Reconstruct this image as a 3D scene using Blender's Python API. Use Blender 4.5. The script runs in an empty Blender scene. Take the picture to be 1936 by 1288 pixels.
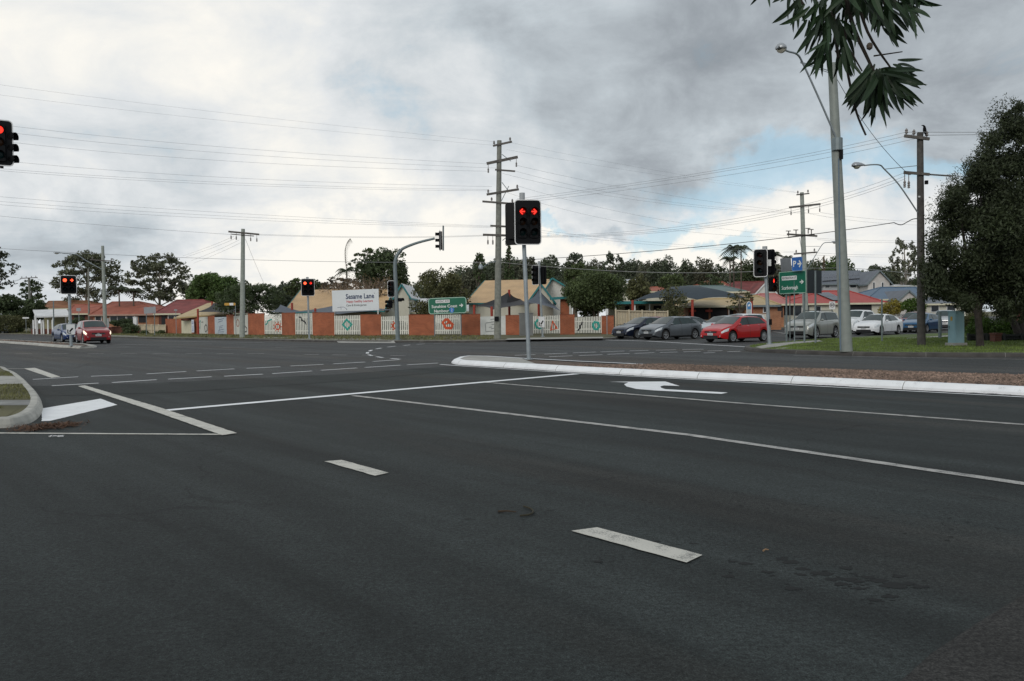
import bpy, bmesh, math, random
import numpy as np
from mathutils import Vector, Matrix, Euler
R = math.radians
random.seed(7); rng = np.random.default_rng(7)
scene = bpy.context.scene
col = scene.collection

# ------------------------------------------------------------------ camera
F, CX, CY, EYE = 1562.7, 968.0, 644.0, 1.55
PITCH, ROLL = R(1.613), R(0.70)
fwd = Vector((0, math.cos(PITCH), -math.sin(PITCH)))
up0 = Vector((0, math.sin(PITCH), math.cos(PITCH)))
rt0 = Vector((1, 0, 0))
rgt = rt0*math.cos(ROLL) - up0*math.sin(ROLL)
upv = rt0*math.sin(ROLL) + up0*math.cos(ROLL)
cd = bpy.data.cameras.new('camera'); cam = bpy.data.objects.new('camera', cd); col.objects.link(cam)
cd.sensor_width = 22.3; cd.lens = F/1936*22.3; cd.clip_start = 0.05; cd.clip_end = 6000
m = Matrix((rgt, upv, -fwd)).transposed().to_4x4(); m.translation = (0, 0, EYE)
cam.matrix_world = m
scene.camera = cam
scene.view_settings.view_transform = 'Standard'; scene.view_settings.look = 'None'
scene.view_settings.gamma = 1.0; scene.view_settings.exposure = 0.0; scene.view_settings.use_curve_mapping = False
scene.cycles.use_denoising = True
scene.cycles.max_bounces = 6; scene.cycles.diffuse_bounces = 3; scene.cycles.transparent_max_bounces = 8
scene.render.film_transparent = False

def ray(px, py): return rgt*((px-CX)/F) + upv*((CY-py)/F) + fwd
def P(px, py, Y):
    d = ray(px, py); return Vector((0, 0, EYE)) + d*(Y/d.y)
def G(px, py, z=0.0):
    d = ray(px, py); return Vector((0, 0, EYE)) + d*((z-EYE)/d.z)

# ------------------------------------------------------------------ world
SUN_EL, SUN_AZ = R(27), R(203)      # azimuth from +Y clockwise: behind the camera, to its left
def sun_and_sky():
    w = bpy.data.worlds.new('World'); scene.world = w; w.use_nodes = True
    nt = w.node_tree; N = nt.nodes; Lk = nt.links; N.clear()
    def nd(t, **k):
        n = N.new(t)
        for a, b in k.items(): setattr(n, a, b)
        return n
    out = nd('ShaderNodeOutputWorld'); bg = nd('ShaderNodeBackground'); bg.inputs[1].default_value = 0.1
    Lk.new(bg.outputs[0], out.inputs[0])
    sky = nd('ShaderNodeTexSky', sky_type='NISHITA', sun_disc=False, sun_elevation=SUN_EL, sun_rotation=SUN_AZ)
    tc = nd('ShaderNodeTexCoord')
    def vm(op, a, b=None):
        n = nd('ShaderNodeVectorMath', operation=op)
        for i, v in enumerate((a, b)):
            if v is None: continue
            if isinstance(v, bpy.types.NodeSocket): Lk.new(v, n.inputs[i])
            else: n.inputs[i].default_value = v
        return n.outputs['Value'] if op in ('DOT_PRODUCT', 'LENGTH', 'DISTANCE') else n.outputs[0]
    def mt(op, a, b=0.0, c=0.0, clamp=False):
        n = nd('ShaderNodeMath', operation=op, use_clamp=clamp)
        for i, v in enumerate((a, b, c)):
            if isinstance(v, bpy.types.NodeSocket): Lk.new(v, n.inputs[i])
            else: n.inputs[i].default_value = v
        return n.outputs[0]
    def noise(vec, scale, detail=6, rough=.55, dist=0.0):
        n = nd('ShaderNodeTexNoise'); Lk.new(vec, n.inputs['Vector'])
        n.inputs['Scale'].default_value = scale; n.inputs['Detail'].default_value = detail
        n.inputs['Roughness'].default_value = rough; n.inputs['Distortion'].default_value = dist
        return n
    d0 = vm('NORMALIZE', tc.outputs['Generated'])
    sx = nd('ShaderNodeSeparateXYZ'); Lk.new(d0, sx.inputs[0])
    zz = mt('ADD', mt('MAXIMUM', sx.outputs[2], 0.0), 0.30)
    cb = nd('ShaderNodeCombineXYZ')
    Lk.new(mt('DIVIDE', sx.outputs[0], zz), cb.inputs[0]); Lk.new(mt('DIVIDE', sx.outputs[1], zz), cb.inputs[1])
    cb.inputs[2].default_value = 3.7
    plane = cb.outputs[0]
    big = noise(plane, 0.85, 5, .5, .3).outputs['Fac']
    fine = noise(plane, 2.9, 9, .62, .35).outputs['Fac']
    # direction warped a little by noise so the broad cloud masses get ragged edges
    wn = noise(d0, 4.5, 8, .6).outputs['Color']
    wv = vm('SCALE', vm('SUBTRACT', wn, (.5, .5, .5))); wv.node.inputs['Scale'].default_value = .34
    dw = vm('NORMALIZE', vm('ADD', d0, wv))
    def blob(px, py, rad, dirsrc=dw, stretch=None):
        v = ray(px, py).normalized()
        if stretch:     # squash the vertical distance so that the mass is wide and low
            df = vm('SUBTRACT', dirsrc, tuple(v)); df = vm('MULTIPLY', df, (1, 1, stretch)); ln = vm('LENGTH', df)
        else: ln = vm('DISTANCE', dirsrc, tuple(v))
        n = nd('ShaderNodeMapRange', interpolation_type='SMOOTHSTEP'); Lk.new(ln, n.inputs[0])
        n.inputs[1].default_value = 0; n.inputs[2].default_value = rad/F; n.inputs[3].default_value = 1; n.inputs[4].default_value = 0
        return n.outputs[0]
    val = mt('MULTIPLY_ADD', mt('SUBTRACT', big, .5), .42, SKY_BASE)
    val = mt('MULTIPLY_ADD', mt('SUBTRACT', fine, .5), .85, val)
    puff = noise(d0, 6.5, 9, .58, .25).outputs['Fac']
    val = mt('MULTIPLY_ADD', mt('SUBTRACT', puff, .5), .46, val)
    for (px, py, rad, wt, st) in SKY_BLOBS:
        val = mt('MULTIPLY_ADD', blob(px, py, rad, stretch=st), wt, val)
    ramp = nd('ShaderNodeValToRGB'); Lk.new(val, ramp.inputs[0]); cr = ramp.color_ramp
    cr.elements[0].position = 0.0; cr.elements[0].color = (.20, .23, .26, 1)
    cr.elements[1].position = 1.0; cr.elements[1].color = (1.0, .97, .90, 1)
    for p_, c_ in ((.25, (.34, .375, .41, 1)), (.5, (.54, .595, .635, 1)), (.75, (.77, .795, .81, 1))):
        e = cr.elements.new(p_); e.color = c_
    sc_ = nd('ShaderNodeMixRGB', blend_type='MULTIPLY'); sc_.inputs[0].default_value = 1
    Lk.new(ramp.outputs[0], sc_.inputs[1]); sc_.inputs[2].default_value = (SKY_GAIN*10,)*3+(1,)
    # gaps of clear sky
    gap = None
    for (px, py, rad, st) in SKY_GAPS:
        g = blob(px, py, rad, stretch=st); gap = g if gap is None else mt('MAXIMUM', gap, g)
    gn = mt('MULTIPLY_ADD', mt('SUBTRACT', puff, .5), -1.8, mt('MULTIPLY_ADD', mt('SUBTRACT', fine, .5), -1.6, gap))
    gm = nd('ShaderNodeMapRange', interpolation_type='SMOOTHSTEP'); Lk.new(gn, gm.inputs[0])
    gm.inputs[1].default_value = .25; gm.inputs[2].default_value = .8
    skyc = nd('ShaderNodeMixRGB', blend_type='MIX'); skyc.inputs[0].default_value = .72
    Lk.new(sky.outputs[0], skyc.inputs[1]); skyc.inputs[2].default_value = (4.2, 6.9, 8.6, 1)
    mx = nd('ShaderNodeMixRGB'); Lk.new(mt('MULTIPLY', gm.outputs[0], .62), mx.inputs[0])
    Lk.new(sc_.outputs[0], mx.inputs[1]); Lk.new(skyc.outputs[0], mx.inputs[2])
    Lk.new(mx.outputs[0], bg.inputs[0])
    ld = bpy.data.lights.new('sun', 'SUN'); ld.energy = SUN_E; ld.angle = R(30); ld.color = (1, .95, .88)
    s = bpy.data.objects.new('sun', ld); col.objects.link(s)
    sd = Vector((math.sin(SUN_AZ)*math.cos(SUN_EL), math.cos(SUN_AZ)*math.cos(SUN_EL), math.sin(SUN_EL)))
    s.rotation_euler = (-sd).to_track_quat('-Z', 'Y').to_euler(); s.location = sd*200
SUN_E = 1.15
SKY_BASE, SKY_GAIN = 0.40, 1.0  # low base darkens unseen sky to cut ambient; one wide blob lifts the view
SKY_BLOBS = [(700, 300, 2300, .41, None), (1250, 90, 700, -.42, 1.4), (1500, 180, 420, -.10, 1.3), (1850, 150, 400, -.16, None), (900, 60, 300, -.10, None),
             (120, 480, 380, -.26, 3.0), (550, 330, 240, -.14, 1.8), (700, 480, 500, .14, 3.0), (560, 490, 260, .26, 2.2), (1400, 430, 520, .34, 2.4),
             (120, 120, 420, .02, None), (330, 230, 200, -.08, None), (640, 90, 160, -.10, None), (900, 180, 160, .12, None), (1000, 470, 500, .16, 3.5), (1150, 390, 110, -.40, 2.5), (1760, 400, 260, .12, 2)]
SKY_GAPS = [(1540, 315, 400, 3.2), (1250, 385, 150, 2.2), (1800, 290, 110, 2.5), (1050, 400, 90, 2.5), (1380, 470, 80, 2)]
sun_and_sky()

# ------------------------------------------------------------------ materials
MC = {}
def mat(name, c, rough=.75, metal=0., amp=.12, ns=2.0, bump=0., bs=40., spec=.5, emit=None, estr=0., coat=0., island=0.):
    if name in MC: return MC[name]
    m = bpy.data.materials.new(name); m.use_nodes = True; MC[name] = m
    nt = m.node_tree; N = nt.nodes; L = nt.links; b = N['Principled BSDF']
    b.inputs['Roughness'].default_value = rough; b.inputs['Metallic'].default_value = metal
    b.inputs['Specular IOR Level'].default_value = spec; b.inputs['Coat Weight'].default_value = coat
    tc = N.new('ShaderNodeTexCoord')
    n = N.new('ShaderNodeTexNoise'); n.inputs['Scale'].default_value = ns; n.inputs['Detail'].default_value = 5
    L.new(tc.outputs['Object'], n.inputs['Vector'])
    mr = N.new('ShaderNodeMapRange'); L.new(n.outputs['Fac'], mr.inputs[0])
    mr.inputs[1].default_value = .3; mr.inputs[2].default_value = .7; mr.inputs[3].default_value = 1-amp; mr.inputs[4].default_value = 1+amp
    mx = N.new('ShaderNodeMixRGB'); mx.blend_type = 'MULTIPLY'; mx.inputs[0].default_value = 1
    mx.inputs[1].default_value = (*c, 1); L.new(mr.outputs[0], mx.inputs[2])
    last = mx.outputs[0]
    if island:
        g = N.new('ShaderNodeNewGeometry'); r2 = N.new('ShaderNodeMapRange'); L.new(g.outputs['Random Per Island'], r2.inputs[0])
        r2.inputs[3].default_value = 1-island; r2.inputs[4].default_value = 1+island
        m2 = N.new('ShaderNodeMixRGB'); m2.blend_type = 'MULTIPLY'; m2.inputs[0].default_value = 1
        L.new(last, m2.inputs[1]); L.new(r2.outputs[0], m2.inputs[2]); last = m2.outputs[0]
    L.new(last, b.inputs['Base Color'])
    if bump:
        n2 = N.new('ShaderNodeTexNoise'); n2.inputs['Scale'].default_value = bs; n2.inputs['Detail'].default_value = 4
        L.new(tc.outputs['Object'], n2.inputs['Vector'])
        bp = N.new('ShaderNodeBump'); bp.inputs['Strength'].default_value = bump; bp.inputs['Distance'].default_value = .02
        L.new(n2.outputs['Fac'], bp.inputs['Height']); L.new(bp.outputs[0], b.inputs['Normal'])
    if emit:
        b.inputs['Emission Color'].default_value = (*emit, 1); b.inputs['Emission Strength'].default_value = estr
    return m
def brickmat(name, c1, c2, mortar, bw=.24, rh=.086, ms=.01):
    if name in MC: return MC[name]
    m = mat(name, c1, .85, amp=.2, ns=1.2); nt = m.node_tree; N = nt.nodes; L = nt.links; b = N['Principled BSDF']
    tc = [n for n in N if n.type == 'TEX_COORD'][0]
    br = N.new('ShaderNodeTexBrick'); L.new(tc.outputs['UV'], br.inputs['Vector'])
    br.inputs['Color1'].default_value = (*c1, 1); br.inputs['Color2'].default_value = (*c2, 1); br.inputs['Mortar'].default_value = (*mortar, 1)
    br.inputs['Scale'].default_value = 1; br.inputs['Brick Width'].default_value = bw; br.inputs['Row Height'].default_value = rh
    br.inputs['Mortar Size'].default_value = ms; br.inputs['Bias'].default_value = -.1
    mx = [n for n in N if n.type == 'MIX_RGB'][0]; L.new(br.outputs['Color'], mx.inputs[1])
    bp = N.new('ShaderNodeBump'); bp.inputs['Strength'].default_value = .4; bp.inputs['Distance'].default_value = .01; bp.invert = True
    L.new(br.outputs['Fac'], bp.inputs['Height']); L.new(bp.outputs[0], b.inputs['Normal'])
    return m
def roofmat(name, c, pitch=.25, rough=.6, tile=False, amp=.14):
    if name in MC: return MC[name]
    m = mat(name, c, rough, amp=amp, ns=.8); nt = m.node_tree; N = nt.nodes; L = nt.links; b = N['Principled BSDF']
    tc = [n for n in N if n.type == 'TEX_COORD'][0]
    w = N.new('ShaderNodeTexWave'); w.bands_direction = 'X'; w.inputs['Scale'].default_value = .314/pitch*1.0; w.wave_profile = 'SIN'
    L.new(tc.outputs['UV'], w.inputs['Vector'])
    h = w.outputs['Fac']
    mx = [n for n in N if n.type == 'MIX_RGB'][0]
    if tile:
        w2 = N.new('ShaderNodeTexWave'); w2.bands_direction = 'Y'; w2.wave_profile = 'SAW'; w2.inputs['Scale'].default_value = .314/.33
        L.new(tc.outputs['UV'], w2.inputs['Vector'])
        ad = N.new('ShaderNodeMath'); ad.operation = 'ADD'; L.new(h, ad.inputs[0]); L.new(w2.outputs['Fac'], ad.inputs[1]); h = ad.outputs[0]
    bp = N.new('ShaderNodeBump'); bp.inputs['Strength'].default_value = .6; bp.inputs['Distance'].default_value = .03
    L.new(h, bp.inputs['Height']); L.new(bp.outputs[0], b.inputs['Normal'])
    return m
def asphalt(name, base, tint=(.82, 1.0, .98), streak=1.0):
    m = bpy.data.materials.new(name); m.use_nodes = True; nt = m.node_tree; N = nt.nodes; L = nt.links; b = N['Principled BSDF']
    b.inputs['Roughness'].default_value = .78; b.inputs['Specular IOR Level'].default_value = .2
    tc = N.new('ShaderNodeTexCoord')
    def noise(sc, det, vec=None, rough=.6):
        n = N.new('ShaderNodeTexNoise'); n.inputs['Scale'].default_value = sc; n.inputs['Detail'].default_value = det; n.inputs['Roughness'].default_value = rough
        L.new(vec or tc.outputs['Object'], n.inputs['Vector']); return n.outputs['Fac']
    def mr(v, a0, a1, b0, b1):
        n = N.new('ShaderNodeMapRange'); L.new(v, n.inputs[0])
        for i, x in enumerate((a0, a1, b0, b1)): n.inputs[i+1].default_value = x
        return n.outputs[0]
    def mul(a, bb):
        n = N.new('ShaderNodeMath'); n.operation = 'MULTIPLY'; L.new(a, n.inputs[0]); L.new(bb, n.inputs[1]); return n.outputs[0]
    mr0 = N.new('ShaderNodeMapping'); mr0.inputs['Rotation'].default_value = (0, 0, R(50)); L.new(tc.outputs['Object'], mr0.inputs[0])
    mp = N.new('ShaderNodeMapping'); mp.inputs['Scale'].default_value = (.08, .95, 1); L.new(mr0.outputs[0], mp.inputs[0])
    v = mr(noise(.55, 4, mp.outputs[0]), .3, .72, 1-.26*streak, 1+.20*streak)     # long smears along the lanes
    v = mul(v, mr(noise(.22, 4), .3, .7, .88, 1.12))
    v = mul(v, mr(noise(3.2, 5), .3, .7, .92, 1.08))
    v = mul(v, mr(noise(34, 3, rough=.85), .34, .66, .42, 1.66)); v = mul(v, mr(noise(9, 4, rough=.75), .3, .7, .80, 1.20))
    v = mul(v, mr(noise(120, 2, rough=.8), .32, .70, .3, 1.9))                  # aggregate
    v = mul(v, mr(noise(1.1, 3, mp.outputs[0]), .34, .62, 1-.22*streak, 1+.10*streak))   # narrower tyre smears
    wc = N.new('ShaderNodeTexNoise'); wc.inputs['Scale'].default_value = 1.3; wc.inputs['Detail'].default_value = 5; L.new(tc.outputs['Object'], wc.inputs['Vector'])
    wa = N.new('ShaderNodeVectorMath'); wa.operation = 'MULTIPLY_ADD'; L.new(wc.outputs['Color'], wa.inputs[0]); wa.inputs[1].default_value = (1.1, 1.1, 0); L.new(tc.outputs['Object'], wa.inputs[2])
    vc = N.new('ShaderNodeTexVoronoi'); vc.feature = 'DISTANCE_TO_EDGE'; vc.inputs['Scale'].default_value = .21; L.new(wa.outputs[0], vc.inputs['Vector'])
    ck = mr(vc.outputs['Distance'], .0, .0045, .0, 1.0); ng = mr(noise(.35, 3), .46, .56, 0, 1)
    mk = N.new('ShaderNodeMath'); mk.operation = 'MULTIPLY_ADD'; iv = N.new('ShaderNodeMath'); iv.operation = 'SUBTRACT'; iv.inputs[0].default_value = 1; L.new(ck, iv.inputs[1])
    cc = mul(iv.outputs[0], ng); L.new(cc, mk.inputs[0]); mk.inputs[1].default_value = -.42; mk.inputs[2].default_value = 1; v = mul(v, mk.outputs[0])   # thin cracks
    vo = N.new('ShaderNodeTexVoronoi'); vo.inputs['Scale'].default_value = 26; L.new(tc.outputs['Object'], vo.inputs['Vector'])
    chip = mr(vo.outputs['Distance'], .05, .13, 2.6, 1.0)
    pick = N.new('ShaderNodeSeparateXYZ'); L.new(vo.outputs['Color'], pick.inputs[0])
    gate = N.new('ShaderNodeMath'); gate.operation = 'GREATER_THAN'; L.new(pick.outputs[0], gate.inputs[0]); gate.inputs[1].default_value = .86
    mixc = N.new('ShaderNodeMix'); L.new(gate.outputs[0], mixc.inputs[0]); mixc.inputs[2].default_value = 1.0; L.new(chip, mixc.inputs[3])
    v = mul(v, mixc.outputs[0])
    dst = N.new('ShaderNodeMixRGB'); L.new(mr(noise(.33, 4, mp.outputs[0]), .50, .66, 0, .8), dst.inputs[0])     # brownish dust in the lanes
    dst.inputs[1].default_value = (base*tint[0], base*tint[1], base*tint[2], 1); dst.inputs[2].default_value = (base*1.22, base*1.08, base*.92, 1)
    cbn = N.new('ShaderNodeMixRGB'); cbn.blend_type = 'MULTIPLY'; cbn.inputs[0].default_value = 1
    L.new(dst.outputs[0], cbn.inputs[1]); L.new(v, cbn.inputs[2])
    L.new(cbn.outputs[0], b.inputs['Base Color'])
    bp = N.new('ShaderNodeBump'); bp.inputs['Strength'].default_value = .5; bp.inputs['Distance'].default_value = .008
    L.new(noise(120, 2), bp.inputs['Height']); L.new(bp.outputs[0], b.inputs['Normal'])
    return m
def paint(name, c, wear):
    m = mat(name, c, .6, amp=.06, ns=3); nt = m.node_tree; N = nt.nodes; L = nt.links; b = N['Principled BSDF']
    tc = [n for n in N if n.type == 'TEX_COORD'][0]
    n = N.new('ShaderNodeTexNoise'); n.inputs['Scale'].default_value = 90; n.inputs['Detail'].default_value = 6; n.inputs['Roughness'].default_value = .8
    L.new(tc.outputs['Object'], n.inputs['Vector'])
    nb = N.new('ShaderNodeTexNoise'); nb.inputs['Scale'].default_value = 5; nb.inputs['Detail'].default_value = 5; L.new(tc.outputs['Object'], nb.inputs['Vector'])
    ad = N.new('ShaderNodeMath'); ad.operation = 'MULTIPLY_ADD'; L.new(nb.outputs['Fac'], ad.inputs[0]); ad.inputs[1].default_value = .55; L.new(n.outputs['Fac'], ad.inputs[2])
    a2 = N.new('ShaderNodeMath'); a2.operation = 'SUBTRACT'; L.new(ad.outputs[0], a2.inputs[0]); a2.inputs[1].default_value = .26
    r = N.new('ShaderNodeMapRange'); L.new(a2.outputs[0], r.inputs[0]); r.inputs[1].default_value = wear-.10; r.inputs[2].default_value = wear+.06
    mx = N.new('ShaderNodeMixRGB'); L.new(r.outputs[0], mx.inputs[0]); mx.inputs[1].default_value = (.06, .063, .064, 1)
    src = [x for x in N if x.type == 'MIX_RGB' and x.blend_type == 'MULTIPLY'][0]
    L.new(src.outputs[0], mx.inputs[2]); L.new(mx.outputs[0], b.inputs['Base Color'])
    return m
def leafmat(name, c, var=.45, trans=.25, rough=.6):
    m = mat(name, c, rough, amp=.35, ns=.45, island=var, spec=.3)
    nt = m.node_tree; N = nt.nodes; L = nt.links; b = N['Principled BSDF']
    src = b.inputs['Base Color'].links[0].from_socket
    tr = N.new('ShaderNodeBsdfTranslucent'); L.new(src, tr.inputs[0]); ms = N.new('ShaderNodeMixShader'); ms.inputs[0].default_value = trans
    L.new(b.outputs[0], ms.inputs[1]); L.new(tr.outputs[0], ms.inputs[2]); L.new(ms.outputs[0], N['Material Output'].inputs[0])
    return m

# ------------------------------------------------------------------ objects
WL = {}
def tagp(o, label=None, cat=None, group=None, kind=None):
    if label: o['label'] = label
    if cat: o['category'] = cat
    if group: o['group'] = group
    if kind: o['kind'] = kind
    return o
def thing(name, label, cat, loc, group=None, rotz=0.):
    o = bpy.data.objects.new(name, None); col.objects.link(o); o.location = loc; o.rotation_euler = (0, 0, rotz)
    o.empty_display_size = .2
    WL[o] = Vector(loc); return tagp(o, label, cat, group)
class MB:
    def __init__(s): s.v = []; s.f = []; s.m = []; s.uvs = None
    def add(s, vs, fs, mi=0):
        k = len(s.v); s.v.extend([tuple(v) for v in vs]); s.f.extend([tuple(i+k for i in f) for f in fs]); s.m.extend([mi]*len(fs))
    def quad(s, a, b, c, d, mi=0): s.add([a, b, c, d], [(0, 1, 2, 3)], mi)
    def box(s, c, size, rotz=0., mi=0):
        hx, hy, hz = size[0]/2, size[1]/2, size[2]/2; ca, sa = math.cos(rotz), math.sin(rotz)
        vs = [(c[0]+x*ca-y*sa, c[1]+x*sa+y*ca, c[2]+z) for x in (-hx, hx) for y in (-hy, hy) for z in (-hz, hz)]
        s.add(vs, [(0, 1, 3, 2), (4, 6, 7, 5), (0, 4, 5, 1), (2, 3, 7, 6), (0, 2, 6, 4), (1, 5, 7, 3)], mi)
    def beam(s, a, b, w, h, upd=(0, 0, 1), mi=0):     # box between two points
        a, b = Vector(a), Vector(b); d = (b-a).normalized(); sd = d.cross(Vector(upd))
        if sd.length < 1e-4: sd = Vector((1, 0, 0))
        sd.normalize(); u = sd.cross(d)
        vs = [p + sd*x*w/2 + u*y*h/2 for p in (a, b) for x in (-1, 1) for y in (-1, 1)]
        s.add(vs, [(0, 1, 3, 2), (4, 6, 7, 5), (0, 4, 5, 1), (2, 3, 7, 6), (0, 2, 6, 4), (1, 5, 7, 3)], mi)
    def tube(s, pts, rad, n=10, mi=0, cap=True):
        pts = [Vector(p) for p in pts]; k0 = len(s.v)
        if not hasattr(rad, '__len__'): rad = [rad]*len(pts)
        pu = None
        for i, p in enumerate(pts):
            d = (pts[min(i+1, len(pts)-1)] - pts[max(i-1, 0)])
            d = d.normalized() if d.length > 1e-9 else Vector((0, 0, 1))
            if pu is None: u = d.cross(Vector((.13, .97, .2)) if abs(d.y) < .9 else Vector((1, 0, 0))).normalized()
            else:
                u = pu - d*pu.dot(d); u = u.normalized() if u.length > 1e-6 else pu
            pu = u; w = d.cross(u)
            for j in range(n):
                a = 2*math.pi*j/n; s.v.append(tuple(p + (u*math.cos(a) + w*math.sin(a))*rad[i]))
        for i in range(len(pts)-1):
            for j in range(n):
                a = k0+i*n+j; b = k0+i*n+(j+1) % n; s.f.append((a, b, b+n, a+n)); s.m.append(mi)
        if cap and n > 2:
            s.f.append(tuple(k0+j for j in range(n))[::-1]); s.f.append(tuple(k0+(len(pts)-1)*n+j for j in range(n))); s.m += [mi, mi]
    def poly(s, pts, th=None, mi=0, dirn=(0, 0, 1)):   # flat polygon, extruded when th is given
        n = len(pts); pts = [Vector(p) for p in pts]
        if not th: s.add(pts, [tuple(range(n))], mi); return
        d = Vector(dirn)*th
        s.add(pts + [p+d for p in pts], [tuple(range(n))[::-1], tuple(range(n, 2*n))] + [(i, (i+1) % n, (i+1) % n+n, i+n) for i in range(n)], mi)
    def lathe(s, prof, n=24, origin=(0, 0, 0), axis='z', mi=0, a0=0., a1=2*math.pi):
        k0 = len(s.v); full = abs(a1-a0-2*math.pi) < 1e-6; m_ = n if full else n+1
        for r, h in prof:
            for j in range(m_):
                a = a0+(a1-a0)*j/n; x, y = r*math.cos(a), r*math.sin(a)
                p = {'z': (x, y, h), 'y': (x, h, y), 'x': (h, x, y)}[axis]
                s.v.append((p[0]+origin[0], p[1]+origin[1], p[2]+origin[2]))
        for i in range(len(prof)-1):
            for j in range(n):
                a = k0+i*m_+j; b = k0+i*m_+(j+1) % m_; s.f.append((a, b, b+m_, a+m_)); s.m.append(mi)
    def build(s, name, mats, parent=None, world=True, smooth=False, kind=None, label=None, origin=None):
        me = bpy.data.meshes.new(name)
        off = WL.get(parent, Vector((0, 0, 0))) if (world and parent is not None) else Vector((0, 0, 0))
        if origin is not None: off = Vector(origin)
        v = np.array(s.v, dtype=float)
        if len(v): v = v - np.array(off)
        me.from_pydata([tuple(x) for x in v], [], s.f)
        if not isinstance(mats, (list, tuple)): mats = [mats]
        for q in mats: me.materials.append(q)
        if len(mats) > 1: me.polygons.foreach_set('material_index', s.m)
        return finish(me, name, parent, smooth, kind, label, origin)
def finish(me, name, parent, smooth, kind, label, origin=None):
    if len(me.polygons) < 30000:
        uvl = me.uv_layers.new(name='uv'); vs = me.vertices; data = [0.0]*(2*len(me.loops))
        for p in me.polygons:
            n = p.normal
            if abs(n.z) > .985: t = Vector((1, 0, 0))
            else: t = Vector((-n.y, n.x, 0)).normalized()
            b = n.cross(t)
            for li in p.loop_indices:
                c = vs[me.loops[li].vertex_index].co; data[2*li] = c.dot(t); data[2*li+1] = c.dot(b)
        uvl.data.foreach_set('uv', data)
    if smooth:
        me.shade_smooth()
        me.set_sharp_from_angle(angle=R(smooth if smooth is not True else 40))
    me.validate(); me.update()
    o = bpy.data.objects.new(name, me); col.objects.link(o)
    if parent is not None: o.parent = parent
    if origin is not None and parent is None: o.location = origin
    WL[o] = WL.get(parent, Vector((0, 0, 0))) if origin is None else Vector(origin)
    return tagp(o, label, None, None, kind)
def fastmesh(name, V, Fc, mats, parent=None, kind=None, label=None, smooth=False):
    """V: (n,3) world coordinates, Fc: (m,k) indices"""
    off = np.array(WL.get(parent, Vector((0, 0, 0)))); V = V - off
    me = bpy.data.meshes.new(name); me.vertices.add(len(V)); me.vertices.foreach_set('co', V.astype(np.float32).ravel())
    k = Fc.shape[1]; me.loops.add(Fc.size); me.loops.foreach_set('vertex_index', Fc.astype(np.int32).ravel())
    me.polygons.add(len(Fc)); me.polygons.foreach_set('loop_start', np.arange(0, Fc.size, k, dtype=np.int32))
    me.update(calc_edges=True)
    if not isinstance(mats, (list, tuple)): mats = [mats]
    for q in mats: me.materials.append(q)
    o = bpy.data.objects.new(name, me); col.objects.link(o)
    if parent is not None: o.parent = parent
    return tagp(o, label, None, None, kind)
_tx = {}
def text_obj(s, size, material, parent, M, name='lettering', width=None, align='CENTER', bold=0.0, spacing=1.0):
    """lettering as real thin mesh; M: world matrix of the writing plane (x right, y up, z outwards)"""
    c = bpy.data.curves.new('t', 'FONT'); c.body = s; c.size = size; c.align_x = align; c.align_y = 'CENTER'; c.extrude = .004; c.resolution_u = 2
    c.offset = bold; c.space_character = spacing
    o = bpy.data.objects.new('t', c); col.objects.link(o); dg = bpy.context.evaluated_depsgraph_get()
    me = bpy.data.meshes.new_from_object(o.evaluated_get(dg)); bpy.data.objects.remove(o); bpy.data.curves.remove(c)
    if width and len(me.vertices):
        xs = [v.co.x for v in me.vertices]; w0 = max(xs)-min(xs); me.transform(Matrix.Diagonal((width/w0, 1, 1, 1)))
    Mo = M.copy(); Mo.translation = M.translation - WL.get(parent, Vector((0, 0, 0)))
    me.transform(Mo); me.materials.clear(); me.materials.append(material); me.name = name
    o = bpy.data.objects.new(name, me); col.objects.link(o); o.parent = parent
    return o
def frame(pl, pr, up=(0, 0, 1)):
    """writing plane whose x runs from pl to pr; origin between them; z points to the viewer side"""
    pl, pr = Vector(pl), Vector(pr); u = (pr-pl).normalized(); w = u.cross(Vector(up)).normalized(); v = w.cross(u)
    M = Matrix((u, v, w)).transposed().to_4x4(); M.translation = (pl+pr)/2
    return M
def mpt(M, a, b, c=0.): return M @ Vector((a, b, c))
def rrect(w, h, r, n=4):
    pts = []
    for cx, cy, a in ((w/2-r, h/2-r, 0), (-w/2+r, h/2-r, 90), (-w/2+r, -h/2+r, 180), (w/2-r, -h/2+r, 270)):
        for i in range(n+1): t = R(a+90*i/n); pts.append((cx+r*math.cos(t), cy+r*math.sin(t)))
    return pts
def plate(M, w, h, r, c0, c1, mb=None, mi=0):
    """rounded plate in plane M between offsets c0 and c1"""
    mb = mb or MB(); pts = rrect(w, h, r); n = len(pts)
    vs = [mpt(M, x, y, c0) for x, y in pts] + [mpt(M, x, y, c1) for x, y in pts]
    mb.add(vs, [tuple(range(n))[::-1], tuple(range(n, 2*n))] + [(i, (i+1) % n, (i+1) % n+n, i+n) for i in range(n)], mi)
    return mb
def ribbon(mb, M, pts, w, c0, c1, closed=False, mi=0):
    n = len(pts); P2 = [Vector(p) for p in pts]; L_, R_ = [], []
    for i in range(n):
        a = P2[(i-1) % n] if (closed or i > 0) else P2[i]; b = P2[(i+1) % n] if (closed or i < n-1) else P2[i]
        d = (b-a); d = d.normalized() if d.length else Vector((1, 0)); q = Vector((-d.y, d.x))*w/2
        L_.append(P2[i]+q); R_.append(P2[i]-q)
    rng_ = range(n if closed else n-1)
    for i in rng_:
        j = (i+1) % n
        vs = [mpt(M, p.x, p.y, c) for c in (c0, c1) for p in (L_[i], R_[i], R_[j], L_[j])]
        mb.add(vs, [(4, 5, 6, 7), (0, 1, 5, 4), (2, 3, 7, 6), (1, 2, 6, 5), (3, 0, 4, 7)], mi)

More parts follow.
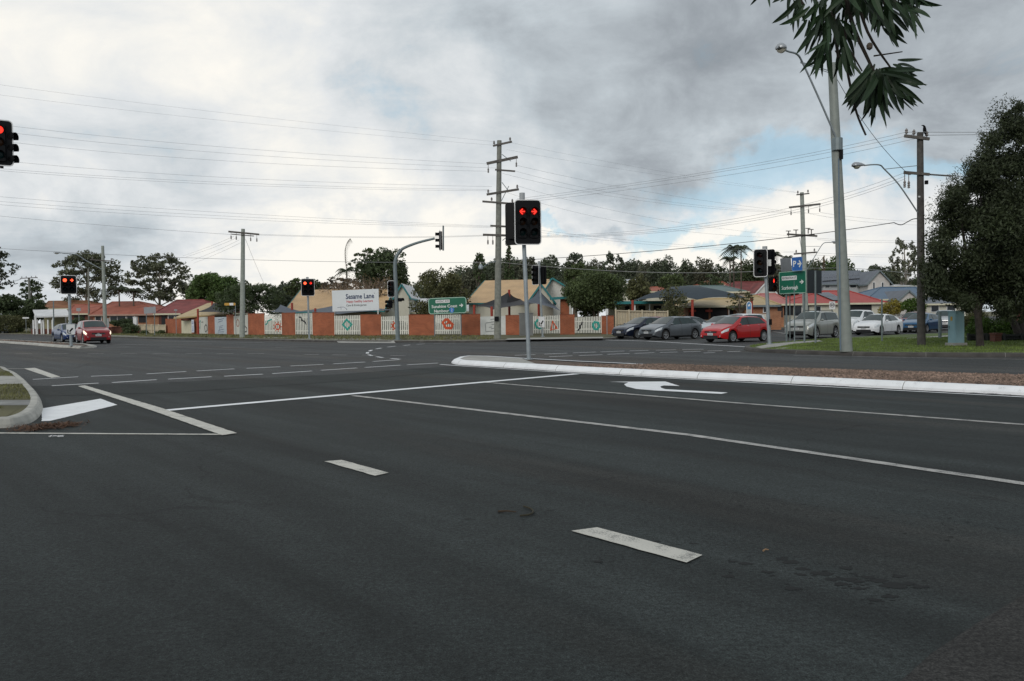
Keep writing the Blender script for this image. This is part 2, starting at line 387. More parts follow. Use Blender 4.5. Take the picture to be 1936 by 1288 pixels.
# common materials
M_galv = mat('galvanised_steel', (.33, .37, .39), .45, .35, amp=.12, ns=6, bump=.1)
M_galvd = mat('galvanised_dull', (.20, .24, .25), .55, .3, amp=.15, ns=5)
M_black = mat('black_plastic', (.006, .0065, .008), .5, spec=.18)
M_blackm = mat('black_matt', (.01, .01, .011), .9, spec=.1)
M_white = mat('white_paint', (.78, .79, .79), .5, amp=.05)
M_border = mat('white_border', (.8, .8, .8), .5)
M_conc = mat('concrete', (.36, .35, .32), .85, amp=.2, ns=3, bump=.4, bs=60)
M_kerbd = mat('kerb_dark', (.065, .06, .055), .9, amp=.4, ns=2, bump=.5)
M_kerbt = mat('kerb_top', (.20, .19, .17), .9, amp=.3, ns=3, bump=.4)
M_green = mat('sign_green', (.0, .135, .075), .4, amp=.06)
M_wood = mat('weathered_wood', (.235, .24, .21), .85, amp=.22, ns=5, bump=.5, bs=30)
M_wood2 = mat('pale_wood', (.33, .355, .32), .85, amp=.15, ns=5, bump=.4, bs=30)
M_woodd = mat('dark_wood', (.085, .078, .072), .9, amp=.3, ns=5, bump=.5, bs=30)
M_arm = mat('crossarm_wood', (.12, .11, .10), .85, amp=.3, ns=6)
M_por = mat('insulator_porcelain', (.22, .20, .19), .3)
M_wire = mat('wire_metal', (.30, .31, .32), .6)
M_blackw = mat('black_cable', (.015, .015, .016), .6)
M_red_l = mat('lens_red_lit', (.4, .01, .01), .4, emit=(1, .035, .02), estr=1.6)
M_redg = mat('lens_red_glow', (.12, .006, .006), .4, emit=(1, .01, .008), estr=.12)
M_red_h = mat('lens_red_bright', (.4, .05, .02), .4, emit=(1, .10, .04), estr=2.4)
M_red_o = mat('lens_red_off', (.02, .002, .002), .3, spec=.2)
M_amb_o = mat('lens_amber_off', (.022, .008, .002), .3, spec=.2)
M_grn_o = mat('lens_green_off', (.001, .012, .013), .3, spec=.2)
M_brick = brickmat('wall_brick', (.41, .112, .044), (.31, .078, .032), (.34, .17, .11))
M_brick2 = brickmat('tan_brick', (.42, .17, .075), (.33, .12, .055), (.34, .24, .17))
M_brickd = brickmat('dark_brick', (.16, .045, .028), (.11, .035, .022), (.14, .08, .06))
M_cream = mat('cream_paint', (.66, .62, .46), .6, amp=.08)
M_picket = mat('picket_paint', (.80, .79, .71), .6, amp=.08)
M_teal = mat('teal_paint', (.02, .19, .20), .5)
M_glass = mat('window_glass', (.02, .025, .03), .08, spec=.6)
M_trunk = mat('bark', (.12, .095, .075), .95, amp=.35, ns=4, bump=.8, bs=18)
M_trunkg = mat('pale_bark', (.30, .27, .23), .9, amp=.3, ns=3, bump=.6, bs=18)
ASPH = 0.031
# ------------------------------------------------------------------ ground, roads, kerbs
M_asph = asphalt('asphalt', ASPH, streak=1.35)
M_asph2 = asphalt('asphalt_patch', ASPH*.8, streak=.5)
M_asphf = asphalt('asphalt_far_sheen', .058, (.95, 1.0, 1.01), .7)  # older far surfacing, with grazing sheen put into its paler colour
M_asph3 = asphalt('asphalt_coarse', ASPH*1.0, (1.0, .97, .92), .4)
M_grass = mat('grass_ground', (.085, .12, .028), .95, amp=.5, ns=.7, bump=.8, bs=25)
M_grassb = mat('worn_grass_ground', (.095, .088, .040), .95, amp=.5, ns=.5, bump=.8, bs=25)
M_blade = mat('grass_blade', (.13, .185, .035), .8, amp=.35, ns=.8, island=.4)
M_bladeb = mat('dry_grass_blade', (.15, .15, .055), .8, amp=.4, ns=.8, island=.4)
M_peb = mat('pebbles', (.20, .135, .10), .9, amp=.3, ns=.7, island=.65)
M_gbase = mat('gravel_bed', (.12, .085, .065), .95, amp=.3, ns=6, bump=1, bs=50)
M_pw = paint('fresh_white_marking', (.82, .83, .84), .33)
M_pc = paint('cream_marking', (.56, .54, .48), .43)
M_pt = paint('worn_marking', (.44, .425, .40), .48)
M_kw = paint('whitewashed_kerb', (.86, .87, .88), .33)
M_kc = mat('pale_concrete_kerb', (.42, .41, .37), .85, amp=.25, ns=3, bump=.4)

mb = MB(); mb.quad((-3000, -600, -.08), (3000, -600, -.08), (3000, 5000, -.08), (-3000, 5000, -.08)); mb.build('ground', M_grassb, kind='structure')
mb = MB(); mb.quad((-400, -30, 0), (300, -30, 0), (300, 260, 0), (-400, 260, 0)); mb.build('road', M_asph, kind='structure')

M_joint = mat('kerb_joint', (.24, .235, .22), .95)
def offs(pts, d, closed=False):
    out = []; n = len(pts)
    for i in range(n):
        a = pts[(i-1) % n] if (closed or i > 0) else pts[i]; b = pts[(i+1) % n] if (closed or i < n-1) else pts[i]
        t = (Vector(b)-Vector(a)); t.z = 0; t.normalize(); out.append(Vector((pts[i][0]-t.y*d, pts[i][1]+t.x*d, 0)))
    return out
def smoothline(pts, k=6):
    out = []; n = len(pts)
    for i in range(n-1):
        p0, p1, p2, p3 = [Vector(pts[max(0, min(n-1, j))]) for j in (i-1, i, i+1, i+2)]
        for s in range(k):
            t = s/k; out.append(.5*((2*p1)+(p2-p0)*t+(2*p0-5*p1+4*p2-p3)*t*t+(3*p1-p0-3*p2+p3)*t**3))
    return out+[Vector(pts[-1])]
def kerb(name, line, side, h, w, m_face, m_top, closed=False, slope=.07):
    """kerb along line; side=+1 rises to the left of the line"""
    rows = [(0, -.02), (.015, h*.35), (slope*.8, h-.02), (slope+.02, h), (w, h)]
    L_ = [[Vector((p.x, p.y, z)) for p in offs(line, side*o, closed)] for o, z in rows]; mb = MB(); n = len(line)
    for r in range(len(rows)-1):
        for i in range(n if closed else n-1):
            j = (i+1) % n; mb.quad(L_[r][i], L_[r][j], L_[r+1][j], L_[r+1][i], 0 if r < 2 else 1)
    # joints between the kerb lengths
    s_ = 0.; nxt = 1.1
    for i in range(n if closed else n-1):
        j = (i+1) % n; ln = (Vector(line[j])-Vector(line[i])).length
        while ln > .05 and s_+ln > nxt:
            t = (nxt-s_)/ln; w_ = .006/ln
            for r in range(len(rows)-1):
                a, b = L_[r][i].lerp(L_[r][j], max(0, t-w_)), L_[r][i].lerp(L_[r][j], min(1, t+w_)); c, d = L_[r+1][i].lerp(L_[r+1][j], min(1, t+w_)), L_[r+1][i].lerp(L_[r+1][j], max(0, t-w_)); nn = (b-a).cross(d-a)
                nn = nn.normalized()*.003 if nn.length > 1e-9 else Vector((0, 0, .003)); nn = nn if nn.z >= 0 else -nn; mb.quad(a+nn, b+nn, c+nn, d+nn, 2)
            nxt += 2.4
        s_ += ln
    mb.build(name, [m_face, m_top, M_joint], kind='structure'); return L_[-1]
def sheet(name, pts, z, m, kind='structure'):
    mb = MB(); mb.poly([Vector((p[0], p[1], z)) for p in pts]); 
    o = mb.build(name, m, kind=kind)
    if o.data.polygons and o.data.polygons[0].normal.z < 0: o.data.flip_normals()
    return o
# far side of the intersection: verge in front of the brick wall and on to the right behind the queue
fk = [G(-700, 631.5), G(-300, 632), G(0, 633), G(95, 636), G(180, 638), G(250, 640), G(300, 641.5), G(400, 642.5), G(500, 644.5), G(635, 647.2), G(760, 648), G(880, 648), G(945, 646.5)]
fk += [G(1000, 645.5), G(1140, 643.5), G(1200, 638), G(1320, 631), G(1450, 624.5), G(1600, 618), G(1700, 613), G(1780, 608.5), G(1812, 605)]
fk = smoothline(fk, 3)
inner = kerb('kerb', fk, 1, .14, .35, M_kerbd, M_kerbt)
far = [inner[-1] + Vector((30, 700, 0)), Vector((-900, 900, 0)), Vector((-900, 60, 0))]
sheet('verge', [Vector(p) for p in inner] + far, .138, M_grassb)
# concrete driveway ramp and footpath on the far verge
def stripG(name, pxs, z, m, kind='structure'): return sheet(name, [G(a, b, z) for a, b in pxs], z, m, kind)
mb = MB(); mb.poly([G(640, 648.2, .012), G(748, 648.9, .012), G(744, 643.4, .146), (G(720, 641.8, .146)), G(632, 641.6, .146)]); mb.build('driveway', M_conc, kind='structure')
stripG('footpath', [(560, 641.4), (632, 641.4), (720, 641.6), (718, 640.8), (560, 640.6)], .146, M_conc)
stripG('footpath', [(955, 642.4), (1010, 641.6), (1140, 639.6), (1140, 637.0), (1010, 638.6), (960, 640)], .146, M_conc)
stripG('footpath', [(470, 638.0), (545, 639.4), (548, 638.6), (476, 637.3)], .146, M_conc)
stripG('footpath', [(180, 634.0), (260, 636.4), (262, 635.6), (190, 633.2)], .146, M_conc)
# verge at the right with the big tree
rk = [G(1790, 633.5), G(1700, 637), (G(1640, 640)), G(1560, 645), G(1480, 651), G(1435, 655.2), G(1412, 658.8), G(1406, 661.2), G(1413, 664), G(1440, 666.8), G(1500, 669.3), G(1600, 672.8), G(1700, 674.5), G(1936, 676), G(2200, 677.5), G(2600, 679)]
rk = smoothline(rk, 4)
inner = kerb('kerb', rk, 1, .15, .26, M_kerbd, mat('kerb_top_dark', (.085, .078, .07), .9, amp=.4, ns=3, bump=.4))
rverge = [Vector(p) for p in inner] + [G(2600, 640), G(2200, 630), G(1936, 626), G(1850, 628)]
sheet('grass_verge', rverge, .148, M_grass)
def zG(a, b, z=.15): return G(a, b, z)
sheet('footpath', [zG(1428, 656.5), zG(1455, 650.5), zG(1500, 646.6), zG(1548, 643.6), zG(1556, 645.6), zG(1500, 650.5), zG(1472, 655.5), zG(1440, 658.8)], .155, M_conc)
sheet('footpath', [zG(1700, 640), zG(1800, 634), zG(1804, 635.5), zG(1740, 640)], .155, M_conc)
sheet('footpath', [zG(1465, 659.5), zG(1478, 657), zG(1492, 657.2), zG(1482, 659.7)], .157, M_conc)
# centre island
isl_near = [G(853, 686.8), G(862, 689.5), G(885, 691.3), G(1000, 698.3), G(1090, 704.2), G(1300, 715.5), G(1500, 725.5), G(1700, 736), G(1936, 748), G(2300, 768), G(2800, 795)]
isl_far = [G(2800, 752, .15), G(2300, 729, .15), G(1936, 711, .15), G(1700, 704, .15), G(1450, 696.5, .15), G(1250, 690.5, .14), G(1110, 685.8, .11), G(1000, 681.6, .08), G(930, 679.6, .03), G(885, 680.2, .0), G(862, 683.0, .0)]
isl = [Vector((p.x, p.y, 0)) for p in smoothline(isl_near, 4)[:-1]] + [Vector((p.x, p.y+.25, 0)) for p in isl_far]
inner = kerb('island_kerb', isl, 1, .15, .30, M_kw, M_kw, True, .12)
xs_cut = G(1112, 690, .15).x
farout = [Vector((p.x, p.y+.22, 0)) for p in isl_far if p.x > xs_cut+.2]
nearin = [p for p in inner[:len(smoothline(isl_near, 4))-1] if p.x > xs_cut-.6]
bedp = nearin+farout
sheet('island_bed', inner, .12, M_gbase); sheet('island_bed', bedp, .153, M_gbase)
cpoly = [p for p in inner if p.x < xs_cut-1.2]
sheet('island_paving', cpoly, .146, M_conc)
# kerb-side seam of dirt between gutter and painted kerb
# left far island with pale nose
li_near = [G(0, 648.5)+Vector((-50, 56, 0)), G(0, 648.5), G(60, 652.8), G(110, 657.2), G(150, 659.3), G(178, 658.2), G(184, 656.4)]
li_far = [G(165, 653.6), G(120, 650.8), G(60, 647.2), G(0, 644), G(0, 644)+Vector((-50, 56, 0))]
li = [Vector((p.x, p.y, 0)) for p in li_near+li_far]
inner = kerb('island_kerb', li, 1, .14, .45, M_kc, M_kc, True, .12)
sheet('island_bed', inner, .12, M_gbase)
# near left corner
nc = [G(-700, 812), G(-250, 817), G(-60, 813), G(-10, 810.5), G(30, 807.5), G(58, 800), G(75, 788), G(82, 772), G(76, 755), G(62, 739), G(45, 722), G(22, 708), G(-30, 698), G(-300, 690), G(-700, 684)]
nc = smoothline(nc, 4)
inner = kerb('corner_kerb', nc, 1, .15, .20, M_kc, M_kc, False, .07)
inner2 = [Vector((p.x, p.y, 0)) for p in inner]
sheet('corner_verge', inner2, .142, M_grassb)
stripG('footpath', [(-300, 722), (-60, 716), (4, 711), (26, 711.5), (48, 725), (-60, 728), (-300, 736)], .146, M_conc)
stripG('footpath', [(-100, 757.5), (60, 756.5), (62, 763), (60, 766), (-100, 767)], .146, mat('weathered_slab', (.25, .25, .24), .9, amp=.3, bump=.3))
# ---- paler far surfacing with painted sheen, then asphalt repairs
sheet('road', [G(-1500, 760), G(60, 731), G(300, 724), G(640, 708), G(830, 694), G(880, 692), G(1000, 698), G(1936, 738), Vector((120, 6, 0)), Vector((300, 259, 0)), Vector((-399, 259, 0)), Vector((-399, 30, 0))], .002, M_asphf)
stripG('road', [(60, 730), (85, 749), (330, 742), (620, 723), (900, 698), (870, 696), (600, 714), (300, 727)], .004, M_asph2)
stripG('road', [(1690, 1300), (1760, 1236), (1860, 1170), (2000, 1085), (2300, 1300)], .004, M_asph3)
# ---- painted markings
marks = {'fresh': MB(), 'cream': MB(), 'worn': MB()}
def ml(kind, a, b, w0=.12, z=.008):
    A, B = G(*a), G(*b); d = (B-A).normalized(); n_ = Vector((-d.y, d.x, 0))*w0/2
    nseg = max(1, int((B-A).length/(.22 if A.y < 30 else 6))); mbk = marks[kind]; jt = .006 if A.y < 30 else 0; prev = None
    for i in range(nseg):
        p, q = A.lerp(B, i/nseg), A.lerp(B, (i+1)/nseg)
        e0 = prev or (p-n_, p+n_); e1 = (q-n_*(1+random.uniform(-jt, jt)/w0*2), q+n_*(1+random.uniform(-jt, jt)/w0*2)); prev = e1
        mbk.quad(*[Vector((v.x, v.y, z)) for v in (e0[0], e1[0], e1[1], e0[1])])
def mp(kind, pts, z=.008):
    g = [G(*q) for q in pts]; out = []
    for i in range(len(g)):
        a, b = g[i], g[(i+1) % len(g)]; k = max(1, int((b-a).length/.12)); d = (b-a).normalized(); nn = Vector((-d.y, d.x, 0))
        for j in range(k): out.append(a.lerp(b, j/k)+nn*(random.uniform(-.006, .006) if j else 0))
    marks[kind].poly([Vector((p.x, p.y, z)) for p in out])
for a, b in (((62, 718), (148, 713)), ((172, 712), (250, 709)), ((277, 707.5), (352, 703)), ((372, 702), (443, 698)), ((466, 697), (530, 694)), ((549, 692.5), (612, 689.5)), ((630, 688.5), (690, 685)), ((705, 684), (755, 680.5)),
             ((98, 730), (186, 725)), ((212, 724), (296, 718.5)), ((318, 717.5), (400, 713)), ((424, 712), (497, 708)), ((515, 707), (590, 702)), ((607, 700.7), (675, 696.3)), ((690, 695.3), (757, 691)), ((770, 690.2), (828, 687)),
             ((973, 672.3), (1012, 670.8)), ((1029, 670), (1072, 668.2)), ((1083, 667.8), (1126, 666)), ((1136, 665.7), (1180, 664.2)), ((1190, 664), (1226, 663)), ((1240, 662.7), (1278, 661.8)), ((1290, 661.4), (1330, 660.6)),
             ((1038, 675), (1082, 673.2)), ((1095, 672.7), (1139, 671)), ((1148, 670.5), (1190, 668.8)), ((1200, 668.6), (1237, 667.3)), ((1248, 667), (1281, 666)), ((1292, 665.7), (1325, 664.7)), ((1338, 664.2), (1366, 663.4)),
             ((1376, 665.5), (1400, 664.6)), ((1330, 667.8), (1352, 667.2))):
    ml('fresh', a, b, .13)
# faint far dashes
for x in (30, 98, 165, 228, 289, 351, 410, 468): ml('worn', (x, 669.3), (x+31, 668.9), .13)
for x in (575, 628, 684, 738): ml('worn', (x, 670.6+(x-575)*.012), (x+28, 671+(x-575)*.012), .13)
for x in (200, 300, 420, 520): ml('worn', (x, 657), (x+44, 656.6), .13)
ml('worn', (215, 652), (400, 650.5), .15); ml('worn', (290, 645), (500, 648), .15); ml('worn', (-200, 643), (10, 640), .15)
arc = [(803, 650.6), (788, 651.4), (775, 652.4), (763, 653.6), (748, 655), (733, 656.6), (721, 658.4), (711, 660.2), (703, 662.2), (698, 664.4), (695, 666.6), (694.5, 668.8), (697, 671), (703, 673), (712, 674.9), (724, 676.6), (739, 678.2), (756, 679.6)]
for i in range(0, len(arc)-1, 2): ml('fresh', arc[i], arc[i+1], .14)
for x in (820, 848): ml('worn', (x, 649.8), (x+14, 649.4), .13)
ml('fresh', (304, 777.5), (1090, 707.5), .26)                       # stop line
ml('fresh', (832, 689.5), (880, 693)); ml('fresh', (880, 693), (1090, 706.3), .10); ml('fresh', (1090, 706.3), (1500, 728.5), .10); ml('fresh', (1500, 728.5), (1936, 751.5), .10); ml('fresh', (1936, 751.5), (2500, 781), .10)
ml('fresh', (1140, 643), (1225, 645.3), .22); ml('fresh', (1225, 645.3), (1410, 656.2), .2)
ml('worn', (1500, 672.5), (1936, 680.2), .1); ml('worn', (1936, 680.2), (2400, 686), .1)
ml('worn', (1460, 626.5), (1500, 634), .12); ml('worn', (1452, 633), (1500, 633.5), .12)
ml('worn', (668, 748.5), (1300, 822.5), .15, .006); ml('worn', (1300, 822.5), (1936, 915.5), .14, .006); ml('worn', (1936, 915.5), (2300, 970), .14, .006)
ml('worn', (920, 723.5), (1400, 763), .14, .006); ml('worn', (1400, 763), (1936, 803.5), .13, .006); ml('worn', (1936, 803.5), (2300, 832), .1, .006)
mp('cream', [(147, 731), (160, 729.5), (300, 771), (448, 820.5), (420, 824.5), (290, 778.5)], .012)
ml('cream', (-400, 812.5), (0, 819.5), .10, .006); ml('cream', (0, 819.5), (430, 822.2), .10, .006)
mp('fresh', [(79, 773), (79, 797), (95, 796.5), (222, 766), (190, 754.5)], .006)
mp('cream', [(45, 697.4), (66, 696.2), (114, 713.2), (97, 715.2)], .012)
ml('cream', (-200, 698.5), (52, 697.4), .1)
mp('fresh', [(1152, 722.6), (1258, 722), (1285, 730.6), (1255, 729.6), (1249, 731.2), (1250, 734), (1258, 736.6), (1376, 743), (1364, 745.6), (1236, 739), (1203, 736.2), (1184, 731.5), (1180, 727.2), (1188, 723.8)])
mp('cream', [(613, 873.5), (646, 871), (735, 895.2), (709, 901)])
mp('cream', [(1080, 1005.5), (1129, 999), (1328, 1051.5), (1298, 1066)])
marks['fresh'].build('white_road_markings', M_pw, kind='structure')
marks['cream'].build('cream_road_markings', M_pc, kind='structure')
marks['worn'].build('worn_road_markings', M_pt, kind='structure')

# ---- scatter helpers
def inpoly(x, y, poly):
    c = np.zeros(len(x), bool); n = len(poly); px = np.array([p[0] for p in poly]); py = np.array([p[1] for p in poly]); j = n-1
    for i in range(n):
        cond = ((py[i] > y) != (py[j] > y)) & (x < (px[j]-px[i])*(y-py[i])/(py[j]-py[i]+1e-12)+px[i]); c ^= cond; j = i
    return c
def scatter(poly, n, xlim=None):
    xs = [p[0] for p in poly]; ys = [p[1] for p in poly]
    x0, x1 = (min(xs), max(xs)) if xlim is None else (max(min(xs), xlim[0]), min(max(xs), xlim[1]))
    y0, y1 = (min(ys), max(ys)) if xlim is None else (max(min(ys), xlim[2]), min(max(ys), xlim[3]))
    x = rng.uniform(x0, x1, n*4); y = rng.uniform(y0, y1, n*4); k = inpoly(x, y, poly); return x[k][:n], y[k][:n]
def blades(name, poly, n, z, h, w, m, xlim=None, avoid=()):
    x, y = scatter(poly, n, xlim)
    for av in avoid:
        k = ~inpoly(x, y, av); x, y = x[k], y[k]
    n = len(x)
    a = rng.uniform(0, 2*np.pi, n); hh = h*rng.uniform(.5, 1.3, n); ww = w*rng.uniform(.7, 1.3, n)
    dx, dy = np.cos(a)*ww, np.sin(a)*ww; ln = rng.normal(0, .35, (n, 2))*hh[:, None]
    V = np.empty((n, 3, 3)); V[:, 0] = np.c_[x-dx, y-dy, np.full(n, z)]; V[:, 1] = np.c_[x+dx, y+dy, np.full(n, z)]; V[:, 2] = np.c_[x+ln[:, 0], y+ln[:, 1], z+hh]
    return fastmesh(name, V.reshape(-1, 3), np.arange(3*n).reshape(n, 3), m, kind='stuff')
fp = [[tuple(zG(a, b))[:2] for a, b in ((1420, 658.5), (1450, 650.5), (1500, 646.6), (1548, 643.3), (1558, 645.6), (1500, 650.5), (1472, 656), (1440, 660))]]
g = blades('grass', rverge, 60000, .145, .055, .012, M_blade, (8, 34, 24, 46), fp); tagp(g, 'mown green grass growing on the verge under the big tree')
ncp = [tuple(p)[:2] for p in inner2]
fps = [[tuple(G(a, b, .15))[:2] for a, b in q] for q in (((-300, 720), (-60, 714), (4, 709), (28, 710), (52, 726), (-60, 730), (-300, 738)), ((-100, 755), (65, 754.5), (69, 763), (65, 768), (-100, 769)))]
g = blades('grass', ncp, 26000, .14, .05, .007, M_bladeb, (-17, -8.5, 10, 24), fps); tagp(g, 'patchy dry grass growing on the near corner island')
vp = [tuple(p)[:2] for p in smoothline([G(0, 632), G(250, 638), G(400, 641.5), G(635, 646), G(880, 646.5), G(945, 645)], 3)] + [tuple(p)[:2] for p in (G(945, 637.5), G(700, 638), G(330, 633.5), G(100, 628), G(0, 626))]
g = blades('grass', vp, 32000, .135, .10, .04, M_bladeb); tagp(g, 'dry grass growing on the verge in front of the brick wall')
# pebbles on the island
def stones(name, poly, n, z, s, m, xlim, label):
    x, y = scatter(poly, n, xlim); n = len(x); base = np.array([[1, 0, 0], [0, 1, 0], [-1, 0, 0], [0, -1, 0], [0, 0, 1.]])
    sz = s*rng.uniform(.55, 1.5, n); a = rng.uniform(0, 6.28, n); V = np.repeat(base[None], n, 0)*sz[:, None, None]*rng.uniform(.6, 1.25, (n, 5, 3))
    c, s_ = np.cos(a)[:, None], np.sin(a)[:, None]; X = V[..., 0]*c-V[..., 1]*s_+x[:, None]; Y = V[..., 0]*s_+V[..., 1]*c+y[:, None]; Z = V[..., 2]*.8+z
    Fc = np.array([[0, 1, 4], [1, 2, 4], [2, 3, 4], [3, 0, 4]])[None]+(np.arange(n)*5)[:, None, None]
    return tagp(fastmesh(name, np.stack([X, Y, Z], -1).reshape(-1, 3), Fc.reshape(-1, 3), m, kind='stuff'), label)
isl_in = bedp
xc = xs_cut-1.2
stones('gravel', isl_in, 30000, .150, .034, M_peb, (xc-.2, 14.5, 8, 40), 'brown pebbles filling the centre island behind the white kerb')
li_in = [Vector((p.x, p.y, 0)) for p in offs(li, .45, True)]
stones('gravel', li_in, 4000, .118, .06, M_peb, (-70, G(130, 652).x, 20, 90), 'brown gravel filling the far left traffic island')
# stains, litter
mb = MB(); SZ = [.0012]
def spot(px, py, r):
    SZ[0] += .000006; c = G(px, py); n = 9; mb.poly([Vector((c.x+r*random.uniform(.5, 1.2)*math.cos(6.283*i/n)*1.5, c.y+r*random.uniform(.5, 1.2)*math.sin(6.283*i/n), SZ[0])) for i in range(n)])
for px, py, r in ((1480, 1057, .05), (1495, 1064, .06), (1520, 1076, .05), (1515, 1087, .04), (1555, 1085, .07), (1575, 1096, .05), (1600, 1095, .06), (1620, 1100, .05), (1640, 1092, .05), (1660, 1098, .06), (1690, 1108, .09), (1700, 1090, .05), (1625, 1113, .04), (1680, 1128, .05), (1650, 1134, .04), (1720, 1104, .05), (1497, 1113, .06), (1385, 1062, .03), (1410, 1066, .05), (1380, 1090, .05), (945, 968, .04), (885, 982, .03), (1010, 975, .02), (990, 983, .02), (1040, 966, .03), (1130, 1062, .04), (1240, 1024, .03), (1310, 1028, .03), (1740, 1110, .05), (1600, 1075, .04), (1450, 1082, .04), (1590, 1105, .05)):
    spot(px, py, r*.7)
    for _ in range(3): spot(px+random.gauss(0, 16), py+random.gauss(0, 5), r*.22)
for i in range(90):
    t = random.random(); spot(1000+850*t+random.gauss(0, 40), 905+95*t+random.gauss(0, 14), random.uniform(.004, .016))
for i in range(150):      # grit gathered in the gutter along the painted island kerb
    t = random.random()**1.3; x_ = 930+1006*t; y_ = float(np.interp(x_, [885, 1000, 1090, 1300, 1500, 1700, 1936], [691.3, 698.3, 704.2, 715.5, 725.5, 736, 748])); 
    if math.sin(x_*.045)+math.sin(x_*.017+1) > .2: c = G(x_, y_+.2); r = random.uniform(.015, .05); mb.poly([Vector((c.x+r*random.uniform(.6, 1.4)*2.4*math.cos(6.283*k/7), c.y-.03+r*.5*random.uniform(.5, 1.2)*math.sin(6.283*k/7), .0085+i*.00001)) for k in range(7)])
mb.build('tar_stains', mat('tar_stain', (.011, .012, .012), .75, spec=.2), kind='structure')
M_lit = mat('dead_twigs', (.11, .055, .03), .95, amp=.4, ns=9, island=.5)
n = 1500; a = rng.uniform(0, 6.28, n); rr = np.sqrt(rng.uniform(0, 1, n)); c0, c1 = G(58, 812), G(135, 803)
t = rng.uniform(0, 1, n); X = c0.x+(c1.x-c0.x)*t+rng.normal(0, .22, n)*(1-t*.6); Y = c0.y+(c1.y-c0.y)*t+rng.normal(0, .22, n)*(1-t*.6)
ln = rng.uniform(.02, .09, n); wd = rng.uniform(.004, .012, n); zz = rng.uniform(.004, .05, n)*(1-abs(t-.35))
d = np.c_[np.cos(a)*ln, np.sin(a)*ln, rng.normal(0, .015, n)]; q = np.c_[-np.sin(a)*wd, np.cos(a)*wd, np.zeros(n)]; C = np.c_[X, Y, zz]
tagp(fastmesh('leaf_litter', np.stack([C-d, C+q, C+d, C-q], 1).reshape(-1, 3), np.arange(4*n).reshape(n, 4), M_lit, kind='stuff'), 'heap of dead twigs and leaves against the corner kerb')
p = G(107, 828); t = thing('crumpled_litter', 'crumpled pale paper litter lying on the road by the corner kerb', 'litter', p); mb = MB()
for i in range(14):
    c = p+Vector((random.uniform(-.09, .09), random.uniform(-.07, .07), random.uniform(.012, .035)))
    e = [c+Vector((random.uniform(-.05, .05), random.uniform(-.04, .04), random.uniform(-.012, .02))) for _ in range(3)]; mb.add(e, [(0, 1, 2)])
mb.build('paper', mat('dirty_paper', (.5, .5, .5), .8), t)
for (px, py, px2, py2, w, c, lab) in ((1443, 1041.5, 1453, 1039.5, .010, (.35, .22, .12), 'short pale stick lying on the asphalt beyond the nearest lane dash'), (942, 967, 976, 968, .014, (.06, .04, .025), 'dark brown stick lying flat on the near lane')):
    a_, b_ = G(px, py, .012), G(px2, py2, .012); mb = MB(); mb.tube([a_, a_.lerp(b_, .5)+Vector((0, .01, .004)), b_], [w*.6, w*.5, w*.35], 6)
    tagp(mb.build('fallen_stick', mat('stick_'+str(px), tuple(q*.75 for q in c), .9)), lab, 'stick', 'fallen bits lying on the near road')
cu = [G(983, 975, .01), G(1000, 973, .012), G(1008, 968, .012), G(1004, 962, .012), G(990, 957, .01)]
mb = MB(); mb.tube(smoothline(cu, 4), .007, 5); tagp(mb.build('fallen_stick', mat('curled_strip', (.035, .03, .015), .9)), 'thin curled brown strip of bark lying on the near lane', 'stick', 'fallen bits lying on the near road')
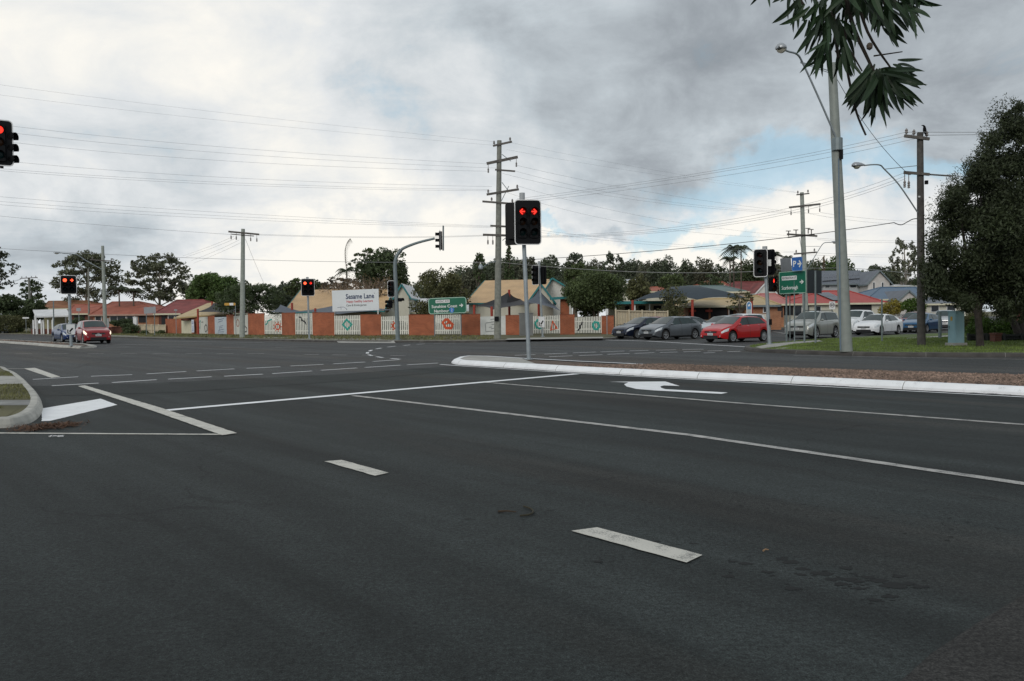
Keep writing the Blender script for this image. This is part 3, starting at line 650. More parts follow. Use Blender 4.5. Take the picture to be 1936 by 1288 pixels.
# ------------------------------------------------------------------ traffic signals
def head(parent, c, yaw, cols=1, w=.5, h=1.24, lit=None, sp=.34, cs=.38, border=True, rows=3, vis=.22, board=True, name='signal_head'):
    """one lantern; its face looks along -Y turned by yaw degrees. lit: {(col,row): kind}"""
    lit = lit or {}
    hs = MB()
    for i in range(cols):
        x = (i-(cols-1)/2)*cs
        pts = rrect(.27, sp*rows, .05, 3); n = len(pts)
        hs.add([(x+a, y, b) for y in (-.07, .13) for a, b in pts], [tuple(range(n)), tuple(range(n, 2*n))[::-1]]+[(q+n, (q+1) % n+n, (q+1) % n, q) for q in range(n)])
    o = hs.build(name, M_black, parent, world=False)
    o.location = Vector(c)-WL[parent]; o.rotation_euler = (0, 0, R(yaw))
    if board:
        b = MB(); pts = rrect(w, h, .11, 5); n = len(pts)
        b.add([(x, y, z) for y in (-.012, .008) for x, z in pts], [tuple(range(n)), tuple(range(n, 2*n))[::-1]]+[(q+n, (q+1) % n+n, (q+1) % n, q) for q in range(n)])
        b.build('target_board', M_black, o, world=False)
        if border:
            b = MB(); I = Matrix(((1, 0, 0, 0), (0, 0, -1, 0), (0, 1, 0, 0), (0, 0, 0, 1)))
            ribbon(b, I, rrect(w, h, .11, 5), .028, .0, .016, True); b.build('border', M_border, o, world=False)
    for i in range(cols):
        for r in range(rows):
            x = (i-(cols-1)/2)*cs; z = ((rows-1)/2-r)*sp; kind = lit.get((i, r))
            l = MB(); rad = .105
            l.lathe([(rad, -.075), (rad*.8, -.085), (rad*.4, -.092), (0.001, -.094)], 18, (x, 0, z), 'y')
            mt_ = [M_red_o, M_amb_o, M_grn_o][min(r, 2)]
            if kind in ('ball', 'bright'): mt_ = M_red_l if kind == 'ball' else M_red_h
            if kind in ('arrow', 'left', 'man', 'barrow'): mt_ = M_redg if kind != 'man' else M_red_o
            l.build('lens', mt_, o, world=False, smooth=True)
            if kind in ('arrow', 'barrow', 'left', 'man'):
                a = MB(); I = Matrix(((1, 0, 0, x), (0, 0, -1, -.098), (0, 1, 0, z), (0, 0, 0, 1))); s = -1 if kind == 'left' else 1
                if kind == 'man':
                    a.poly([mpt(I, .025*math.cos(t*.7), .06+.025*math.sin(t*.7)) for t in range(9)], .004, dirn=(0, -1, 0))
                    a.poly([mpt(I, *q) for q in ((-.03, .03), (.03, .03), (.035, -.03), (.02, -.09), (-.02, -.09), (-.035, -.03))], .004, dirn=(0, -1, 0))
                else:
                    ribbon(a, I, [(-.085*s, 0), (.05*s, 0)], .042, 0, .004); ribbon(a, I, [(-.01*s, .085), (.08*s, 0), (-.01*s, -.085)], .042, 0.001, .005)
                a.build('lit_symbol', M_red_h if kind == 'barrow' else M_red_l, o, world=False)
            v = MB(); v.lathe([(.118, -.07), (.122, -.07-vis)], 14, (x, 0, z), 'y', a0=R(-35), a1=R(215))
            v.lathe([(.125, -.07-vis), (.122, -.07)], 14, (x, 0, z), 'y', a0=R(-35), a1=R(215)); v.build('visor', M_blackm, o, world=False, smooth=True)
    return o
GS = 'traffic signals around the intersection'
def sigpole(label, base, top, r, z0=.14, cap=True, m=M_galv):
    b = G(base[0], base[1], z0); t = P(top[0], top[1], b.y); T = thing('traffic_signal', label, 'traffic light', b, GS)
    mb = MB(); mb.tube([b, b+Vector((0, 0, .03))], [r*2.1, r*2.1], 14); mb.tube([b+Vector((0, 0, .03)), t-Vector((0, 0, .3))], r, 14); mb.build('pole', m, T, smooth=True)
    if cap:
        mb = MB(); mb.tube([t-Vector((0, 0, .5)), t], r*1.35, 14); mb.build('pole_cap', mat('pole_cap_grey', (.42, .44, .45), .6), T, smooth=True)
    return T, b.y
def bracket(T, a, b, r=.025):
    mb = MB(); mb.tube([a, b], r, 8); mb.build('bracket', M_black, T)
# centre island signal
T, Y = sigpole('tall twin signal with two red arrows lit, standing on the centre island nose', (1000, 680), (987, 365), .068)
c = P(998, 420.5, Y-.22); head(T, c, 8, 2, .86, 1.45, {(0, 0): 'left', (1, 0): 'arrow'}, .34, .385); bracket(T, c+Vector((-.1, .1, .3)), P(990, 406, Y)); bracket(T, c+Vector((-.1, .1, -.3)), P(990, 435, Y))
c = P(979, 423, Y+.26); head(T, c, 172, 2, .84, 1.42, {}, .34, .385, border=False); bracket(T, c+Vector((.1, -.1, .3)), P(990, 410, Y)); bracket(T, c+Vector((.1, -.1, -.3)), P(990, 435, Y))
# signal by the picket panel
T, Y = sigpole('short signal with lit red ball and arrow left of the billboard', (585, 641), (581, 524), .07)
c = P(582, 543.5, Y-.2); head(T, c, 18, 2, .93, 1.24, {(0, 0): 'bright', (1, 0): 'arrow'}, .30, .40); bracket(T, c+Vector((0, .1, .2)), P(582, 538, Y))
# signal on the far left island with keep-left sign
T, Y = sigpole('signal with bright red ball and arrow on the far left island beside the red car', (134.5, 654), (130, 530), .085, cap=False)
c = P(129.5, 538.5, Y-.2); head(T, c, 24, 2, .86, 1.12, {(0, 0): 'bright', (1, 0): 'barrow'}, .27, .37); bracket(T, c+Vector((0, .1, .2)), P(130, 534, Y))
def keepleft(T, cx, cy, Y, w, h, yaw=15):
    c = P(cx, cy, Y-.12); u = Vector((math.cos(R(yaw)), math.sin(R(yaw)), 0)); M = frame(c-u*w/2, c+u*w/2)
    o = plate(M, w, h, .04, 0, .012).build('keep_left_sign', M_white, T)
    a = MB(); ribbon(a, M, [(w*.25, h*.12), (-w*.12, -h*.22)], w*.2, .014, .018); ribbon(a, M, [(-w*.33, -h*.02), (-w*.33, -h*.36), (w*.05, -h*.36)], w*.14, .0145, .0185)
    x = a.build('arrow_mark', M_black, o); x.location = (0, 0, 0)
keepleft(T, 133.5, 623, Y, .46, .62, 24)
# mast arm signal
b = G(752, 643, .14); Y = b.y; T = thing('traffic_signal', 'curved mast arm signal between the billboard and the green direction sign', 'traffic light', b, GS)
pth = [P(*q, Y) for q in ((752, 643), (750.5, 600), (749, 555), (747, 515), (747, 497), (749.5, 486), (755, 477), (764, 469), (790, 459), (822, 451))]
mb = MB(); mb.tube([b, b+Vector((0, 0, .05))], .26, 16); mb.tube(smoothline(pth, 4), [.15-.075*i/36 for i in range(37)], 16); mb.build('pole', M_galvd, T, smooth=True)
mb = MB(); mb.tube([P(838, 474, Y), P(838, 427, Y)], .055, 10); mb.build('hanger', M_galvd, T)
head(T, P(832, 455, Y), -82, 1, .5, 1.35, {}, .40, vis=.24, border=True)
head(T, P(739.5, 546.5, Y), -14, 1, .47, 1.08, {(0, 0): None}, .31); bracket(T, P(740, 541, Y), P(749, 541, Y))
head(T, P(737, 575, Y), -50, 1, .36, .62, {}, .26, rows=2, board=False, name='pedestrian_head'); bracket(T, P(738, 572, Y), P(749, 572, Y))
head(T, P(756, 567, Y), 140, 1, .3, .3, {}, .24, rows=1, board=False, name='pedestrian_head')
# signal in front of the gable house
T, Y = sigpole('signal with its dark backs turned, before the picket panel with the orange triangle', (1026, 637), (1019, 494), .07)
head(T, P(1012.5, 520, Y-.1), -42, 1, .62, 1.38, {}, .36); head(T, P(1027, 520, Y+.1), 150, 1, .50, 1.34, {}, .36, border=False)
keepleft(T, 1024, 609, Y, .44, .76, 0)
# signal at the right footpath
T, Y = sigpole('signal with a small red man lit, beside the green sign at right', (1455, 651), (1446, 466), .085)
head(T, P(1438, 497.5, Y-.15), -30, 1, .62, 1.27, {}, .36); head(T, P(1456.5, 496, Y+.15), 125, 1, .5, 1.2, {}, .34, border=False); bracket(T, P(1440, 485, Y), P(1452, 485, Y))
mb = MB(); mb.box(P(1454.5, 497, Y-.16), (.17, .03, .30), R(10)); mb.build('route_plate', M_white, T)
head(T, P(1461, 538, Y-.1), 14, 1, .3, .6, {(0, 0): 'man'}, .34, rows=2, board=False, vis=.12, name='pedestrian_head'); bracket(T, P(1452, 538, Y), P(1460, 538, Y))
mb = MB(); mb.box(P(1456.5, 609, Y-.12), (.12, .1, .27)); mb.build('push_button', M_black, T)
# overhead signal at the left edge
b = G(-330, 694, .0); b = Vector((-20.5, 23.0, .14)); T = thing('traffic_signal', 'overhead mast arm signal with a lit red ball, cut by the left frame edge', 'traffic light', b, GS)
Y = 23.0; arm = [b, b+Vector((0, 0, 5.0)), b+Vector((.25, 0, 5.75)), b+Vector((1.1, 0, 6.05))]; end = P(0, 268, Y+.22)
mb = MB(); mb.tube(smoothline(arm+[Vector((end.x, end.y, end.z))], 5), .085, 12); mb.build('pole', M_galvd, T, smooth=True)
head(T, P(-1, 270, Y), 30, 1, .64, 1.25, {(0, 0): 'ball'}, .345, vis=.10); head(T, P(13, 281, Y+.2), 88, 1, .5, 1.0, {}, .315, border=False, board=False, vis=.2)
mb = MB(); mb.tube([P(3, 305, Y+.2), P(3, 318, Y+.2)], .05, 8); mb.build('hanger', M_black, T)

# ------------------------------------------------------------------ poles
def tpole(name, label, cat, base, top, r0, r1, m, z0=.14, group=None, Y=None):
    b = G(base[0], base[1], z0) if Y is None else P(base[0], base[1], Y)
    if Y is not None: b.z = z0
    t = P(top[0], top[1], b.y); T = thing(name, label, cat, b, group); mb = MB()
    mb.tube([b.lerp(t, i/6) for i in range(7)], [r0+(r1-r0)*i/6 for i in range(7)], 16); mb.build('pole', m, T, smooth=True); return T, b.y
def carm(T, a, b, Y, ins=(), th=.11, down=False, depth=0., dz=-.17, m=M_arm):
    A, B = P(*a, Y+dz), P(*b, Y+dz-depth); mb = MB(); mb.beam(A, B, .09, th); mb.build('crossarm', m, T)
    for f in ins:
        p = A.lerp(B, f); mb = MB()
        if down: mb.tube([p, p-Vector((0, 0, .3))], .018, 6); mb.lathe([(.02, -.62), (.06, -.6), (.04, -.55), (.06, -.5), (.04, -.45), (.06, -.4), (.02, -.3)], 8, p)
        else: mb.tube([p, p+Vector((0, 0, .17))], .018, 6); mb.lathe([(.03, .10), (.075, .14), (.05, .2), (.07, .24), (.02, .32)], 8, p)
        mb.build('insulator', M_por, T)
def brace(T, a, b, Y, r=.022, m=M_galvd): 
    mb = MB(); mb.tube([P(*a, Y-.17), P(*b, Y-.17)], r, 6); mb.build('brace', m, T)
GP = 'power poles along the roads'
T, YC = tpole('power_pole', 'tallest grey timber power pole with many crossarms, behind the centre island signal', 'power pole', (940.5, 641), (944, 266), .235, .15, M_wood, group=GP)
carm(T, (932, 276), (968, 268), YC, (.06, .9), .12); carm(T, (920, 309.5), (979, 297), YC, (.05, .95), .17, True); carm(T, (936, 321), (974, 324), YC, (), .1)
carm(T, (920, 368), (981, 358), YC, (.05, .95), .14); carm(T, (912, 381), (975, 386), YC, (.28, .9), .12); carm(T, (927, 427), (965, 429), YC, (), .12); carm(T, (913, 444), (975, 446), YC, (.15, .3, .7, .85), .14, True)
for a, b in (((949, 292), (966, 305)), ((949, 345), (962, 362)), ((948, 380), (962, 352)), ((950, 455), (963, 444))): brace(T, a, b, YC)
mb = MB(); mb.tube([P(945, 492, YC), P(925, 497, YC-.3), P(912, 506, YC-.5)], .03, 6); mb.build('lamp_arm', M_galvd, T)
mb = MB(); mb.lathe([(.01, 0), (.14, .08), (.16, .2), (.1, .34), (.02, .4)], 10, P(909, 508, YC-.5)-Vector((0, 0, .1))); mb.build('lamp_head', M_galv, T, smooth=True)
mb = MB(); mb.box(P(939, 603, YC)+Vector((0, -.3, 0)), (.28, .04, .3)); mb.build('number_plate', M_black, T)
T, YL = tpole('power_pole', 'pale timber power pole before the brick wall, beside the white street name blade', 'power pole', (458, 638.5), (459.5, 433), .22, .15, M_wood2, group=GP)
carm(T, (432, 438), (490, 443.5), YL, (.08, .25, .72, .92), .14, True); carm(T, (438, 443), (480, 446.5), YL, (), .07)
T, YF = tpole('power_pole', 'pale timber pole behind the red car, carrying a long street lamp arm', 'power pole', (199.5, 634), (194, 465), .22, .15, M_wood2, group=GP)
carm(T, (170, 491), (215, 494), YF, (.1, .9), .1)
def lamp(T, pts, Y, r=.04, hl=.75, yo=0., hs=1., strut=None):
    """street lamp arm through pixel points (pole end first) and its lantern"""
    pp = [P(px, py, Y-.12-yo*i/(len(pts)-1)) for i, (px, py) in enumerate(pts)]; mb = MB(); mb.tube(smoothline(pp, 4), r, 8); o = mb.build('lamp_arm', M_galv, T, smooth=True)
    if strut:
        mb = MB(); mb.tube([P(*strut[0], Y), P(*strut[1], Y-.12)], r*.5, 6); mb.build('strut', M_galv, T)
    e = pp[-1]; d = (pp[-1]-pp[-2]); d.z *= .4; d.normalize(); up_ = Vector((0, 0, 1)); sd = d.cross(up_).normalized(); upn = sd.cross(d)
    prof = [(0, .05, .05), (.12, .07, .08), (.25, .11, .11), (.45, .15, .13), (.62, .15, .13), (.72, .10, .09), (.76, .02, .03)]
    mb = MB(); n = 12; vs = []
    for q, a, b in prof:
        for k in range(n): t = 2*math.pi*k/n; vs.append(e+d*q*hl*1.1+sd*a*hs*math.cos(t)+upn*b*hs*max(-.25, math.sin(t)))
    mb.add(vs, [(i*n+k, i*n+(k+1) % n, (i+1)*n+(k+1) % n, (i+1)*n+k) for i in range(len(prof)-1) for k in range(n)]+[tuple(range(n))]); o2 = mb.build('lamp_head', mat('lamp_grey', (.40, .42, .44), .35, .4), T, smooth=True)
    mb = MB(); vs = []
    for q, a, b in ((.3, .08, .03), (.42, .12, .10), (.55, .12, .10), (.66, .07, .03)):
        for k in range(n): t = math.pi+math.pi*k/(n-1); vs.append(e+d*q*hl*1.1+sd*a*hs*math.cos(t)+upn*(b*hs*math.sin(t)-.03*hs))
    mb.add(vs, [(i*n+k, i*n+k+1, (i+1)*n+k+1, (i+1)*n+k) for i in range(3) for k in range(n-1)]); mb.build('lamp_glass', mat('lamp_glass', (.5, .48, .4), .2), o2, smooth=True)
lamp(T, [(194, 510), (175, 500), (158, 490), (146, 482), (132, 480), (118, 479)], YF, .05, 1.0, 2)
T, YQ = tpole('power_pole', 'distant greenish timber pole with one flat crossarm beside the white carport', 'power pole', (59, 627.5), (54.5, 525), .24, .16, M_wood, group=GP)
carm(T, (38, 526.5), (71, 525), YQ, (.1, .35, .65, .9), .13)
T, Y = tpole('power_pole', 'slim green pole rising among the gum trees behind the red tiled house', 'power pole', (168, 606), (167, 508), .13, .10, M_wood, group=GP, Y=112)
T, Y3 = tpole('power_pole', 'pale timber pole with stacked crossarms and switch gear behind the silver four wheel drive', 'power pole', (1524, 640), (1516, 364), .24, .15, M_wood2, group=GP, Y=66)
carm(T, (1506, 368.5), (1530, 366), Y3, (.1, .9), .09); carm(T, (1492, 392.5), (1551, 386), Y3, (.06, .62, .98), .15, True)
carm(T, (1488, 443), (1545, 446.5), Y3, (), .14); carm(T, (1490, 449), (1540, 443), Y3, (), .1)
for x, y in ((1491, 437), (1505, 435), (1528, 432), (1534, 434)):
    mb = MB(); mb.tube([P(x, y+10, Y3-.2), P(x, y, Y3-.2)], .04, 6); mb.beam(P(x-5, y, Y3-.2), P(x+4, y, Y3-.2), .06, .06); mb.build('switch_gear', M_woodd, T)
carm(T, (1501, 480.5), (1544, 477), Y3, (.1, .9), .12)
brace(T, (1512, 450), (1516, 476), Y3)
lamp(T, [(1525, 510), (1534, 496), (1546, 476), (1556, 461), (1565, 458.5), (1571, 458.6)], Y3, .03, .7, 1.5, .9, ((1519, 466), (1550, 466)))
T, YS = tpole('street_light', 'tall pale round pole on the grass verge holding a lamp out to the left', 'street light', (1600, 664.5), (1573, 120), .225, .15, mat('pole_grey_green', (.27, .295, .27), .6, .15, amp=.12, ns=4), .15)
lamp(T, [(1583, 266), (1550, 190), (1518, 120), (1507, 103), (1492, 98), (1484, 95)], YS, .035, .62, 1.5, 1.25, ((1574, 136), (1513, 117)))
brace(T, (1574, 140), (1513, 119), YS, .012)
mb = MB(); mb.tube([P(1583, 262, YS-.1), P(1583, 285, YS-.12)], .19, 12); mb.build('clamp_band', M_galvd, T)
mb = MB(); mb.box(P(1590, 292, YS-.2), (.12, .1, .35)); mb.build('junction_box', M_black, T)
mb = MB(); mb.tube([P(1585.6, 300, YS-.2), P(1589, 662, YS-.24)], .022, 6); mb.build('conduit', mat('blue_grey_conduit', (.14, .2, .26), .6), T)
T, YD = tpole('power_pole', 'dark brown timber pole with two crossarms and a lamp arm, before the big dark tree', 'power pole', (1742, 652.5), (1739.5, 251), .17, .125, M_woodd, .15, group=GP)
carm(T, (1710, 257), (1757, 263), YD, (.08, .38, .9), .12); carm(T, (1709, 326), (1757, 330), YD, (), .11)
carm(T, (1709, 327), (1722, 329), YD, (.1, .7), .08, True)
lamp(T, [(1735, 402), (1700, 350), (1672, 320), (1664, 312.5), (1650, 311.5), (1634, 313)], YD, .03, .7, .6, 1.1, ((1738, 313), (1672, 320)))
mb = MB(); mb.box(P(1751.5, 345, YD-.05), (.12, .1, .16)); mb.build('junction_box', M_black, T)
mb = MB(); mb.box(P(1738, 372, YD-.14), (.08, .02, .06)); mb.build('number_plate', M_white, T)
mb = MB(); mb.tube([P(1757, 330, YD), P(1800, 333, YD-.2)], .035, 6); mb.build('spreader', M_arm, T)
# black bird on the wire above the dark pole
c = P(1747.5, 247, YD-.3); T = thing('crow', 'black bird perched on the wire just right of the dark pole top', 'bird', c-Vector((0, 0, .12)))
def skinned(name, verts, edges, radii, m, parent, sub=1):
    me = bpy.data.meshes.new(name); me.from_pydata([tuple(v) for v in verts], edges, []); o = bpy.data.objects.new(name, me); col.objects.link(o)
    md = o.modifiers.new('s', 'SKIN'); sm = me.skin_vertices[0].data if me.skin_vertices else None
    if sm is None:
        bpy.context.view_layer.objects.active = o; bpy.ops.mesh.customdata_skin_add(); sm = me.skin_vertices[0].data
    for i, r in enumerate(radii): sm[i].radius = r if isinstance(r, tuple) else (r, r)
    sm[0].use_root = True
    if sub: sb = o.modifiers.new('u', 'SUBSURF'); sb.levels = sb.render_levels = sub
    me.materials.append(m); o.parent = parent; WL[o] = WL.get(parent, Vector()); return o
bl = [(0, 0, .12), (.01, 0, .22), (0, 0, .31), (-.06, 0, .34), (-.13, 0, .33), (.05, 0, .02), (.07, 0, -.10), (0, .03, .02), (0, -.03, .02), (-.01, .03, -.03), (-.01, -.03, -.03)]
skinned('body', bl, [(0, 1), (1, 2), (2, 3), (3, 4), (0, 5), (5, 6), (0, 7), (0, 8), (7, 9), (8, 10)], [.075, .07, .045, .03, .008, .045, .022, .012, .012, .008, .008], M_blackm, T)

# ------------------------------------------------------------------ wires
def wire(label, group, a, mid, b, Ya, Yb, r=.013, m=M_wire, cat='power line', name='power_line'):
    A, B = P(*a, Ya), P(*b, Yb); t = (mid[0]-a[0])/(b[0]-a[0]); Mi = P(*mid, Ya+(Yb-Ya)*t)
    # quadratic through A, Mi (at t), B; inverse-depth spacing ignored, the sag is what shows
    C = (Mi-A*(1-t)**2-B*t**2)/(2*t*(1-t)); pts = [A*(1-s)**2+C*2*s*(1-s)+B*s*s for s in [i/28 for i in range(29)]]
    mb = MB(); mb.tube(pts, r, 4); return tagp(mb.build(name, m), label, cat, group)
GL = 'wires running left from the tallest pole'; GR = 'wires running right from the tallest pole'; GX = 'wires rising to the dark pole'
def lw(label, *a, **k): return wire(label, GL, *a, **k)
for lab, y0, ym, y1, x1, yl in (('top hairline wire running left from the peak of the tallest pole', 162, 219, 268, 934, 48), ('second hairline wire below the topmost, running left from the tallest pole', 180, 233, 275, 934, 48),
        ('upper of the three dark wires leaving the drooping crossarm leftwards', 233, 282, 310, 923, 48), ('middle of the three dark wires leaving the drooping crossarm leftwards', 245, 293, 318, 940, 48), ('lower of the three dark wires leaving the drooping crossarm leftwards', 261, 307, 324, 923, 48),
        ('upper wire of the trio reaching the second broad crossarm from the left', 299, 338, 353, 930, 48), ('middle wire of the trio reaching the second broad crossarm from the left', 315, 347, 358.5, 922, 48), ('lower wire of the trio reaching the second broad crossarm from the left', 318, 351, 361, 930, 48),
        ('upper wire of the close trio meeting the tallest pole above the green sign', 371, 405, 427.5, 927, 48), ('middle wire of the close trio meeting the tallest pole above the green sign', 379, 411, 429, 932, 48), ('lower wire of the close trio meeting the tallest pole above the green sign', 384, 416, 430.5, 932, 48)):
    ext = 300; s = (ym-y0)/470*1.25
    lw(lab, (-ext, y0-s*ext), (470, ym), (x1, y1), yl-9, YC, r=.0038 if 'hairline' in lab else .0055)
wire('wire coming from the left sky down to the pale pole left of the billboard', 'wires at the pale pole', (-200, 388), (220, 428), (436, 443.5), 66, YL, .010)
for i, (dy, nm) in enumerate(((0, 'upper'), (1.6, 'lower'))):
    wire(nm+' of two near-level wires from the pale pole to the tallest pole', 'wires at the pale pole', (490, 443+dy), (700, 448+dy), (918, 444.5+dy), YL, YC, .008)
wire('thick near-level cable crossing the left trees below the pole crossarms', 'wires at the pale pole', (-300, 449), (460, 491), (941, 496), 62, YC, .012)
wire('pale cable continuing right from the tallest pole over the tree line', 'wires at the pale pole', (945, 496), (1210, 514.5), (1446, 512.5), YC, 43, .016, mat('pale_cable', (.3, .3, .29), .6))
wire('short cable from the right signal pole towards the dark pole', 'wires at the pale pole', (1448, 512.5), (1580, 507), (1740, 521), 43.2, YD, .011)
for i, (a, b) in enumerate((((442, 447), (346, 484)), ((445, 451), (352, 486)), ((452, 454), (362, 493)), ((455, 459), (366, 498)))):
    wire('service wire fanning down leftwards from the pale pole, '+('highest', 'second', 'third', 'lowest')+' of four' if False else ('highest', 'second highest', 'second lowest', 'lowest')[i]+' of four service wires fanning down left of the pale pole', 'service wires', a, ((a[0]+b[0])/2, (a[1]+b[1])/2+1.5), b, YL, 105, .009)
wire('stay wire slanting down right from the pale pole into the bushy tree', 'service wires', (464, 452), (480, 492), (500, 538), YL, YL+6, .012)
for lab, a, m_, b, yb in (('top faint wire running right from the peak of the tallest pole', (966, 270), (1100, 297), (1508, 364), Y3), ('second faint wire running right from the peak of the tallest pole', (958, 283), (1180, 321), (1528, 367), Y3),
        ('upper wire running right from the drooping crossarm', (978, 313), (1180, 355), (1494, 400), Y3), ('middle wire running right from the drooping crossarm', (972, 323), (1180, 369), (1525, 402), Y3), ('lower wire running right from the drooping crossarm', (950, 328), (1180, 375), (1549, 404), Y3),
        ('upper wire running right from the second broad crossarm', (980, 352), (1150, 396), (1492, 446), Y3), ('lower wire running right from the second broad crossarm', (955, 363), (1150, 415), (1492, 450), Y3),
        ('upper low wire running right behind the big signal head', (960, 427), (1230, 458), (1503, 476), Y3), ('lower low wire running right behind the big signal head', (962, 431), (1200, 460), (1540, 479), Y3)):
    wire(lab, GR, a, m_, b, YC, yb, .0038 if 'faint' in lab else .0055)
for lab, a, m_, b in (('upper wire of the trio climbing to the dark pole top', (978, 376), (1300, 331), (1713, 250)), ('middle wire of the trio climbing to the dark pole top', (982, 380), (1300, 335), (1728, 254)), ('lower wire of the trio climbing to the dark pole top', (978, 384), (1300, 343), (1752, 257))):
    wire(lab, GX, a, m_, b, YC, YD, .007)
for lab, dy in (('upper wire of the trio meeting the lower crossarm of the dark pole', 0), ('middle wire of the trio meeting the lower crossarm of the dark pole', 7), ('lower wire of the trio meeting the lower crossarm of the dark pole', 12)):
    wire(lab, GX, (962, 447+dy*.1), (1400, 412+dy*.8), (1712, 326+dy), YC, YD, .0065)
wire('thick black cable sagging from the tallest pole to the dark pole', 'black cables', (950, 494), (1420, 457), (1690, 421), YC, YD+3, .016, M_blackw)
pts = [P(*q, YD+3-i*.6) for i, q in enumerate(((1690, 421), (1703, 425.5), (1715, 420), (1726, 414.5), (1742, 413.5), (1765, 415), (1792, 416)))]; mb = MB(); mb.tube(smoothline(pts, 4), .02, 5)
tagp(mb.build('power_line', M_blackw), 'short wavy black cable hooked around the dark pole below its lamp arm', 'power line', 'black cables')
for lab, a, m_, b in (('upper wire leaving the dark pole top into the big tree', (1713, 250), (1800, 250.2), (2000, 250)), ('lower wire leaving the dark pole top into the big tree', (1752, 256), (1830, 255), (2000, 254)), ('wire leaving the lower crossarm of the dark pole into the big tree', (1757, 329), (1800, 332), (1900, 338))):
    wire(lab, 'wires right of the dark pole', a, m_, b, YD, YD-4, .010)
wire('service wire slanting from the street light top down to the dark pole', 'service wires', (1580, 145), (1650, 255), (1718, 330), YS, YD, .010, M_blackw)
for i, (a, m_, b) in enumerate((((1551, 402), (1650, 414), (1745, 420)), ((1530, 404), (1640, 420), (1745, 426)), ((1541, 450), (1640, 455), (1745, 455)), ((1545, 453), (1640, 458.5), (1745, 458)), ((1540, 478), (1640, 482), (1745, 482)), ((1503, 480), (1640, 486), (1745, 486)))):
    wire(('highest faint', 'second highest faint', 'third highest faint', 'third lowest faint', 'second lowest faint', 'lowest faint')[i]+' wire between the switch gear pole and the dark pole', 'wires right of the switch gear pole', a, m_, b, Y3, 90, .008)
wire('faint wire joining the distant carport pole to the gum trees', 'service wires', (70, 527), (85, 533), (120, 536), YQ, 125, .02)
for i, b in enumerate(((-40, 541), (-40, 548))):
    wire(('upper', 'lower')[i]+' faint wire leaving the distant carport pole to the left', 'service wires', (40, 528), (5, 535+i*5), b, YQ, 115, .02)

# ------------------------------------------------------------------ signs
M_txtw = mat('letter_white', (.8, .82, .8), .5); M_txtk = mat('letter_black', (.02, .02, .025), .6); M_txtn = mat('letter_navy', (.03, .05, .12), .6); M_txtr = mat('letter_red', (.55, .08, .10), .6)
M_blue = mat('sign_blue', (.02, .13, .45), .4); M_sback = mat('sign_back', (.28, .29, .31), .5, .3); M_sbackd = mat('sign_back_dark', (.03, .038, .048), .6)
def posts(T, pxs, ytop, Y, r=.04, m=M_galvd):
    for px, pyb in pxs:
        b = P(px, pyb, Y); b.z = .14; mb = MB(); mb.tube([b, P(px-.5, ytop, Y)], r, 8); mb.build('post', m, T)
# green direction sign before the wall
Y = 63.5; pl, pr = P(810, 579.5, Y), P(882, 576.5, Y-.4); M = frame(pl, pr, (-.02, 0, 1)); w = (pr-pl).length; h = 30.5/F*Y
T = thing('direction_sign', 'wide green direction sign with a right arrow and blue route shield, before the brick wall', 'road sign', Vector((M.translation.x, Y, .14)), 'green direction signs')
o = plate(M, w, h, .22, -.03, 0).build('sign_panel', M_green, T); b = MB(); ribbon(b, M, rrect(w-.06, h-.06, .2, 5), .05, .001, .006, True); b.build('border', mat('border_pale_green', (.42, .62, .52), .5), T)
plate(Matrix.Translation(mpt(M, -.36, .34)-M.translation) @ M, 1.1, .24, .02, .002, .008).build('name_plate', M_white, T)
Mo = M.copy(); Mo.translation = mpt(M, -.36, .34, .012); text_obj('ANZAC AVE', .2, M_txtk, T, Mo, width=.98)
Mo = M.copy(); Mo.translation = mpt(M, -.24, -.05, .008); text_obj('Sunshine Coast', .32, M_txtw, T, Mo, width=2.0, bold=.006)
Mo = M.copy(); Mo.translation = mpt(M, -.48, -.4, .008); text_obj('Nambour', .32, M_txtw, T, Mo, width=1.16, bold=.006)
b = MB(); ribbon(b, M, [(.92, -.02), (1.16, -.02)], .07, .004, .01); ribbon(b, M, [(1.07, .1), (1.2, -.02), (1.07, -.14)], .07, .005, .011); b.build('arrow_mark', M_txtw, T)
Ms = M.copy(); Ms.translation = mpt(M, .33, -.36, .004); s = MB(); s.poly([mpt(Ms, *q) for q in ((-.15, .18), (.15, .18), (.2, .02), (.13, -.13), (0, -.22), (-.13, -.13), (-.2, .02))], .006, dirn=Ms.to_3x3() @ Vector((0, 0, 1))); s.build('route_shield', mat('shield_blue', (.03, .2, .62), .4), T)
Mo = Ms.copy(); Mo.translation = mpt(Ms, 0, 0, .012); text_obj('2', .3, M_txtw, T, Mo)
posts(T, ((822, 638), (872, 638)), 594, Y+.06, .045)
# billboard
Y = 74.2; pl, pr = P(628, 569.5, Y), P(716, 566.3, Y-1.2); M = frame(pl, pr, (-.01, 0, 1)); w = (pr-pl).length; h = 39.5/F*Y
T = thing('billboard', 'white childcare billboard reading Sesame Lane, raised on posts behind the brick wall', 'billboard', Vector((M.translation.x, Y, .14)))
plate(M, w, h, .01, -.05, 0).build('sign_panel', mat('billboard_white', (.74, .78, .80), .6, amp=.03), T)
def bt(s, x, y, size, m, width, **k):
    Mo = M.copy(); Mo.translation = mpt(M, x, y, .006); text_obj(s, size, m, T, Mo, width=width, **k)
bt('Sesame Lane', .46, .33, .62, M_txtn, 2.75, bold=.014); bt('TM', 1.88, .56, .09, M_txtn, .1)
bt('Happy healthy Learners', .42, -.10, .30, M_txtr, 2.55, bold=.004); bt('Care & Kindergarten', .10, -.44, .27, M_txtk, 1.95)
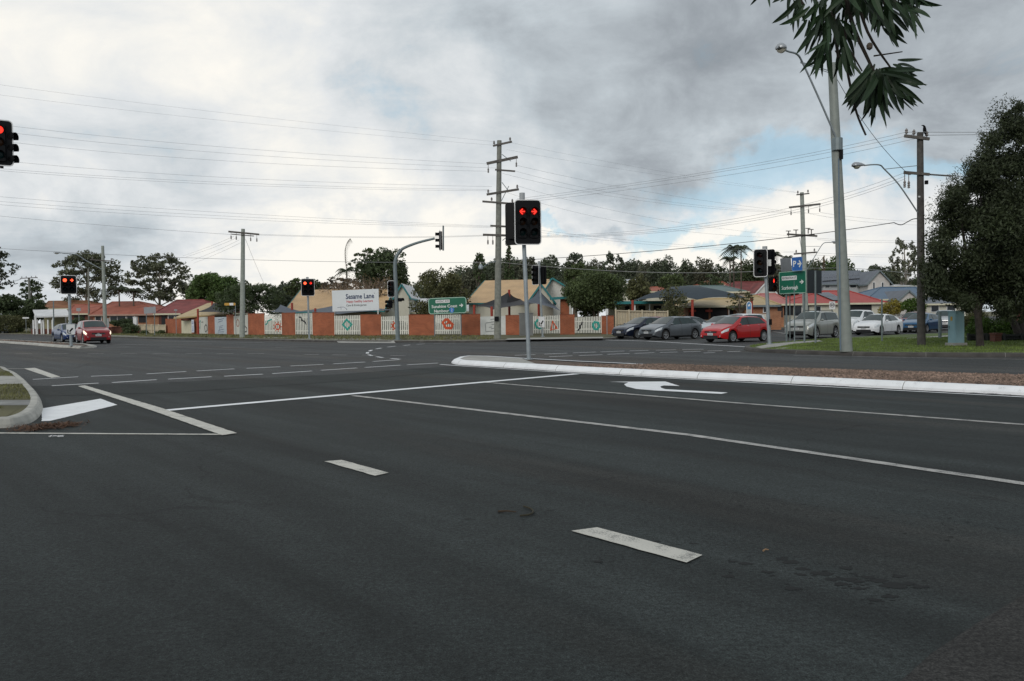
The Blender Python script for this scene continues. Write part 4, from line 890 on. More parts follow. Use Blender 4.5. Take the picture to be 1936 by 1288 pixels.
b = MB(); ribbon(b, M, [(-1.78, -.60), (-1.5, -.57), (-1.15, -.56), (-.98, -.66), (-.82, -.80)], .03, .004, .008); ribbon(b, M, [(-1.45, -.58), (-1.38, -.74), (-1.46, -.80)], .02, .005, .009); ribbon(b, M, [(-.86, -.76), (-.90, -.84)], .02, .005, .009)
b.build('branch_drawing', M_txtn, T)
b = MB()
for px, dy in ((632, .0), (714.5, -1.2)):
    q = P(px, 600, Y+.1+dy); q2 = Vector((q.x, q.y, .14)); b = MB(); b.beam(q2, P(px, 552, Y+.1+dy), .09, .09); b.build('post', mat('post_white', (.7, .7, .68), .6), T)
# green sign right + its neighbours
Y = 41.0; pl, pr = P(1473, 535.5, Y+.3), P(1524, 532.5, Y-.9); M = frame(pl, pr, (-.02, 0, 1)); w = (pr-pl).length; h = 41.5/F*Y
T = thing('direction_sign', 'green direction sign to Scarborough with a right arrow, above the silver four wheel drive', 'road sign', Vector((M.translation.x, Y, .14)), 'green direction signs')
plate(M, w, h, .03, -.02, 0).build('sign_panel', M_green, T); b = MB(); ribbon(b, M, rrect(w-.03, h-.03, .05, 3), .025, .001, .005, True); b.build('border', mat('border_pale_green', (.42, .62, .52), .5), T)
Mp = M.copy(); Mp.translation = mpt(M, -.16*w/1.4, .22); plate(Mp, w*.56, .2, .01, .001, .006).build('name_plate', M_white, T)
Mo = M.copy(); Mo.translation = mpt(M, -.16*w/1.4, .22, .009); text_obj('RECREATION ST', .15, M_txtk, T, Mo, width=w*.51)
Mo = M.copy(); Mo.translation = mpt(M, -.14*w/1.4, -.26, .006); text_obj('Scarborough', .26, M_txtw, T, Mo, width=w*.60, bold=.003)
b = MB(); ribbon(b, M, [(w*.27, .0), (w*.39, .0)], .055, .003, .007); ribbon(b, M, [(w*.33, .09), (w*.405, 0), (w*.33, -.09)], .05, .004, .008); b.build('arrow_mark', M_txtw, T)
posts(T, ((1487, 653),), 530, Y+.12, .045); posts(T, ((1521, 653),), 530, Y-.72, .045)
bl_, br_ = P(1497, 500, Y-.5), P(1517, 498.3, Y-1.1); M = frame(bl_, br_, (-.02, 0, 1)); w = (br_-bl_).length; h = 25.5/F*Y
T2 = thing('parking_sign', 'small blue parking sign with white P and arrow above the right green sign', 'parking sign', Vector((M.translation.x, Y-.6, .14)))
plate(M, w, h, .04, -.01, 0).build('sign_panel', M_blue, T2); Mo = M.copy(); Mo.translation = mpt(M, -w*.24, -.0, .004); text_obj('P', .40, M_txtw, T2, Mo, bold=.01)
b = MB(); ribbon(b, M, [(w*.05, 0), (w*.34, 0)], .08, .003, .006); ribbon(b, M, [(w*.2, .16), (w*.38, 0), (w*.2, -.16)], .07, .004, .007); b.build('arrow_mark', M_txtw, T2)
b = MB(); ribbon(b, M, rrect(w-.02, h-.02, .04, 3), .015, .002, .005, True); b.build('border', mat('border_pale_blue', (.35, .5, .75), .5), T2)
pb = P(1507, 500, Y-.75); mb = MB(); mb.tube([(pb.x, Y-.36, .14), (pb.x, Y-.36, pb.z+.3)], .03, 8); mb.build('post', M_galvd, T2)
bl_, br_ = P(1476, 501.5, Y+.1), P(1496, 499.5, Y+.4); M = frame(bl_, br_); T2 = thing('blank_sign', 'blank grey back of a sign left of the blue parking sign', 'road sign', Vector((bl_.x, Y+.2, .14)), 'signs seen from behind')
plate(M, (br_-bl_).length, 25/F*Y, .03, -.01, 0).build('sign_panel', M_sback, T2); mb = MB(); q = bl_.lerp(br_, .9); mb.tube([(q.x, q.y+.06, .14), (q.x, q.y+.06, q.z+.3)], .025, 8); mb.build('post', M_galvd, T2)
Y = 39.0; bl_, br_ = P(1525, 532.5, Y), P(1552, 533.5, Y+.8); M = frame(bl_, br_); T2 = thing('blank_sign', 'large near-black sign back between the right green sign and the street light pole', 'road sign', Vector((M.translation.x, Y, .14)), 'signs seen from behind')
plate(M, (br_-bl_).length, 44/F*Y, .02, .02, .04).build('sign_panel', M_sbackd, T2); posts(T2, ((1542, 655),), 512, Y-.1, .045)
# speed sign
Y = 56.; c = P(1573.5, 577.5, Y); T2 = thing('speed_sign', 'white speed sign reading 60 in a ring, beside the street light pole', 'speed sign', Vector((c.x, Y, .14)))
M = frame(c-Vector((.2, 0, 0)), c+Vector((.2, 0, 0))); plate(M, .40, .52, .03, -.01, 0).build('sign_panel', M_white, T2)
b = MB(); ribbon(b, M, [(.15*math.cos(i*.3927), .15*math.sin(i*.3927)+.02) for i in range(16)], .035, .002, .005, True); b.build('red_ring', mat('ring_maroon', (.10, .03, .05), .5), T2)
Mo = M.copy(); Mo.translation = mpt(M, 0, .02, .004); text_obj('60', .21, M_txtk, T2, Mo, bold=.004)
mb = MB(); mb.tube([(c.x, Y+.05, .14), (c.x, Y+.05, c.z+.2)], .03, 8); mb.build('post', M_galvd, T2)
# small signs
def simple_sign(name, label, cat, px, y0, y1, pb, Y, w, m, group=None, pm=M_galv, r=.03):
    c = P(px, (y0+y1)/2, Y); T2 = thing(name, label, cat, Vector((c.x, Y, .14)), group); M = frame(c-Vector((w/2, 0, 0)), c+Vector((w/2, 0, 0))); hh = (y1-y0)/F*Y
    o = plate(M, w, hh, min(.04, hh*.2), -.012, 0).build('sign_panel', m, T2); mb = MB(); mb.tube([(c.x, Y+.05, .14), (c.x, Y+.05, c.z+hh/2)], r, 8); mb.build('post', pm, T2); return T2, M, hh
simple_sign('sign_post', 'small white plate on a thin post at the right end of the brick wall', 'road sign', 1147.5, 584, 595.5, 636, 62.5, .19, M_white)
Y = 79.; T2, M, hh = simple_sign('street_name_sign', 'white and orange street name blade on a thin post left of the pale pole', 'street sign', 444.5, 572.8, 577.6, 636, Y, 1.05, mat('sign_orange', (.55, .30, .04), .5))
T2.children[1].location = (-.5, 0, 0)
mb = MB(); mb.box(M.translation+Vector((-.35, -.008, 0)), (.36, .012, hh*.96)); mb.build('name_plate', M_white, T2)
simple_sign('street_name_sign', 'pale street name blade on a thin post in front of the far left hedge', 'street sign', 48.5, 600, 602.5, 629, 118, .9, M_white)
simple_sign('blank_sign', 'small grey shield seen from behind above the far blue car', 'road sign', 148.5, 582.5, 588.5, 620, 96, .5, M_sback, 'signs seen from behind')
simple_sign('blank_sign', 'small bracket sign on a slim post left of the cream brick wall gate', 'road sign', 332, 585, 588, 636, 90, .35, M_sback, 'signs seen from behind')
Y = 84; bl_, br_ = P(272, 587.5, Y), P(294.5, 586, Y); M = frame(bl_, br_); T2 = thing('blank_sign', 'wide grey sign back on two posts in front of the maroon roofed house', 'road sign', Vector((M.translation.x, Y, .14)), 'signs seen from behind')
plate(M, 1.2, .66, .03, -.01, 0).build('sign_panel', M_sback, T2); posts(T2, ((277, 636), (292.5, 636)), 580, Y+.05, .04)
c = P(102, 636, 102); T2 = thing('slim_post', 'bare slim grey post beside the white carport', 'post', Vector((c.x, 102, .14)), 'bare posts'); mb = MB(); mb.tube([(c.x, 102, .14), P(101, 569, 102)], .07, 8); mb.build('post', M_galvd, T2)
for (px, pyb, pyt, Y, r, lab) in ((1667.5, 636, 566, 40.5, .04, 'thin dark post standing in front of the white sedan'), (1777, 638, 590, 44, .085, 'stout grey post beside the pale blue cabinet')):
    b = P(px, pyb, Y); b.z = .15; T2 = thing('slim_post', lab, 'post', b, 'bare posts'); mb = MB(); mb.tube([b, P(px-.3, pyt, Y)], r, 10); mb.tube([P(px-.3, pyt, Y), P(px-.3, pyt-.8, Y)], [r*1.15, r*.5], 10); mb.build('post', M_galvd, T2)
# rounded blue and white sign by the brick building
Y = 62; c = P(1416, 586, Y); T2 = thing('bus_stop_sign', 'tall round-topped white sign with blue emblem in front of the tan brick building', 'bus stop sign', Vector((c.x, Y, .14)))
M = frame(c-Vector((.2, 0, 0)), c+Vector((.2, 0, 0))); b = MB(); ribbon(b, M, [(-.17, -1.2), (-.17, .42), (-.12, .56), (0, .62), (.12, .56), (.17, .42), (.17, -1.2)], .05, 0, .03); b.build('frame', M_white, T2)
b = MB(); b.poly([mpt(M, *q) for q in ((-.15, .05), (.15, .05), (.15, .42), (.1, .53), (0, .58), (-.1, .53), (-.15, .42))], .02, dirn=(0, -1, 0)); b.build('emblem_panel', mat('panel_blue', (.08, .25, .5), .5), T2)
b = MB(); b.poly([mpt(M, *q, .025) for q in ((-.06, .38), (.05, .46), (.09, .34), (0, .24), (-.08, .28))], .004, dirn=(0, -1, 0)); b.build('emblem', M_txtw, T2)
b = MB(); b.poly([mpt(M, *q) for q in ((-.15, -.5), (.15, -.5), (.15, .03), (-.15, .03))], .015, dirn=(0, -1, 0)); b.build('timetable_panel', mat('panel_pale', (.45, .5, .5), .5), T2)
for s in (-.17, .17):
    q = mpt(M, s, 0); b = MB(); b.tube([(q.x, q.y-.01, .14), (q.x, q.y-.01, c.z-1.15)], .03, 6); b.build('post', M_white, T2)
# roadside cabinet at the wall, controller cabinet on the verge
def cabinet(name, label, px0, px1, pxm, yt, yb, Y, m, plinth=True, yaw=0.):
    b0, b1 = P(px0, yb, Y), P(px1, yb, Y); c = (b0+b1)/2; H_ = (yb-yt)/F*Y; wd = (b1-b0).length
    T2 = thing(name, label, 'cabinet', Vector((c.x, Y, .14)));
    return T2, c, wd, H_
T2, c, wd, Hh = cabinet('signal_cabinet', 'plain grey roadside cabinet standing against the brick wall behind the signal pole', 982, 1008, 0, 594.5, 636, 63, None)
mb = MB(); mb.box((c.x, 63, .14+Hh/2), (wd, .5, Hh)); mb.build('cabinet_body', mat('cabinet_grey', (.20, .205, .20), .7), T2)
mb = MB(); mb.box((c.x-wd*.12, 62.735, .14+Hh/2), (wd*.66, .03, Hh*.9)); mb.build('door', mat('cabinet_grey2', (.17, .175, .17), .7), T2)
mb = MB(); mb.box((c.x, 63, .14+Hh+.03), (wd+.1, .6, .06)); mb.build('lid', mat('cabinet_grey', (.20, .205, .20), .7), T2)
b = G(1815, 654, .15); T2 = thing('signal_cabinet', 'pale blue metal cabinet on a concrete plinth under the big dark tree', 'cabinet', b); Yb = b.y+.3; ya = R(-76)
Hh = 1.28; mc = mat('cabinet_blue', (.26, .42, .47), .5, amp=.08)
mb = MB(); mb.box((b.x, Yb, b.z+.06), (.58, .58, .12), ya); mb.build('plinth', M_conc, T2)
mb = MB(); mb.box((b.x, Yb, b.z+.12+Hh/2), (.42, .42, Hh), ya); mb.build('cabinet_body', mc, T2)
mb = MB(); mb.box((b.x, Yb, b.z+.12+Hh+.02), (.47, .47, .045), ya); mb.build('lid', mc, T2)
dvec = Vector((math.sin(ya), -math.cos(ya), 0)); q = Vector((b.x, Yb, b.z+.12+Hh/2))+dvec*.218; mb = MB(); mb.box(q, (.35, .02, Hh*.92), ya); dd = mb.build('door', mc, T2)
mb = MB(); mb.box(q+dvec*.016+Vector((0, 0, Hh*.28)), (.10, .012, .17), ya); mb.build('warning_plate', mat('plate_yellow', (.5, .3, .03), .5), T2)
d2 = Vector((math.cos(ya), math.sin(ya), 0)); mb = MB(); mb.box(q+dvec*.02-d2*.12+Vector((0, 0, 0)), (.02, .03, .12), ya); mb.build('handle', M_galvd, dd)
# ------------------------------------------------------------------ brick and picket wall
WX = [(300, 100), (345, 95), (400, 88), (470, 81), (500, 79), (560, 75), (640, 71.5), (700, 70), (780, 68.5), (880, 67.0), (960, 66), (1060, 65), (1160, 64.5), (1300, 64)]
def wy(px): return float(np.interp(px, [a for a, b in WX], [b for a, b in WX]))
b0 = P(730, 640, wy(730)); WALL = thing('boundary_wall', 'long brick boundary wall with cream picket panels around the childcare corner', 'wall', (b0.x, b0.y, .14))
def wpt(px, z, d=0.): 
    Y = wy(px); p = P(px, 620, Y-d); return Vector((p.x, p.y, z))
def ztop(px, py): return P(px, py, wy(px)).z
M_teal2 = mat('motif_teal', (.02, .34, .28), .5); M_org = mat('motif_orange', (.62, .085, .02), .5); M_mblk = mat('motif_black', (.03, .03, .035), .6)
M_wp = mat('panel_white', (.62, .62, .56), .6, amp=.06)
def brick(x0, x1, yt0, yt1, m=M_brick, th=.23, front=0.):
    a, b = wpt(x0, 0, front), wpt(x1, 0, front); n_ = Vector((0, 1, 0))*th; z0, z1 = ztop(x0, yt0), ztop(x1, yt1); zb = .05
    v = [Vector((a.x, a.y, zb)), Vector((b.x, b.y, zb)), Vector((b.x, b.y, z1)), Vector((a.x, a.y, z0))]; v += [q+n_ for q in v]
    mb = MB(); mb.add(v, [(0, 1, 2, 3), (5, 4, 7, 6), (3, 2, 6, 7), (1, 5, 6, 2), (4, 0, 3, 7)]); mb.build('brick_section', m, WALL)
    mb = MB(); mb.add([q+Vector((0, o, z)) for q, z in ((v[3], 0.003), (v[2], .003), (v[2], .05), (v[3], .05)) for o in (-.02, th+.02)], [(0, 1, 3, 2), (4, 6, 7, 5), (0, 2, 4, 6), (1, 7, 5, 3), (0, 6, 7, 1), (2, 3, 5, 4)])
    mb.build('coping', mat('coping_brick', (.25, .07, .035), .9, amp=.2), WALL)
for x0, x1, a, b in ((313, 343, 603.5, 603.5), (362.5, 374, 600, 600), (393, 406, 598.5, 597.5), (428.5, 442, 596.5, 595.5), (469, 500, 594, 593), (533, 558, 592.5, 592), (591, 632, 591.5, 592), (681.5, 720.5, 595.5, 595.5), (773, 821.5, 596, 595.5), (871, 908, 595.5, 594.5), (956, 1007.5, 597, 596.5), (1059, 1086.5, 595.5, 595.5), (1137.5, 1160.5, 598, 598)):
    brick(x0, x1, a, b)
def picket(x0, x1, yt0, yt1, n, label=None, m=M_picket):
    a, b = wpt(x0, 0, -.04), wpt(x1, 0, -.04); z0, z1 = ztop(x0, yt0), ztop(x1, yt1); mb = MB(); L_ = (b-a).length; d = (b-a)/L_
    for i in range(n):
        t = (i+.5)/n; q = a+d*L_*t; zt = z0+(z1-z0)*t+random.uniform(-.012, .012); w = L_/n*.60
        mb.box((q.x, q.y, (.24+zt)/2), (w, .022, zt-.24), math.atan2(d.y, d.x))
    for zz in (.55, (z0+z1)/2-.35): mb.beam(Vector((a.x, a.y+.045, zz)), Vector((b.x, b.y+.045, zz)), .05, .08)
    o = mb.build('picket_panel', m, WALL, label=label); Mf = frame(Vector((a.x, a.y-.013, 0)), Vector((b.x, b.y-.013, 0))); return o, Mf, (a, b)
def solid(x0, x1, yt0, yt1, yb, m, name='solid_panel'):
    a, b = wpt(x0, 0, -.02), wpt(x1, 0, -.02); z0, z1 = ztop(x0, yt0), ztop(x1, yt1); zb = max(.16, ztop((x0+x1)/2, yb)); n_ = Vector((0, .03, 0))
    v = [Vector((a.x, a.y, zb)), Vector((b.x, b.y, zb)), Vector((b.x, b.y, z1)), Vector((a.x, a.y, z0))]; v += [q+n_ for q in v]
    mb = MB(); mb.add(v, [(0, 1, 2, 3), (5, 4, 7, 6), (3, 2, 6, 7), (1, 5, 6, 2), (4, 0, 3, 7)]); o = mb.build(name, m, WALL); return o, frame(Vector((a.x, a.y-.004, 0)), Vector((b.x, b.y-.004, 0))), (a, b)
def motif(par, Mf, pts, w, m, closed=False):
    out = []
    inv = Mf.inverted()
    for px, py in pts:
        p = P(px, py, wy(px)-.05); q = inv @ Vector((p.x, p.y, p.z)); out.append((q.x, q.y))
    mb = MB(); ribbon(mb, Mf, out, w, .001, .014, closed); mb.build('painted_motif', m, par)
def ring(cx, cy, rx, ry, n=12): return [(cx+rx*math.cos(i*6.2832/n), cy+ry*math.sin(i*6.2832/n)) for i in range(n)]
def sunm(par, Mf, cx, cy):
    motif(par, Mf, ring(cx, cy, 4.3, 5.2), .13, M_org, True)
    for i in range(9):
        t = i*.698; motif(par, Mf, [(cx+6.3*math.cos(t), cy+7.2*math.sin(t)), (cx+8.3*math.cos(t), cy+9.8*math.sin(t))], .10, M_org)
# panels
a, b = wpt(343, 0), wpt(362.5, 0); o, Mf, _ = solid(343, 362, 606.5, 606.5, 634, M_cream, 'metal_gate')
o, Mf, _ = solid(373, 393.5, 600.5, 599, 633.5, M_wp); motif(o, Mf, [(379, 606), (375, 613), (378, 622), (379, 606)], .07, M_teal2); motif(o, Mf, [(389, 614), (386, 618), (388, 628), (392, 624), (391, 616)], .09, M_mblk, True); motif(o, Mf, [(381, 609.5), (384, 609)], .08, M_mblk)
o, Mf, _ = solid(405, 428.5, 600, 599.2, 634.3, mat('banner_blue_white', (.50, .56, .60), .6, amp=.08), 'banner')
o.data.name = 'banner'
def lines(par, Mf, segs, w, m): 
    for s_ in segs: motif(par, Mf, s_, w, m)
lines(o, Mf, [[(412, 605), (423, 602.5)], [(412, 609.5), (421, 606.5)], [(414, 616), (415, 624)], [(416, 617), (421, 616)], [(416, 620), (420, 619.5)], [(412.5, 625), (423, 622.5)], [(411.5, 628), (423, 627.5)], [(413.5, 632), (421, 631.5)]], .05, mat('banner_navy', (.10, .12, .22), .6))
o, Mf, _ = solid(442, 469.5, 597.5, 595, 634.5, M_wp)
motif(o, Mf, ring(449.5, 611, 2.6, 6.5), .09, mat('motif_faded', (.35, .16, .12), .7), True); motif(o, Mf, [(462, 612), (463, 617), (466.5, 621), (466, 627), (461, 628), (459.5, 623), (462, 620.5)], .11, M_mblk)
o, Mf, _ = picket(499.5, 533.5, 595.5, 593.5, 12, 'cream picket panel with teal zigzag and orange sun'); motif(o, Mf, [(501, 614), (505, 612), (506, 607), (511, 605), (514, 604)], .13, M_teal2); sunm(o, Mf, 524.5, 618)
o, Mf, _ = picket(557.5, 591.5, 593.5, 592, 11, 'cream picket panel with black zigzag'); motif(o, Mf, [(564, 600), (568.5, 600), (570, 606), (575, 608), (578.5, 614)], .13, M_mblk)
o, Mf, _ = picket(631.5, 682, 597.5, 596, 15, 'cream picket panel with teal diamond'); motif(o, Mf, [(653.5, 604.5), (663.5, 613.5), (655.5, 623.5), (646, 614)], .22, M_teal2, True)
o, Mf, _ = picket(720, 773.5, 599, 597, 15, 'cream picket panel with orange sun behind the mast pole'); sunm(o, Mf, 746.5, 616); 
o, Mf, _ = picket(821, 871.5, 596, 594.5, 14, 'cream picket panel with orange looping shape'); motif(o, Mf, [(842, 604.5), (836.5, 609.5), (842.5, 620.5), (853, 620.5), (855.5, 614), (849.5, 609), (846, 604.5)], .24, M_org, True); motif(o, Mf, [(843, 613), (850, 609.5)], .15, M_org)
o, Mf, _ = solid(907.5, 956.5, 599, 597.5, 637, mat('panel_offwhite', (.68, .69, .66), .6)); mk = mat('banner_grey', (.22, .23, .24), .6)
lines(o, Mf, [[(918, 611), (937, 608)], [(917, 612), (918, 627), (937, 626)], [(927, 604), (937, 603)], [(924, 619), (930, 618.5)], [(928, 622), (937, 620)], [(921, 634), (937, 633.5)], [(929, 613.5), (937, 613)]], .05, mk)
o, Mf, _ = picket(1007.5, 1059.5, 598, 596.2, 16, 'cream picket panel with teal arc and orange triangle'); motif(o, Mf, [(1017, 604), (1011.5, 611), (1014, 619), (1020, 621.5), (1024.5, 618)], .16, M_teal2); motif(o, Mf, [(1044.5, 607.5), (1041.5, 624.5), (1052.5, 621)], .17, M_org, True)
o, Mf, _ = picket(1086, 1138, 600.5, 598, 17, 'cream picket panel with black zigzag and teal ring'); motif(o, Mf, [(1101, 608), (1100, 613), (1096.5, 616), (1096.5, 620.5), (1092, 625.5)], .11, M_mblk); motif(o, Mf, [(1124, 609), (1131, 610), (1132.5, 618), (1129, 623), (1123.5, 622), (1121, 614)], .19, M_teal2, True)
# hanging banner on the brick
Y = wy(366)-.1; A, B = P(361, 617, Y), P(370, 616.5, Y-1); T2 = thing('banner', 'narrow white and blue banner fixed beside the cream gate of the brick wall', 'banner', Vector((A.x, A.y, .6))); M = frame(A, B)
plate(M, .72, 1.42, .01, .05, .07).build('sheet', mat('banner_white', (.62, .66, .74), .6), T2); mb = MB()
for y_, w_ in ((.45, .4), (.3, .5), (-.1, .5), (-.3, .3), (-.45, .45)): ribbon(mb, M, [(-w_/2, y_), (w_/2, y_)], .06, .071, .075)
mb.build('print_lines', mat('banner_print', (.16, .2, .4), .6), T2)
# ------------------------------------------------------------------ cream metal fence beyond the wall
def fence(name, label, x0, x1, yt0, yt1, Y0, Y1, m, ribs=True, cat='fence', nrib=None, posts_=4):
    A, B = P(x0, 610, Y0), P(x1, 610, Y1); zt0, zt1 = P(x0, yt0, Y0).z, P(x1, yt1, Y1).z; T = thing(name, label, cat, Vector((A.x, A.y, .14)))
    L_ = (B-A).length; d = (B-A)/L_; d.z = 0; n = nrib or int(L_/.25); mb = MB(); nn = Vector((-d.y, d.x, 0))
    for i in range(n):
        for k, (t0, t1, o0, o1) in enumerate(((0, .45, 0, 0), (.45, .5, 0, .03), (.5, .95, .03, .03), (.95, 1, .03, 0))):
            u0, u1 = (i+t0)/n, (i+t1)/n; p, q = A+(B-A)*u0+nn*o0, A+(B-A)*u1+nn*o1
            mb.quad((p.x, p.y, .1), (q.x, q.y, .1), (q.x, q.y, zt0+(zt1-zt0)*u1), (p.x, p.y, zt0+(zt1-zt0)*u0))
    mb.build('panel', m, T); mb = MB()
    mb.beam((A.x, A.y-.05, zt0), (B.x, B.y-.05, zt1), .08, .10); mb.beam((A.x, A.y-.05, .14+(zt0-.14)*.42), (B.x, B.y-.05, .14+(zt1-.14)*.42), .05, .05); mb.build('rail', m, T)
    for i in range(posts_+1):
        q = A+(B-A)*(i/posts_); zt = zt0+(zt1-zt0)*i/posts_; mb = MB(); mb.box((q.x, q.y-.06, (zt+.2)/2), (.11, .11, zt), 0); mb.build('post', m, T)
    return T
fence('metal_fence', 'tall cream ribbed metal fence behind the dark sedan', 1164, 1262, 587.5, 589.5, 64.8, 67, mat('fence_cream', (.58, .50, .36), .55, amp=.06))
fence('metal_fence', 'low cream fence beside the round bush at left', 262, 313, 614.5, 615, 102, 98, mat('fence_cream', (.58, .50, .36), .55, amp=.06), nrib=24)
fence('low_wall', 'cream rendered low wall behind the right end of the car queue', 1262, 1436, 606, 606, 68, 78, mat('wall_cream', (.45, .38, .27), .8), nrib=2, cat='wall', posts_=2)
# picket gate + pillars in front of the tan brick building
def pillar(label, x0, x1, yt, Y, m=M_brick2, yb=None, z0=.14, name='brick_pillar'):
    A, B = P(x0, yt, Y), P(x1, yt, Y); T = thing(name, label, 'pillar', Vector(((A.x+B.x)/2, Y, z0))); mb = MB(); mb.box(((A.x+B.x)/2, Y+.2, (A.z+z0)/2), (B.x-A.x, .4, A.z-z0)); mb.build('shaft', m, T)
    mb = MB(); mb.box(((A.x+B.x)/2, Y+.2, A.z+.03), (B.x-A.x+.06, .46, .06)); mb.build('cap', m, T)
pillar('tan brick pillar with mortar lines at the end of the picket gate, right of the red hatchback', 1455.5, 1477, 590, 74)
T = thing('picket_gate', 'cream picket gate between the red hatchback and the tan brick pillar', 'gate', P(1443, 622, 73.8)); mb = MB()
for i in range(11):
    x = 1432+i*2.3; a = P(x, 593.5, 73.8); mb.box((a.x, a.y, (a.z+.2)/2), (.065, .03, a.z-.2))
for py in (598, 614): mb.beam(P(1431, py, 73.85), P(1456, py, 73.85), .04, .07)
mb.build('slats', M_picket, T)
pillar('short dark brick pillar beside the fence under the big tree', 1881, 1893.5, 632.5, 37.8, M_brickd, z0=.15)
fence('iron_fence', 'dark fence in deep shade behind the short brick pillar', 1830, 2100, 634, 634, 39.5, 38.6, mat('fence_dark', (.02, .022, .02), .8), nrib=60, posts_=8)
# white posts and low brick wall by the white carport
T = thing('colonnade_fence', 'low dark brick fence with six white posts in front of the white carport', 'fence', P(84, 628, 106)); A, B = P(60, 620, 106), P(106, 620, 104)
mb = MB(); mb.beam((A.x, 106, .45), (B.x, 104, .45), .2, .7); mb.build('low_wall', M_brickd, T)
for x in (64.5, 71.5, 79.5, 83.5, 92, 100.5):
    q = P(x, 606, 105.6-.04*(x-64)); mb = MB(); mb.box((q.x, q.y-.15, q.z/2+.07), (.16, .16, q.z)); mb.build('white_post', M_white, T)
for x, yt, yb, Yp, lab in ((201, 603, 616, 100, 'white'), (256, 600, 608, 103, 'white')):
    q = P(x, yt, Yp); T = thing('gate_pillar', 'white gate pillar '+('just right of the red car roof' if x < 220 else 'above the round bush in front of the red tiled house'), 'pillar', (q.x, Yp, .14)); mb = MB(); mb.box((q.x, Yp, q.z/2+.07), (.42, .42, q.z-.14)); mb.build('shaft', M_white, T); mb = MB(); mb.box((q.x, Yp, q.z+.03), (.5, .5, .06)); mb.build('cap', M_white, T)
fence('low_wall', 'low red brick wall behind the red car and round bush', 206, 262, 619, 617, 101, 101.5, M_brickd, nrib=1, cat='wall', posts_=1)

# ------------------------------------------------------------------ buildings
R_red = roofmat('roof_terracotta', (.34, .105, .066), .3, .8, True, .25); R_mar = roofmat('roof_maroon', (.22, .055, .05), .3, .8, True, .3); R_org = roofmat('roof_orange_brown', (.29, .13, .065), .3, .8, True, .25)
R_cream = roofmat('roof_cream_sheet', (.52, .335, .165), .22, .55); R_cream2 = roofmat('roof_sand_sheet', (.45, .33, .16), .22, .55); R_grey = roofmat('roof_slate', (.12, .135, .16), .3, .6); R_blue = roofmat('roof_blue_sheet', (.075, .13, .20), .25, .5)
R_bright = roofmat('roof_bright_red', (.38, .050, .040), .3, .6, False, .1); R_pink = roofmat('roof_faded_red', (.45, .15, .13), .3, .6); R_grn = roofmat('roof_grey_green', (.11, .16, .155), .25, .6); R_white = roofmat('roof_white', (.62, .62, .62), .25, .5)
M_sail_k = mat('sail_black', (.022, .022, .025), .8, amp=.1); M_sail_g = mat('sail_grey', (.10, .115, .14), .8, amp=.1); M_sail_b = mat('sail_blue_grey', (.028, .043, .056), .8, amp=.12)
M_rend = mat('render_cream', (.62, .60, .50), .8, amp=.05); M_grw = mat('wall_pale_grey', (.42, .44, .46), .8, amp=.05); M_redp = mat('post_red', (.35, .05, .03), .6); M_solar = mat('solar_panel', (.02, .028, .05), .15, amp=.1); M_solarf = mat('solar_frame', (.3, .3, .32), .4, .5)
M_darkin = mat('shaded_opening', (.02, .02, .022), .8)
